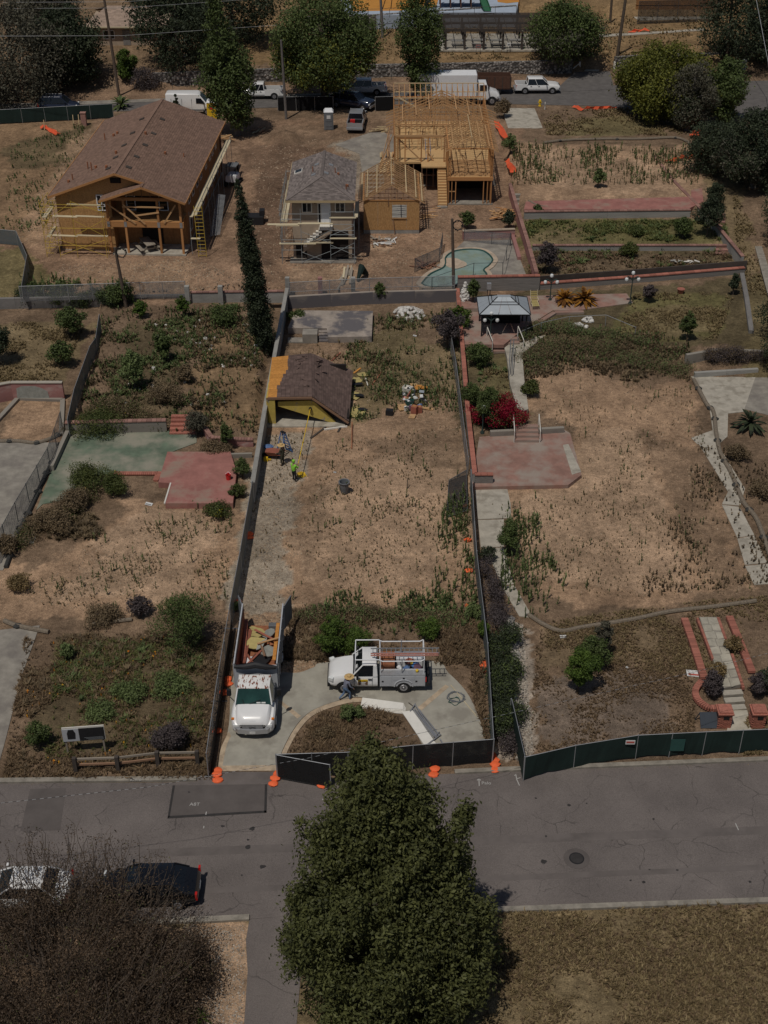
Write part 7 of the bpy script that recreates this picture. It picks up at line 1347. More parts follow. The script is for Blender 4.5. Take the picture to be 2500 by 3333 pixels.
stick('short new board lying in front of the stair',1520,690,1532,712,'lumber_pale',.3,.04);a=G(1392,505,3.8);ladder('blue step ladder standing on the open upper floor',V(4.7,133.3,3.87),V(4.55,134.0,5.9),.5,M['ladder_blue'],7,M['galv'],side=(1,0,0))
# compact loader half hidden between the houses
t=thing('mini_excavator','small white compact excavator behind the cypress','excavator',GT(760,600),R(80));q=MB();q.loft([sec(-.8,.6,.5,1.2),sec(.6,.6,.5,1.2),sec(.9,.5,.55,1.0)]);q.build('body',M['white'],t)
q=MB();q.box((0,0,2.15),(1.3,1.2,.08));q.build('canopy',M['plastic_grey'],t);[pipe('canopy_post',M['black'],t,(x,y,1.1),(x,y,2.15),.03) for x in (-.55,.55) for y in (-.5,.5)];[MB().box((0,s*.7,.25),(1.6,.3,.5)).build('track',M['tyre'],t) for s in (-1,1)];q=MB();q.bar((.8,0,.9),(1.6,0,1.9),.2,.25);q.bar((1.6,0,1.9),(2.2,0,.7),.16,.2);q.build('boom',M['black'],t)
q=MB();q.box((0,0,.4),(2.1,1.3,.8));q.box((.9,.2,1.0),(.5,.8,.6));q.build('dumper',M['black'],None,label='dark skip loader parked on the dug soil behind the cypress',cat='loader',loc=GT(825,725))
# red bucket, tyre, pot and litter
t=thing('bucket','bright red plastic bucket on the pink slab','bucket',G(744,1560,.45));q=MB();q.lathe([(.16,0),(.2,.42),(.22,.44),(.18,.42),(.14,.1)],(0,0,0),12);q.build('pail',M['plastic_red'],t,smooth=True);q=MB();q.path([(-.2,0,.42),(0,.12,.55),(.2,0,.42)],.015,5);q.build('handle',M['white'],t)
coil('old tyre ring at the foot of the cypress',866,1148,.5,'tyre',n=30,name='tyre',cat='tyre',w=.05)
t=thing('plant_pot','terracotta pot with a small plant on the gazebo lawn','plant pot',GT(2215,955));q=MB();q.lathe([(.2,0),(.33,.4),(.36,.45),(.28,.42)],(0,0,0),12);q.build('pot',M['brick'],t,smooth=True)
for u,v,s,lb in ((1833,2075,.4,'white paper sign lying at the head of the right lawn'),(2042,2176,.2,'small white scrap in the middle of the right lawn'),(2258,2195,.85,'torn real estate sign lying beside the brick border'),(2324,2319,.35,'white card leaning at the brick pillar'),(485,1643,.5,'white rock at the foot of the yellow flower bank'),(1090,1540,.2,'white paper cup on the dirt by the bin'),(1350,1095,.3,'white tube on the weeds below the stone heap'),(2458,2350,.15,'white scrap in the grass by the flagstone walk')):
    p=GT(u,v);t=thing('litter',lb,'litter',p+V(0,0,.04),random.uniform(-.8,.3));q=MB();q.box((0,0,.03),(s,s*.55,.03),0,tilt=(.15,.1));q.build('sheet',M['litter'],t);q=MB();q.box((0,-s*.15,.06),(s*.8,s*.12,.01),0,tilt=(.15,.1));q.build('print',M['curb_red'] if s > .8 else M['plastic_grey'],t)
q=MB();q.slab([(-.6,-.35,.05),(.6,-.35,.05),(.6,.35,.6),(-.6,.35,.6)],.04);q.bar((-.6,.3,.55),(-.8,.35,0),.05,.05);q.bar((.5,.3,.55),(.55,.35,0),.05,.05);q.build('solar_panel',M['solar'],None,label='dark tilted panel lying in the grass by the street walk',cat='panel',loc=GT(2312,2358))
# ------------------------------------------------------------------ trees, shrubs, weeds, grass
def blobs_of(h0,h1,prof,R0,n,lean=(0,0),br=.42):
    B=[];ts=[p[0] for p in prof];rs=[p[1] for p in prof]
    for i in range(n):
        t=((i+random.random())/n);r=float(np.interp(t,ts,rs))*R0;a=i*2.4+random.uniform(-.4,.4);d=r*(random.uniform(.62,.82) if i % 4 and n > 30 else .72*math.sqrt(random.random()));b=max(.22*R0,r*br)*random.uniform(.75,1.25)
        b=min(b,max(.18*R0,r));B.append((lean[0]*t+d*math.cos(a),lean[1]*t+d*math.sin(a),h0+(h1 -h0)*t,b,b,b*random.uniform(.7,1.0)))
    return B
ROUND=[(0,.55),(.3,1),(.6,.95),(.85,.6),(1,.25)];CONE=[(0,.75),(.2,1),(.5,.8),(.75,.5),(1,.12)];COL=[(0,.6),(.2,1),(.7,.95),(.9,.6),(1,.2)];OAK=[(0,.95),(.2,1),(.38,.95),(.55,.74),(.7,.5),(.85,.28),(1,.08)]
def tree(label,u,v,vt,w,m,n=14000,size=.3,prof=ROUND,nb=26,low=.25,bark='bark',tr=.22,lean=0,group='trees',name='tree',p=None,h=None,R0=None,cat='tree',br=.42,m2=None,shell=.5,spires=0):
    p=GT(u,v) if p is None else Vector(p);h=h or (TOP(p,vt)-p.z)*.97;R0=R0 or w/2/S(v)*.96
    t=thing(name,label,cat,p,0,group);B=blobs_of(h*low,h -R0*.12,prof,R0,nb,(lean,0),br)
    for i in range(spires):b=B[random.randrange(len(B))];a=math.atan2(b[1],b[0])+random.uniform(-.5,.5);B.append((b[0]+math.cos(a)*b[3]*.8,b[1]+math.sin(a)*b[3]*.8,b[2]+b[3]*.8,.35,.35,random.uniform(.6,1.1)))
    foliage('crown',t,B,n,size,M[m],int(abs(u)+v) % 97,.5,.35,shell)
    if m2:foliage('crown',t,B[:len(B) // 2],n // 3,size,M[m2],3,.5,.35,shell)
    q=MB();q.path([(0,0,-.2),(lean*.1,0,h*.3),(lean*.5,.1,h*.6),(lean*.9,0,h*.9)],[tr*1.25,tr,tr*.6,tr*.15],8);q.build('trunk',M[bark],t,smooth=True)
    for i in range(0,len(B),max(1,len(B) // 9)):b=B[i];q=MB();z0=min(b[2]*.75,h*.7);q.path([(lean*z0/h,0,z0),(b[0]*.5+lean*z0/h*.5,b[1]*.5,(z0+b[2])/2+.1),b[:3]],[tr*.45,tr*.3,tr*.1],6);q.build('limb',M[bark],t)
    return t
def shrub(label,u,v,w,hp,m,n=None,size=None,nb=15,name='shrub',cat='shrub',prof=ROUND,group='shrubs on the lots',m2=None,low=.3):
    s=S(v);R0=w/2/s;h=hp/s/.84 -R0*.35;h=max(h,.35);size=size or (.13 if v > 1300 else .2);n=n or int(min(9000,1300*R0*(R0+h)/(size/.13) ** 2))+250
    return tree(label,u,v,0,w,m,n,size,prof,nb,low,'bark',.05,0,group,name,None,h,R0,cat,.4,m2)
# the big oak at the bottom and the brown bush tree at the left
p=V(.35,35.7,0);tree('large dense green oak at the bottom centre overhanging the street',1250,3100,2440,0,'leaf_oak',135000,.2,OAK,140,.02,'bark',.35,-.9,'trees along the near street',p=p+V(.3,0,0),R0=4.8,br=.25,shell=.42,spires=90)
tree('lower brown bush between the large bush tree and the driveway',540,3230,0,0,'leaf_brown',30000,.11,[(0,1),(.5,1),(.75,.8),(1,.5)],40,.02,'bark',.08,0,'trees along the near street',p=V(-9.9,35.2,0),h=2.6,R0=3.0,br=.3,shell=.1)
p=V(-14.6,35.0,0);t=tree('large brown half-bare bush tree at the bottom left',330,3200,2620,0,'leaf_brown',80000,.11,[(0,1),(.5,1),(.75,.8),(1,.5)],80,.02,'bark',.12,0,'trees along the near street',p=p,h=3.7,R0=6.2,br=.22,shell=.1)
q=MB();tips=[]
for i in range(1500):
    a=random.uniform(0,6.28);r=6.0*math.sqrt(random.random());b=V(r*math.cos(a),r*math.sin(a),random.uniform(.4,2.9));d=V(math.cos(a)*.45+random.uniform(-.4,.4),math.sin(a)*.3+random.uniform(-.3,.5),1).normalized();l=random.uniform(.8,2.3);w=V(random.uniform(-.5,.5),random.uniform(-.4,.4),0)*l*.5;q.path([b,b+d*l*.35+w*.5,b+d*l*.7+w*.6,b+d*l+w*-.2],[.02,.015,.01,.004],4);tips.append(b+d*l*random.uniform(.5,1))
q.build('twigs',M['bark'],t,kind='stuff');n=17000;P=np.array(tips)[rng.integers(0,len(tips),n)]+rng.normal(0,.16,(n,3));npmesh('twig_leaves',leaves(P,unit(n),.11,.05,0),4,M['leaf_brown'],rng.random(n)*.999,t,kind='stuff')
tree('tall leaning dark cypress beside the long block wall',866,1160,560,68,'leaf_dark',36000,.17,[(0,.5),(.15,1),(.5,.9),(.75,.7),(.92,.4),(1,.1)],170,.03,'bark_grey',.2,(AY(772,600,GT(866,1160).y)-GT(866,1160)).x,'trees between the lots',br=.62,shell=.3,name='cypress_tree')
FT='trees along the far street'
tree('tall slender green tree with a bare lower trunk left of the site entrance',775,440,-50,165,'leaf_green',18000,.34,[(0,.6),(.2,.9),(.4,1),(.6,.65),(.8,.38),(1,.06)],80,.1,'bark_grey',.3,-2.0,FT,br=.5);tree('broad yellow-green tree above the white crew-cab pickup',1058,335,-40,375,'leaf_green',30000,.36,[(0,.5),(.2,.95),(.5,1),(.8,.75),(1,.4)],52,.2,'bark',.42,0,FT,m2='leaf_yellow',br=.3);tree('narrow dark green tree in front of the white box truck',1372,335,-60,140,'leaf_green',15000,.34,[(0,.7),(.3,.75),(.6,1),(.85,.7),(1,.3)],70,.12,'bark',.35,-.8,FT,br=.5)
tree('spreading bright green tree at the far right street corner',2150,385,130,330,'leaf_yellow',26000,.34,ROUND,40,.12,'bark',.3,0,FT,m2='leaf_yellow',br=.34);tree('grey half-dead tree in front of the bright street corner tree',2235,425,190,230,'leaf_grey',12000,.26,ROUND,30,.1,'bark_grey',.25,.3,FT,m2='leaf_dark',br=.34);tree('green tree right of the grey half-dead tree',2345,400,180,180,'leaf_green',12000,.32,ROUND,26,.12,'bark',.25,0,FT)
tree('dark oak overhanging the side street at the right edge',2450,610,340,270,'leaf_dark',24000,.27,ROUND,40,.1,'bark_grey',.3,0,'trees at the side street',m2='leaf_grey',br=.34);tree('second dark oak at the right edge below the street corner',2320,560,390,220,'leaf_dark',13000,.25,ROUND,22,.1,'bark_grey',.2,0,'trees at the side street');tree('dark tree cut by the right edge above the driveway',2560,1230,1040,200,'leaf_dark',9000,.2,ROUND,22,.1,'bark',.2,0,'trees at the side street');tree('dark shade tree cut by the right edge beside the side street',2560,800,540,220,'leaf_dark',12000,.24,ROUND,26,.1,'bark',.25,0,'trees at the side street');tree('dark tree at the right edge beside the gazebo lawn',2560,1110,880,210,'leaf_dark',11000,.2,ROUND,26,.06,'bark',.2,0,'trees at the side street')
PK='trees in the park'
tree('olive-green tree beside the park drive',1835,205,-10,235,'leaf_green',15000,.36,ROUND,34,.16,'bark',.3,0,PK,m2='leaf_grey')
for u,v,vt,w,m,lb in ((60,330,-20,400,'leaf_grey','large grey-green tree at the top left corner'),(225,255,10,260,'leaf_dark','dark tree left of the far tan house'),(585,215,-130,330,'leaf_dark','dark drooping cedar beside the far tan house'),(-120,330,60,260,'leaf_dark','dark tree cut by the left edge'),(760,150,-190,330,'leaf_dark','shaded tree behind the drooping cedar'),(2420,200,-130,320,'leaf_dark','black-green tree mass at the top right corner'),(2560,200,-90,260,'leaf_dark','dark tree cut by the right edge of the park'),(560,60,-220,300,'leaf_dark','dark tree behind the far tan house'),(150,130,-120,260,'leaf_grey','grey-green tree at the top edge left of the far tan house')):tree(lb,u,v,vt,w,m,15000,.4,ROUND,40,.05,'bark',.3,0,PK,br=.36)
tree('round lemon tree below the far tan house',412,262,152,95,'leaf_bright',6000,.26,ROUND,14,.15,'bark',.12,0,PK);tree('small dark tree beside the white van',577,382,305,44,'leaf_dark',2500,.24,CONE,10,.05,'bark',.1,0,FT);tree('purple bare bush beside the lemon tree',470,290,215,120,'leaf_purple',4000,.2,ROUND,12,.05,'bark_grey',.1,0,PK)
def fan_palm(label,u,v,r,n,m='leaf_green',h=.5,group=None,name='palm',z=0):
    p=GT(u,v);t=thing(name,label,'palm',p,0,group);q=MB();q.tube((0,0,-.1),(0,0,h),.18,8);q.build('trunk',M['bark'],t)
    for i in range(n):
        a=random.uniform(0,6.28);e=random.uniform(-.1,1.3);d=V(math.cos(a)*math.cos(e),math.sin(a)*math.cos(e),math.sin(e));s=V(-math.sin(a),math.cos(a),0);L=r*random.uniform(.7,1.1);o=V(0,0,h);q=MB();c=[o+d*L*f+V(0,0,-.35*L*f*f) for f in (0,.4,.75,1)]
        for k in range(3):w0,w1=(.03,.16,.13,.01)[k]*L*.6,(.03,.16,.13,.01)[k+1]*L*.6;q.add([c[k]-s*w0,c[k]+s*w0,c[k+1]+s*w1,c[k+1]-s*w1],[(0,1,2,3)])
        q.build('frond',M[m],t)
fan_palm('fan palm growing at the far street left of the van',395,352,1.9,34,group='palms');fan_palm('dark cycad palm by the right driveway',2440,1395,1.6,36,'leaf_dark',.6,'palms');fan_palm('spiky yucca beside the driveway at the bottom',650,3320,.6,26,'leaf_bright',.2,'palms','yucca')
for u,v,r,lb in ((1835,985,1.3,'orange agave clump left of the pair by the grey wall'),(1900,985,1.6,'larger orange agave clump against the grey wall')):fan_palm(lb,u,v,r,60,'leaf_rust',.4,'agaves by the grey wall','agave')
SH=((600,2112,235,210,'leaf_green','large round green bush by the temporary fence left of the dump truck'),(1075,2135,120,150,'leaf_bright','bright green bush behind the hood of the utility truck'),(1155,2125,120,100,'leaf_bright','lower green bush behind the cab of the utility truck'),(1398,2080,100,80,'leaf_bright','round green bush behind the ladder rack of the utility truck'),(1880,2255,130,170,'leaf_bright','dark green leafy bush in the middle of the right lawn'),(1925,2180,130,130,'leaf_green','second green bush touching the dead conifer on the right lawn'),(1955,2150,75,150,'leaf_grey','dead grey conifer on the right lawn'),
 (2315,2265,95,100,'leaf_purple','dusky purple bush beside the left brick pillar'),(2335,2205,85,60,'leaf_tan','dry tan bush on the flagstone walk behind the purple bush'),(2385,2120,62,60,'leaf_tan','small dry tan bush halfway up the flagstone walk'),(2462,2265,80,90,'leaf_purple','purple bush behind the right brick pillar'),(2500,2255,90,100,'leaf_dark','dark green bush at the right edge behind the brick pillar'),
 (1590,1400,110,150,'leaf_green','green part of the bougainvillea hedge at the brick-capped wall'),(1530,1330,90,90,'leaf_green','green shrub at the upper end of the bougainvillea'),(1635,1402,130,130,'leaf_boug','magenta bougainvillea above the red patio'),(1565,1372,80,60,'leaf_boug','small magenta bougainvillea left of the lamp post'),(1680,1385,70,60,'leaf_boug','magenta bougainvillea beside the patio steps'),(1455,1135,110,130,'leaf_purple','dark purple bush by the brick-capped wall'),(1495,1090,80,100,'leaf_bright','leafy green shrub growing over the brick-capped wall'),(1560,1195,100,85,'leaf_green','green bush below the gazebo patio corner'),(1725,1290,70,60,'leaf_flower','flowering bush beside the sloping walk'),(1540,985,50,75,'leaf_green','green shrub behind the gazebo'),
 (1655,1800,100,120,'leaf_green','green shrub beside the broken concrete walk'),(1590,1830,60,60,'leaf_dark','dark shrub on the broken concrete slabs'),(1570,2080,55,70,'leaf_bright','bright leafy sapling at the right fence'),(1540,2010,70,60,'leaf_weed','green weed clump at the right fence'),
 (2112,985,50,60,'leaf_purple','small dark bush on the gazebo lawn'),(2235,1110,55,95,'leaf_green','thin green shrub at the edge of the gazebo lawn'),(2385,960,45,70,'leaf_dark','dark shrub in the corner of the gazebo lawn'),(2300,770,100,130,'leaf_dark','dark leafy shrub on the upper grass terrace'),(2220,775,80,70,'leaf_green','lower green shrub beside the dark one on the terrace'),(2325,690,80,90,'leaf_dark','dark shrub at the terrace steps by the side wall'),(1750,705,34,38,'leaf_green','small round bush under the pink terrace slab'),(2070,765,66,34,'leaf_flower','low olive bush on the upper grass terrace'),(2050,835,70,48,'leaf_flower','low olive bush on the lower grass terrace'),(1775,890,80,100,'leaf_purple','dark scrub against the pink wall on the lower terrace'),(1520,745,60,60,'leaf_green','green bush behind the pool'),(1655,745,50,60,'leaf_dark','dark bush at the pink wall by the scrap timber'),(1945,610,50,60,'leaf_weed','tall weed clump above the pink terrace slab'),(1660,500,50,60,'leaf_weed','green weed shrub at the end of the pale far drive'),(1640,385,60,60,'leaf_dry','dry shrub beside the pale far drive'),
 (535,1180,85,110,'leaf_green','grey-green bush in the middle of the rocky garden'),(240,1100,110,110,'leaf_green','small spreading tree in the far left yard'),(205,1190,90,90,'leaf_green','leafy bush below the spreading tree in the far left yard'),(460,1035,60,60,'leaf_bright','bright bush at the top of the rocky garden'),(598,1035,45,70,'leaf_bright','upright green bush at the top of the rocky garden'),(730,1055,115,70,'leaf_green','wide green bush left of the cypress foot'),(840,1080,60,70,'leaf_grey','grey dead growth at the cypress foot'),(0,1185,110,150,'leaf_dark','dark tree-like bush cut by the left edge'),(605,1245,70,60,'leaf_dry','grey brush heap among the white rocks'),(540,1310,130,70,'leaf_dry','low russet bush among the white rocks'),(440,1270,90,130,'leaf_weed','tall green weeds in the rocky garden'),(395,990,110,80,'leaf_green','green hedge at the pole with the coil'),(110,975,70,60,'leaf_green','bush at the corner of the wire fence'),
 (330,1400,220,75,'leaf_flower','yellow-flowered bank above the green slab'),(640,1420,90,90,'leaf_grey','grey brush beside the brick steps'),(700,1475,120,50,'leaf_dry','dry branch heap on the pink slab'),(735,1465,50,90,'leaf_green','green shrub by the planter wall'),(790,1555,60,70,'leaf_green','green shrub in the planter by the block wall'),(772,1620,60,50,'leaf_flower','small flowering bush at the pink slab corner'),(705,1680,95,55,'leaf_flower','yellow-flowered bush in front of the pink slab'),(285,1585,150,80,'leaf_flower','yellow-flowered bush on the near edge of the green slab'),(375,1605,110,80,'leaf_flower','second flowering bush on the near edge of the green slab'),(170,1730,150,90,'leaf_dry','rusty dry brush bank beside the black wattle'),(245,1660,130,80,'leaf_dry','dry brown brush below the green slab'),(25,1800,90,70,'leaf_dry','dry brush at the left end of the black wattle'),(60,1920,90,60,'leaf_tan','tan flowering brush at the left edge of the sandy lot'),
 (330,2020,140,55,'leaf_dry','dead dark brush at the top of the left lawn'),(460,2005,90,75,'leaf_purple','dead dark brush left of the large round bush'),(130,2430,95,100,'leaf_green','dark green bush left of the board sign'),(565,2440,140,120,'leaf_purple','dusky dead bush behind the split rail fence'),(330,2330,120,50,'leaf_weed','green weed patch behind the board sign'),(420,2270,130,60,'leaf_weed','green weed patch in the middle of the left lawn'),(560,2250,150,60,'leaf_weed','green grassy mound near the temporary fence'),(225,2150,60,70,'leaf_weed','small green shrub at the top of the left lawn'),(1135,2350,60,70,'leaf_weed','green weeds on the planted island behind the cream panels'),(1172,2340,45,55,'leaf_weed','second green weed clump on the planted island'),(1060,2395,80,40,'leaf_dry','dry low bush on the planted island'),(770,1990,40,40,'leaf_weed','weeds at the bend of the slatted fence'),(2400,1500,90,60,'leaf_dry','low dry bush right of the right walk'),(2480,1620,100,60,'leaf_dry','second low dry bush right of the right walk'),(1235,985,46,66,'leaf_green','green shrub on the stained retaining wall'),(970,1040,70,36,'leaf_green','weed clump on the old foundation slab'))
for u,v,w,hp,m,lb in SH:shrub(lb,u,v,w*(1.35 if 'magenta' in lb else 1),hp,m,m2='leaf_green' if 'magenta' in lb else None,name='bougainvillea' if 'magenta' in lb else 'shrub')
def hedge(label,px,r,h,m,n,size=.14,m2=None,name='hedge'):   # continuous growth along a line
    P=[GT(u,v) for u,v in curve(px,4)];o=P[0];t=thing(name,label,'hedge',o,0,'hedges and brush');B=[]
    for p in P:
        for k in range(3):b=r*random.uniform(.45,.8);B.append((p.x -o.x+random.uniform(-.6,.6)*r,p.y -o.y+random.uniform(-.6,.6)*r,p.z -o.z+h*random.uniform(.25,.8),b,b,b*.7))
    foliage('foliage',t,B,n,size,M[m],len(px)+n % 50,.5,.3,.4)
    if m2:foliage('foliage',t,B[::2],n // 2,size,M[m2],8,.5,.3,.4)
    for p in P[::3]:q=MB();q.path([p -o,p -o+V(.1,0,h*.4),p -o+V(-.1,.1,h*.8)],[.05,.04,.02],5);q.build('stem',M['bark'],t)
hedge('dark green ivy hedge between the two street fences',[(1640,2100),(1640,2200),(1645,2300),(1650,2390)],1.0,1.4,'leaf_dark',16000,.13,'leaf_green');hedge('dead purple brush along the right fence above the ivy',[(1580,1880),(1600,1960),(1625,2060)],.8,1.5,'leaf_purple',7000,.11);hedge('dry brush at the street end of the ivy hedge',[(1650,2400),(1660,2460)],.7,.8,'leaf_purple',2500,.11)
hedge('dark hedge along the low retaining wall on the left',[(90,988),(180,990),(280,992),(380,992)],.9,1.3,'leaf_dark',9000,.17,'leaf_green');hedge('russet brush on the weedy bank below the gazebo lawn',[(1720,1180),(1800,1140),(1900,1130),(2000,1150),(2100,1180),(2220,1215)],1.3,.5,'leaf_dry',16000,.12,'leaf_weed');hedge('olive scrub at the crest of the weedy bank',[(1700,1100),(1780,1070),(1880,1080),(1990,1100),(2100,1120)],.9,.6,'leaf_weed',8000,.12,'leaf_dry');hedge('dead vines hanging over the low grey wall at the right',[(2310,1180),(2340,1178),(2370,1176),(2400,1176),(2440,1177),(2480,1178)],.7,1.3,'leaf_purple',9000,.1,'leaf_dry')
hedge('rusty brush bank below the green slab',[(60,1770),(130,1720),(200,1680),(280,1620)],1.1,.5,'leaf_dry',8000,.12,'leaf_flower');hedge('dry brush along the far left fence line of the rocky garden',[(240,1390),(330,1330),(420,1340),(500,1380)],1.2,.5,'leaf_dry',9000,.12,'leaf_flower');hedge('brown brush strip across the head of the planted slope behind the utility truck',[(1000,2020),(1150,2000),(1300,2010),(1480,2030)],.8,.4,'leaf_dry',7000,.12,'leaf_weed')
# weeds: upright stalks with narrow leaves, too many to count
def scatter(poly,n,pw=1.0):
    P=np.array([tuple(G(u,v))[:2] for u,v in poly]);lo,hi=P.min(0)-2,P.max(0)+2;out=np.empty((0,3));k=0
    while len(out) < n and k < 30:
        q=rng.uniform(lo,hi,(n*2,2));z=hz_np(q[:,0],q[:,1]);U,Vv=proj(q[:,0],q[:,1],z);cl=fbm(q[:,0]*.45,q[:,1]*.45,77,3)
        ok=inpoly(U,Vv,poly) & (rng.random(len(q)) < np.clip((cl -.3)*3.2,.05,1) ** pw)
        out=np.concatenate([out,np.column_stack([q,z])[ok]]);k += 1
    return out[:n]
def weeds(name,poly,n,h,m,K=9,spread=.35,w=.035,lf=.4,pw=1.0):
    P=scatter(poly,n,pw);n=len(P);H=rng.uniform(h[0],h[1],n)*rng.uniform(.6,1.2,n);az=rng.uniform(0,6.28,(n,K));t=rng.uniform(.05,1,(n,K));L=(H[:,None]*lf)*rng.uniform(.6,1.2,(n,K));e=rng.uniform(.3,1.2,(n,K))
    lean=rng.normal(0,.08,(n,2));B=np.stack([P[:,None,0]+lean[:,None,0]*t*H[:,None],P[:,None,1]+lean[:,None,1]*t*H[:,None],P[:,None,2]+t*H[:,None]*(1 -.5*spread)],-1)
    d=np.stack([np.cos(az)*np.cos(e)*(spread+.3),np.sin(az)*np.cos(e)*(spread+.3),np.sin(e)],-1);s=np.stack([-np.sin(az),np.cos(az),np.zeros_like(az)],-1)*(w*(.5+H/h[1]))[:,None,None]
    T=np.stack([B -s,B+s,B+d*L[...,None]],2).reshape(-1,3)
    stk=np.stack([P+[.02,0,0],P -[.02,0,0],P+np.column_stack([lean*H[:,None],H])],1).reshape(-1,3)
    sh=np.repeat(rng.random(n)*.7,K)+rng.random(n*K)*.3;sh=np.concatenate([sh,rng.random(n)*.4])
    return npmesh(name,np.concatenate([T,stk]),3,M[m],np.clip(sh,0,.999),kind='stuff')
CL=[(930,1990),(1010,1600),(1100,1440),(1500,1380),(1535,1560),(1550,1960),(1300,1990)];RP=[(1690,1880),(1600,1640),(1880,1590),(1850,1400),(1720,1340),(1720,1240),(1900,1180),(2240,1240),(2290,1400),(2340,1640),(2470,1930),(1800,1950)];LP=[(60,1960),(300,1760),(480,1650),(760,1650),(740,1960),(400,2000)];UP=[(1660,640),(1670,480),(2280,480),(2270,640)]
weeds('weeds',CL,1500,(.08,.26),'leaf_weeddry',8,.6,.03);weeds('weeds',CL,170,(.3,.8),'leaf_weed',14,.3,.03,.3);weeds('weeds',[(1400,1980),(1440,1650),(1520,1600),(1560,2000)],240,(.5,1.2),'leaf_weed',16,.3,.035,.28);weeds('weeds',[(1000,2000),(1100,1930),(1560,1940),(1560,2050),(1200,2080)],700,(.3,.7),'leaf_weed',10,.4,.035)
weeds('weeds',RP,1500,(.08,.26),'leaf_weeddry',8,.6,.03);weeds('weeds',RP,170,(.3,.7),'leaf_weed',12,.35,.03,.3);weeds('weeds',[(1620,1950),(1660,1600),(1750,1700),(1860,1980),(1720,2030)],260,(.5,1.2),'leaf_weed',16,.3,.035,.28)
weeds('weeds',LP,700,(.08,.3),'leaf_weeddry',8,.6,.03);weeds('weeds',LP,160,(.4,.9),'leaf_weed',12,.3,.03,.3);weeds('weeds',UP,700,(.3,1.1),'leaf_weed',10,.3,.06,.3);weeds('weeds',UP,700,(.2,.7),'leaf_weeddry',8,.4,.05);weeds('weeds',[(760,1980),(840,1430),(1010,1400),(940,1980)],160,(.1,.4),'leaf_weeddry')
weeds('weeds',[(1110,1380),(1130,1050),(1480,1010),(1520,1340)],1100,(.2,.7),'leaf_weed',10,.45,.04);weeds('weeds',[(940,1180),(1000,1110),(1480,1000),(1520,1330),(1150,1330)],1100,(.15,.5),'grass_dry',8,.6,.03);weeds('weeds',[(240,1400),(330,1010),(870,1000),(840,1420)],1900,(.2,.7),'leaf_weed',10,.5,.04);weeds('weeds',[(240,1400),(330,1010),(870,1000),(840,1420)],2600,(.15,.5),'leaf_dry',8,.6,.04);weeds('weeds',[(1690,1240),(1660,1130),(1800,1050),(2240,1100),(2250,1230),(1900,1180)],900,(.2,.55),'leaf_weed',10,.5,.04);weeds('weeds',[(1690,1240),(1700,1120),(1900,1080),(2240,1110),(2250,1240),(1900,1210)],2600,(.2,.5),'leaf_dry',8,.6,.04);weeds('weeds',[(60,990),(60,900),(440,940),(440,990)],400,(.3,1),'leaf_weed',10,.4,.05);weeds('weeds',[(0,760),(40,480),(280,400),(260,560),(130,760)],500,(.2,.6),'leaf_weed',8,.5,.06);weeds('weeds',[(2070,1950),(2280,1450),(2500,1500),(2500,1900)],700,(.2,.5),'leaf_dry',8,.6,.04)
# tangled brush
for a,n,m in (([(240,1400),(330,1020),(870,1000),(850,1180),(830,1420),(560,1395)],1500,'leaf_dry'),([(330,1380),(400,1040),(640,1040),(600,1380)],900,'leaf_weed'),([(60,2510),(100,2080),(480,2060),(710,2100),(690,2510)],1500,'leaf_dry'),([(150,2480),(180,2100),(660,2080),(660,2400)],600,'leaf_weed'),([(100,1850),(250,1600),(420,1600),(330,1760)],500,'leaf_dry'),([(930,2150),(960,1985),(1560,2000),(1585,2300),(1480,2170)],900,'leaf_dry'),([(1130,1180),(1140,1050),(1480,1010),(1500,1200)],400,'leaf_dry'),([(1690,1250),(1680,1100),(1900,1060),(2240,1110),(2260,1240)],900,'leaf_dry'),([(1520,1380),(1560,1180),(1650,1200),(1690,1390)],400,'leaf_weed'),([(1720,890),(1720,720),(2360,720),(2400,890)],900,'leaf_weed')):weeds('brush',a,n*2 // 5,(.15,.42),m,22,1.1,.04,.9,2.2)
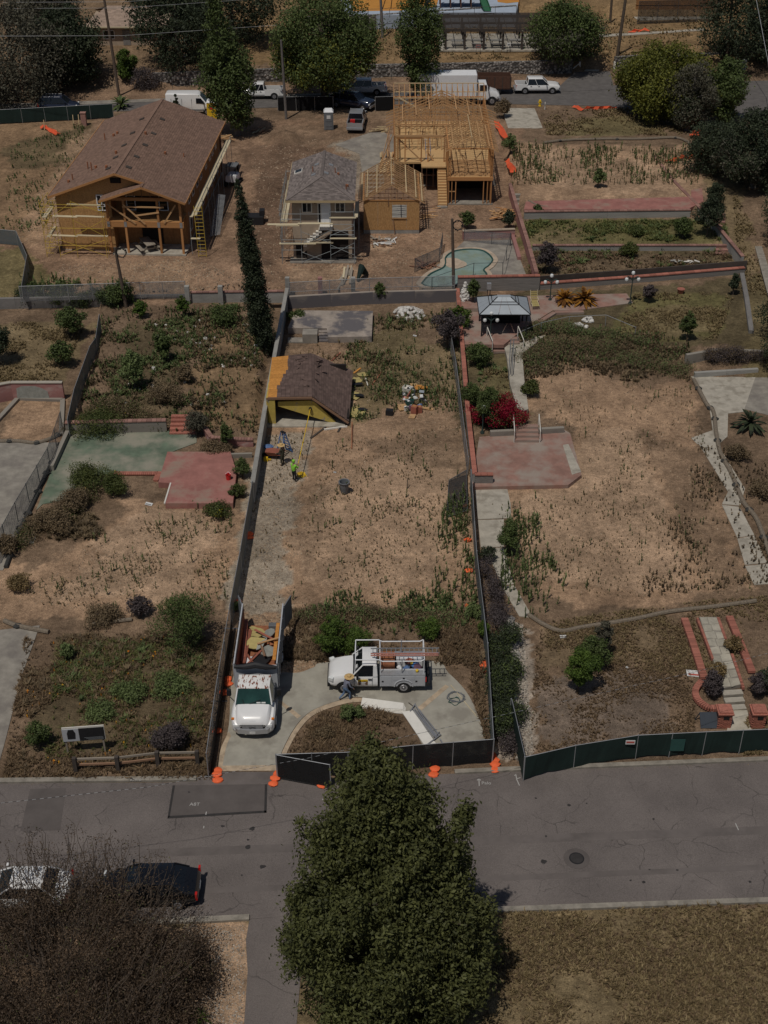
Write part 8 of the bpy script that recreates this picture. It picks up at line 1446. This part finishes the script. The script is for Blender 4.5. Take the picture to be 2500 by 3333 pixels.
# grass
for m,poly,n,h,w in (('grass_dry',[(1560,3400),(1640,2970),(2600,2940),(2600,3400)],9000,(.08,.28),.022),('grass_brown',[(1560,3400),(1640,2970),(2600,2940),(2600,3400)],8000,(.06,.2),.022),('grass_brown',[(10,2540),(80,2080),(480,2060),(720,2080),(690,2540)],11000,(.1,.35),.022),('grass_green',[(150,2480),(180,2100),(660,2080),(660,2400)],3500,(.12,.4),.022),('grass_brown',[(1720,2450),(1750,2050),(2260,1990),(2260,2420)],7000,(.06,.2),.022),('grass_dry',[(1740,2120),(1800,2020),(2260,1960),(2500,1940),(2500,2140),(2200,2200)],4000,(.08,.22),.022),('grass_dry',[(2420,2460),(2430,2340),(2600,2300),(2600,2450)],1200,(.08,.25),.022),
 ('grass_brown',[(930,2490),(960,2400),(1040,2330),(1180,2300),(1290,2330),(1380,2470)],3800,(.12,.4),.022),('grass_brown',[(920,2150),(940,1990),(1560,2010),(1585,2440),(1540,2260),(1470,2170),(1040,2150)],6000,(.12,.45),.022),('grass_dry',[(1990,1110),(2060,960),(2400,950),(2330,1110)],2600,(.1,.3),.03),('grass_green',[(1700,800),(1700,720),(2360,720),(2370,800)],3000,(.1,.35),.04),('grass_brown',[(1720,895),(1720,822),(2400,825),(2410,890)],2600,(.1,.35),.04),('grass_dry',[(-100,1240),(-100,1050),(280,1050),(200,1240)],2200,(.1,.3),.03),('grass_dry',[(1520,1380),(1580,1200),(1650,1220),(1700,1340),(1640,1390)],1200,(.15,.45),.03),('grass_dry',[(2410,960),(2380,600),(2460,760),(2500,960)],900,(.1,.3),.04),('grass_dry',[(900,240),(900,70),(2300,30),(2300,200)],3500,(.15,.4),.07),('grass_dry',[(1780,460),(1760,360),(2150,350),(2250,450)],2000,(.1,.35),.05)):weeds('dry_grass',poly,n,h,m,5,.9,w,.8,1.3)
weeds('wild_flowers',[(60,2500),(100,2080),(650,2080),(680,2500)],170,(.2,.4),'poppy',3,.5,.05,.25)
# pale stones in the rocky garden and along the ivy strip
def stones(poly,n,s0,s1,meshes,label,group,pw=1.0):
    for x,y,z in scatter(poly,n,pw):stone((x,y,z+.04),random.uniform(s0,s1),None,meshes,label=label,cat='stone',group=group)
stones([(330,1390),(380,1120),(520,1040),(850,1020),(840,1200),(760,1330),(560,1380)],85,.15,.42,ROCKS[:2],'whitewashed rock lying in the dry weeds of the rocky garden','whitewashed rocks in the rocky garden',2);stones([(1650,2330),(1655,2020),(1672,2010),(1690,2330)],46,.35,.75,ROCKD,'round river stone in the border along the ivy hedge','river stones along the ivy hedge',.2);
def clods(name,poly,n,s0,s1,m,pw=.5):                  # loose clods and pebbles lying on the soil
    P=scatter(poly,n,pw);n=len(P);r=rng.uniform(s0,s1,n)[:,None]*rng.uniform(.5,1.2,(n,1));a=rng.uniform(0,6.28,n);k=[np.stack([P[:,0]+r[:,0]*np.cos(a+o),P[:,1]+r[:,0]*np.sin(a+o),P[:,2]-.01],-1) for o in (0,1.9,3.3,4.8)];t=P+np.column_stack([rng.normal(0,.2,(n,2))*r,r[:,0]*rng.uniform(.5,.9,n)])
    T=np.concatenate([np.stack([k[i],k[(i+1) % 4],t],1) for i in range(4)]).reshape(-1,3);npmesh(name,T,3,M[m],np.tile(rng.random(n),4),kind='stuff')
M['clod']=leafmat('clod',(.13,.09,.06),(.42,.32,.22),tr=0);M['pebble']=leafmat('pebble',(.16,.14,.12),(.5,.45,.38),tr=0)
for a in (CL,RP,LP,[(760,1980),(840,1430),(1010,1400),(940,1980)],[(920,1180),(1000,1110),(1500,1000),(1520,1400),(1150,1400)]):clods('soil_clods',a,5000,.02,.075,'clod',.4)
for a,n in (([(150,960),(200,860),(620,840),(900,940)],2200),([(820,920),(820,480),(1240,420),(1200,650),(1480,700),(1500,760),(1200,930)],5000),(UP,1500),([(30,760),(280,420),(340,420),(170,820)],1200),([(900,2200),(760,2000),(1000,2000),(1040,2160)],1500)):clods('soil_clods',a,n,.03,.12,'clod',.4)
clods('gravel',[(1680,2480),(1650,2020),(1700,2030),(1740,2480)],3500,.03,.1,'pebble',.2);clods('gravel',[(560,3400),(600,3010),(800,3010),(790,3400)],3000,.02,.06,'pebble',.2);clods('leaf_litter',[(0,2560),(640,2548),(1000,2545),(1000,2530),(640,2535),(0,2546)],1500,.02,.06,'leaf_tan',.2);clods('leaf_litter',[(1600,2525),(2500,2490),(2500,2478),(1600,2512)],1200,.02,.06,'leaf_tan',.2);clods('leaf_litter',[(1600,2960),(2500,2932),(2500,2922),(1600,2950)],700,.02,.05,'leaf_tan',.2)
# ------------------------------------------------------------------ park, far street furniture, poles, brick walk, markings
def cobwall(label,px,h,z,th=.5):
    P=[G(u,v,z) for u,v in px];q=MB()
    for a,b in zip(P,P[1:]):
        n=V(a.y -b.y,b.x -a.x,0).normalized()*th;q.hexa([a,b,b+n,a+n]+[p+V(0,0,h) for p in (a,b,b+n,a+n)])
    return one('stone_wall',q,M['cobble'],label,'wall')
cobwall('long field stone wall along the far street left of the park drive',[(500,284),(820,272),(1160,256),(1500,250),(1860,240)],1.75,.85);cobwall('field stone wall right of the park drive',[(2000,228),(2090,222),(2300,216),(2900,205)],1.7,.85);cobwall('field stone wall curving into the park drive',[(1860,240),(1880,205)],1.9,.85);cobwall('upper field stone wall under the playground',[(1000,100),(1210,94),(1680,62)],1.9,2.7)
for x,lb in ((1885,'white gate post left of the park drive'),(1998,'white gate post right of the park drive')):p=GT(x,232);q=MB();q.box((0,0,.6),(.25,.25,1.3));q.bar((0,0,1.1),(-.9 if x < 1900 else .2,-.5,.5),.1,.1);q.build('gate_post',M['trim'],None,label=lb,cat='post',loc=p)
for a in ([(1868,232),(1890,60),(1935,60),(1950,232)],[(1950,122),(2140,110),(2290,100),(2290,94),(2140,104),(1950,114)],[(2060,56),(2080,68),(2320,62),(2320,56)]):
    q=MB();P=[GT(u,v) for u,v in a];q.prism([(p.x,p.y) for p in P],-.3,lambda x,y:hz(x,y)+.08);structure('park_path',q,M['concrete_path'])
# pergola with picnic tables
t=thing('pergola','long dark timber pergola over picnic tables in the park','pergola',(8.0,181.4,2.65))
for i in range(6):
    for y in (0,4,8):beam('post',M['wood_black'],t,(.4+i*2.6,y,0),(.4+i*2.6,y,2.5),.28,.28)
for y in (0,4,8):beam('beam',M['wood_black'],t,(-.4,y,2.55),(14,y,2.55),.2,.3)
for i in range(18):beam('slat',M['wood_black'],t,(-.6,-.5+i*.53,2.85),(14.2,-.5+i*.53,2.85),.1,.08)
for i in range(12):beam('rafter',M['wood_black'],t,(i*1.24,-.7,2.76),(i*1.24,8.8,2.76),.08,.12)
q=MB();q.box((15,185.5,2.6),(14.8,9,.2));structure('pergola_floor',q,M['concrete_path'])
for i,(x,y) in enumerate(((10.2,183),(13,183.3),(15.6,183.2),(18.3,183.3),(20.8,183.1))):picnic('stone picnic table number %s from the left under the pergola' % ('one','two','three','four','five')[i],(x,y,2.7),0,0,'picnic tables under the pergola',1.1,'block')
fence('thin chain link fence on top of the park stone wall',[tuple(G(560,262,1.9))[:2],tuple(G(1160,236,1.9))[:2],tuple(G(1500,228,1.9))[:2],tuple(G(1850,220,1.9))[:2]],1.3,None,'fence_mesh_post',4.5)
# playground
def flat(name,px,m,z):q=MB();P=[G(u,v,z) for u,v in px];q.prism([(p.x,p.y) for p in P],z -2,z);structure(name,q,M[m])
flat('playground_floor',[(1120,52),(1680,44),(1700,-60),(1100,-60)],'blue_ground',4.5);flat('soft_floor',[(1150,36),(1300,34),(1420,22),(1440,-50),(1120,-50)],'orange_ground',4.53);flat('soft_floor',[(1620,6),(1650,10),(1690,6),(1690,-40),(1610,-40)],'orange_ground',4.53)
t=thing('play_structure','dark wooden playground tower with a green slide','play structure',G(1500,26,4.5));
for x in (-3,-1.5,0,1.5,3):
    for y in (0,2.4):beam('post',M['play_wood'],t,(x,y,0),(x,y,3.2),.16,.16)
q=MB();q.box((0,1.2,1.3),(6.4,2.6,.15));q.build('deck',M['black'],t)
for i in range(15):beam('baluster',M['play_wood'],t,(-3+i*.43,-.02,1.35),(-3+i*.43,-.02,2.5),.22,.06)
q=MB();q.slab([(2.6,0,1.35),(3.6,0,1.35),(4.2,-2.4,.15),(3.2,-2.4,.15)],.08);[q.bar((2.6+k,0,1.5),(3.2+k,-2.4,.3),.08,.3) for k in (0,1)];q.build('slide',M['play_green'],t);q=MB();q.path([(-3.1,.5,1.4),(-4,.2,1.6),(-5,-.3,.8),(-5.4,-.6,0)],.25,8);q.build('tube',M['black'],t)
fence('dark rail fence in front of the playground',[tuple(G(1130,60,4.4))[:2],tuple(G(1680,48,4.4))[:2]],1.1,None,'fence_mesh_post',3,z=4.5,rails=(1,.15))
t=thing('swing_frame','dark climbing arch left of the playground tower','climbing frame',G(1290,30,4.5));[pipe('leg',M['black'],t,(x,0,0),(x*.6,0,2.6),.06) for x in (-2,-.8,.8,2)];pipe('bar',M['black'],t,(-1.3,0,2.6),(1.3,0,2.6),.06)
# far tan house and court fence
t=thing('house','far tan house with low hip roof half hidden by dark trees','house',(-41,184.5,2.5));q=MB();q.prism([(0,0),(11,0),(11,8),(0,8)],-.5,2.7);q.build('wall',M['stucco'],t);rf=plate(t,'roof',[(-.6,-.7,2.6),(11.6,-.7,2.6),(9,4,4.3),(2.4,4,4.3)],.1,M['lumber_dark']);shingles(rf,(-.6,-.7,2.6),(11.6,-.7,2.6),(9,4,4.3),(2.4,4,4.3),M['shingle_tan'],.6,.3);shingles(rf,(11.6,8.7,2.6),(-.6,8.7,2.6),(2.4,4,4.3),(9,4,4.3),M['shingle_tan'],.6,.3)
beam('fascia',M['plank'],t,(-.6,-.75,2.55),(11.6,-.75,2.55),.06,.2);window(t,(3,-.03,1.4),1.6,1.2);window(t,(8,-.03,1.3),1.8,1.0);q=MB();q.box((5.4,-.03,1),(1,.08,2));q.build('door',M['block_dark'],t)
fence('tall brown screened fence of the ball court in the park',[tuple(G(2075,66,3.2))[:2],tuple(G(2330,58,3.2))[:2],tuple(G(2340,20,3.2))[:2]],3.2,'chain_dark','fence_mesh_post',3);q=MB();q.box((0,0,1.4),(11.5,.12,2.8));q.box((0,-.1,1.4),(11.5,.06,.08));o=q.build('court_wall',M['osb_dark'],None,label='brown windscreen wall of the ball court',cat='wall',loc=GT(2195,50)+V(0,.6,0))
# poles and wires
def pole(label,u,v,ut,vt,r=.16,arm=0,m='pole_wood',name='utility_pole',h=None):
    p=GT(u,v);e=AY(ut,vt,p.y)-p;t=thing(name,label,'pole' if arm or r < .165 else 'tree',p,0,'poles and bare trunks');q=MB();q.path([(0,0,-.2),e*.5,e],[r,r*.9,r*.7],9);q.build('shaft',M[m],t,smooth=True)
    for k in range(arm):beam('crossarm',M[m],t,e*(.93 -.08*k)-V(1.2,0,0),e*(.93 -.08*k)+V(1.2,0,0),.1,.12)
    return p,e
pole('tall leaning utility pole at the far street on the left',388,312,330,-60,.2,1);p1,e1=pole('short wooden pole with a cable coil in front of the brown-roofed house',411,1000,374,805);p2,e2=pole('wooden pole with a cable coil beside the pool',1478,972,1472,712);pole('utility pole with street light at the top right',2365,212,2388,-60,.2,1);pole('bare palm trunk in the park above the box truck',1246,122,1236,-60,.22,0,'bark_grey','bare_tree');pole('bare trunk beside the park drive',2010,178,2045,-60,.24,0,'bark','bare_tree');pole('second bare trunk farther up the park slope',1986,74,1996,-60,.2,0,'bark','bare_tree');pole('thin bare trunk under the broad tree',932,388,915,130,.17,0,'bark_grey','bare_tree')
for p,e,lb in ((p1,e1,'black cable coil hanging on the pole by the brown-roofed house'),(p2,e2,'black cable coil hanging on the pole beside the pool')):coil(lb,0,0,.45,'black',n=50,up=True,loc=p+e*.93+V(.5,-.25,0),w=.03)
def wire(label,pts,r=.012,m='galv',dash=0):
    P=[G(u,v,z) for u,v,z in pts];t=thing('overhead_wire',label,'wire',P[0],0,'wires')
    for a,b in zip(P,P[1:]):
        n=dash or 1
        for i in range(n):pipe('strand',M[m] if i % 2 == 0 else M['black'],t,a.lerp(b,i/n)-P[0],a.lerp(b,(i+1)/n)-P[0],r)
wire('twisted overhead service cable crossing above the street fronts',[(-100,2625,6.5),(480,2562,6.3),(1000,2468,6.2),(1600,2335,6.2),(2250,2190,6.3),(2700,2075,6.5)],.009,'galv',46)
for i,v in enumerate((28,8,118)):wire('%s overhead wire across the top left trees' % ('middle','upper','lower')[i],[(-100,v,12),(400,v -2,11.6),(900,v -36,12)],.016)
wire('guy wire slanting down at the right edge',[(2460,-10,12),(2500,200,6),(2520,420,3)],.03)
# hydrant, post, cabinet, park signs
t=thing('fire_hydrant','yellow fire hydrant on the far kerb','hydrant',G(1757,345,.95));q=MB();q.lathe([(.2,0),(.14,.1),(.13,.55),(.18,.58),(.12,.75),(.03,.82)],(0,0,0),10);q.build('barrel',M['plastic_yellow'],t);q=MB();q.tube((-.25,0,.45),(.25,0,.45),.06,8);q.build('outlet',M['plastic_yellow'],t)
for u,v,h,s,m,nm,lb in ((1773,356,.9,(.12,.12,.9),'trim','marker_post','white marker post beside the yellow hydrant'),(2418,225,1.0,(.6,.5,1.3),'gazebo_roof','utility_cabinet','pale blue utility cabinet at the top right'),(605,208,1.1,(.5,.05,.4),'litter','notice','white notice on the park fence below the cedar'),(1556,178,1.1,(.7,.05,.45),'pink_wall','notice','pink notice on the fence below the pergola'),(1655,172,1.1,(.5,.05,.45),'litter','notice','white notice on the fence below the pergola'),(282,252,1,(.7,.06,.6),'litter','notice','white and blue notice board below the dark trees'),(225,248,1,(2.6,.08,1.5),'block_dark','notice_board','large grey board sign below the dark trees'),(150,200,1,(.9,.06,.6),'litter','notice','white sign with black logo under the left trees')):
    p=GT(u,v);t=thing(nm,lb,'sign' if 'notice' in nm else nm.split('_')[1],p);q=MB();q.box((0,0,h if s[2] < .8 or s[1] < .1 else s[2]/2),s);q.build('panel',M[m],t);q=MB();q.box((0,-s[1]/2 -.01,h if s[2] < .8 or s[1] < .1 else s[2]*.6),(s[0]*.6,.02,s[2]*.3));q.build('print',M['plastic_grey'],t);[beam('leg',M['black'],t,(k*s[0]*.4,.05,0),(k*s[0]*.4,.05,h),.05,.05) for k in (-1,1)]
# brick walk at the near right
t=thing('brick_border','flagstone walk with red brick borders leading up from the street','garden walk',(20,57,0));o=t.location
def bricks(px,w,z=.3,step=.115,L=None):
    P=[G(u,v,z)-o for u,v in curve(px,6)];acc=0
    for a,b in zip(P,P[1:]):
        d=b -a;n=max(1,round(d.length/step));s=V(-d.y,d.x,0).normalized()*w/2
        for i in range(n):c=a.lerp(b,(i+.5)/n);c.z=z -.06;beam('brick',M['brick'],t,c -s,c+s,step*.88,.2)
bricks([(2228,2012),(2262,2110),(2292,2205)],.42);bricks([(2270,2012),(2300,2090),(2320,2145)],.14);bricks([(2337,2010),(2362,2080)],.16);bricks([(2382,2128),(2400,2180),(2420,2240)],.16);bricks([(2374,2005),(2410,2090),(2448,2185)],.42);bricks([(2285,2215),(2264,2245),(2272,2275),(2305,2300),(2340,2302)],.36)
A,B,C,D=[G(u,v,.28)-o for u,v in ((2276,2008),(2334,2008),(2412,2228),(2352,2240))];q=MB();q.slab([A,B,C,D],.25);q.build('path_bed',M['concrete_old'],t)
for i in range(9):
    for j in range(2):
        f=lambda s,r:A.lerp(D,s).lerp(B.lerp(C,s),r)+V(0,0,.02);m_=.42+.16*((i*7 % 5)/4);r0,r1=(.02,m_ -.02) if j == 0 else (m_+.02,.98);q=MB();k=random.uniform(-.02,.02);q.slab([f(i/9+.008,r0),f(i/9+.008+k,r1),f((i+1)/9 -.006,r1),f((i+1)/9 -.006+k,r0)],.03);q.build('flagstone',M['flagstone'],t)
for i in range(3):a,b=G(2352+i*6,2258+i*24,.2 -i*.07)-o,G(2416+i*5,2254+i*24,.2 -i*.07)-o;beam('step',M['concrete_path'],t,a,b,.4,.16)
P=[G(u,v,.05) for u,v in ((2375,2312),(2432,2312),(2448,2378),(2366,2380))];q=MB();q.prism([(p.x,p.y) for p in P],-.1,.06);structure('flagstone_pad',q,M['flagstone']);sheet('street_walk',[(2400,2384),(2434,2382),(2450,2450),(2424,2452)],M['concrete_path'],.04)
for u,lb in ((2355,'red brick pillar with brick cap left of the flagstone walk'),(2465,'red brick pillar with brick cap right of the flagstone walk')):
    t2=thing('brick_pillar',lb,'pillar',G(u,2372)+V(0,.35,0));q=MB();q.box((0,0,.5),(.64,.64,1.0));q.build('core',M['brick_dull'],t2)
    for k in range(12):
        for s in range(3):
            x=-.23+s*.23+(.05 if k % 2 else -.05);beam('brick',M['brick'],t2,(x -.1,-.33,.05+k*.083),(x+.1,-.33,.05+k*.083),.06,.07);beam('brick',M['brick'],t2,(-.33 if u > 2400 else .33,x -.1,.05+k*.083),(-.33 if u > 2400 else .33,x+.1,.05+k*.083),.06,.07)
    for s,z in ((.86,1.06),(.7,1.15)):q=MB();q.box((0,0,z),(s,s,.09));q.build('cap',M['brick'],t2)
    q=MB();q.box((.05,-.37,.8),(.32,.03,.22));q.build('letter_slot',M['black'],t2)
# street marks
p=G(1877,2794,.04);t=thing('manhole','round iron manhole cover in a patched ring on the street','manhole cover',p);q=MB();q.lathe([(.64,-.03),(.64,.002),(.6,.004)],(0,0,0),28);q.build('patch_ring',M['asphalt_patch'],t);q=MB();q.lathe([(.37,0),(.37,.012),(.33,.014)],(0,0,0),24);q.build('frame',M['black'],t);q=MB();q.lathe([(.31,.01),(.31,.02),(.05,.022)],(0,0,0),24);q.build('lid',M['asphalt_seal'],t)
for px_ in ([(-900,2815),(3400,2655),(3400,2680),(-900,2842)],[(-900,2955),(3400,2775),(3400,2792),(-900,2975)]):sheet('wheel_track',px_,M['tyre_track'],.034,.008)
mk=thing('road_marking','white sprayed survey arrows and lettering on the street','road marking',G(1570,2550,.045));o=mk.location
def mark(a,b):beam('stroke',M['paint_mark'],mk,G(*a,.045)-o,G(*b,.045)-o,.05,.006)
for a,b in (((1560,2558),(1559,2535)),((1559,2535),(1553,2540)),((1559,2535),(1565,2540)),((1691,2557),(1682,2537)),((1682,2537),(1679,2520)),((1679,2520),(1675,2525)),((1682,2535),(1694,2531)),((672,2642),(670,2652)),((664,2688),(663,2696)),((1050,2600),(1051,2604)),((2394,2680),(2404,2702))):mark(a,b)
for s,u,v,sz,z in (('Palo',1583,2549,.3,.045),('A8T',634,2618,.3,.045),('83410',442,2538,.24,.158)):text(s,sz,M['paint_mark'],mk,Matrix.Translation(G(u,v,z)-o))
q=MB();q.path([(-.5,-.9,.1),(-.1,-.2,1.2),(.1,.2,.5),(.4,.9,.1)],[.1,.35,.3,.1],7);q.build('tarp',M['screen_green'],None,label='dark green tarp hanging at the grey pillar by the scaffolded house',cat='tarp',loc=GT(1182,905))
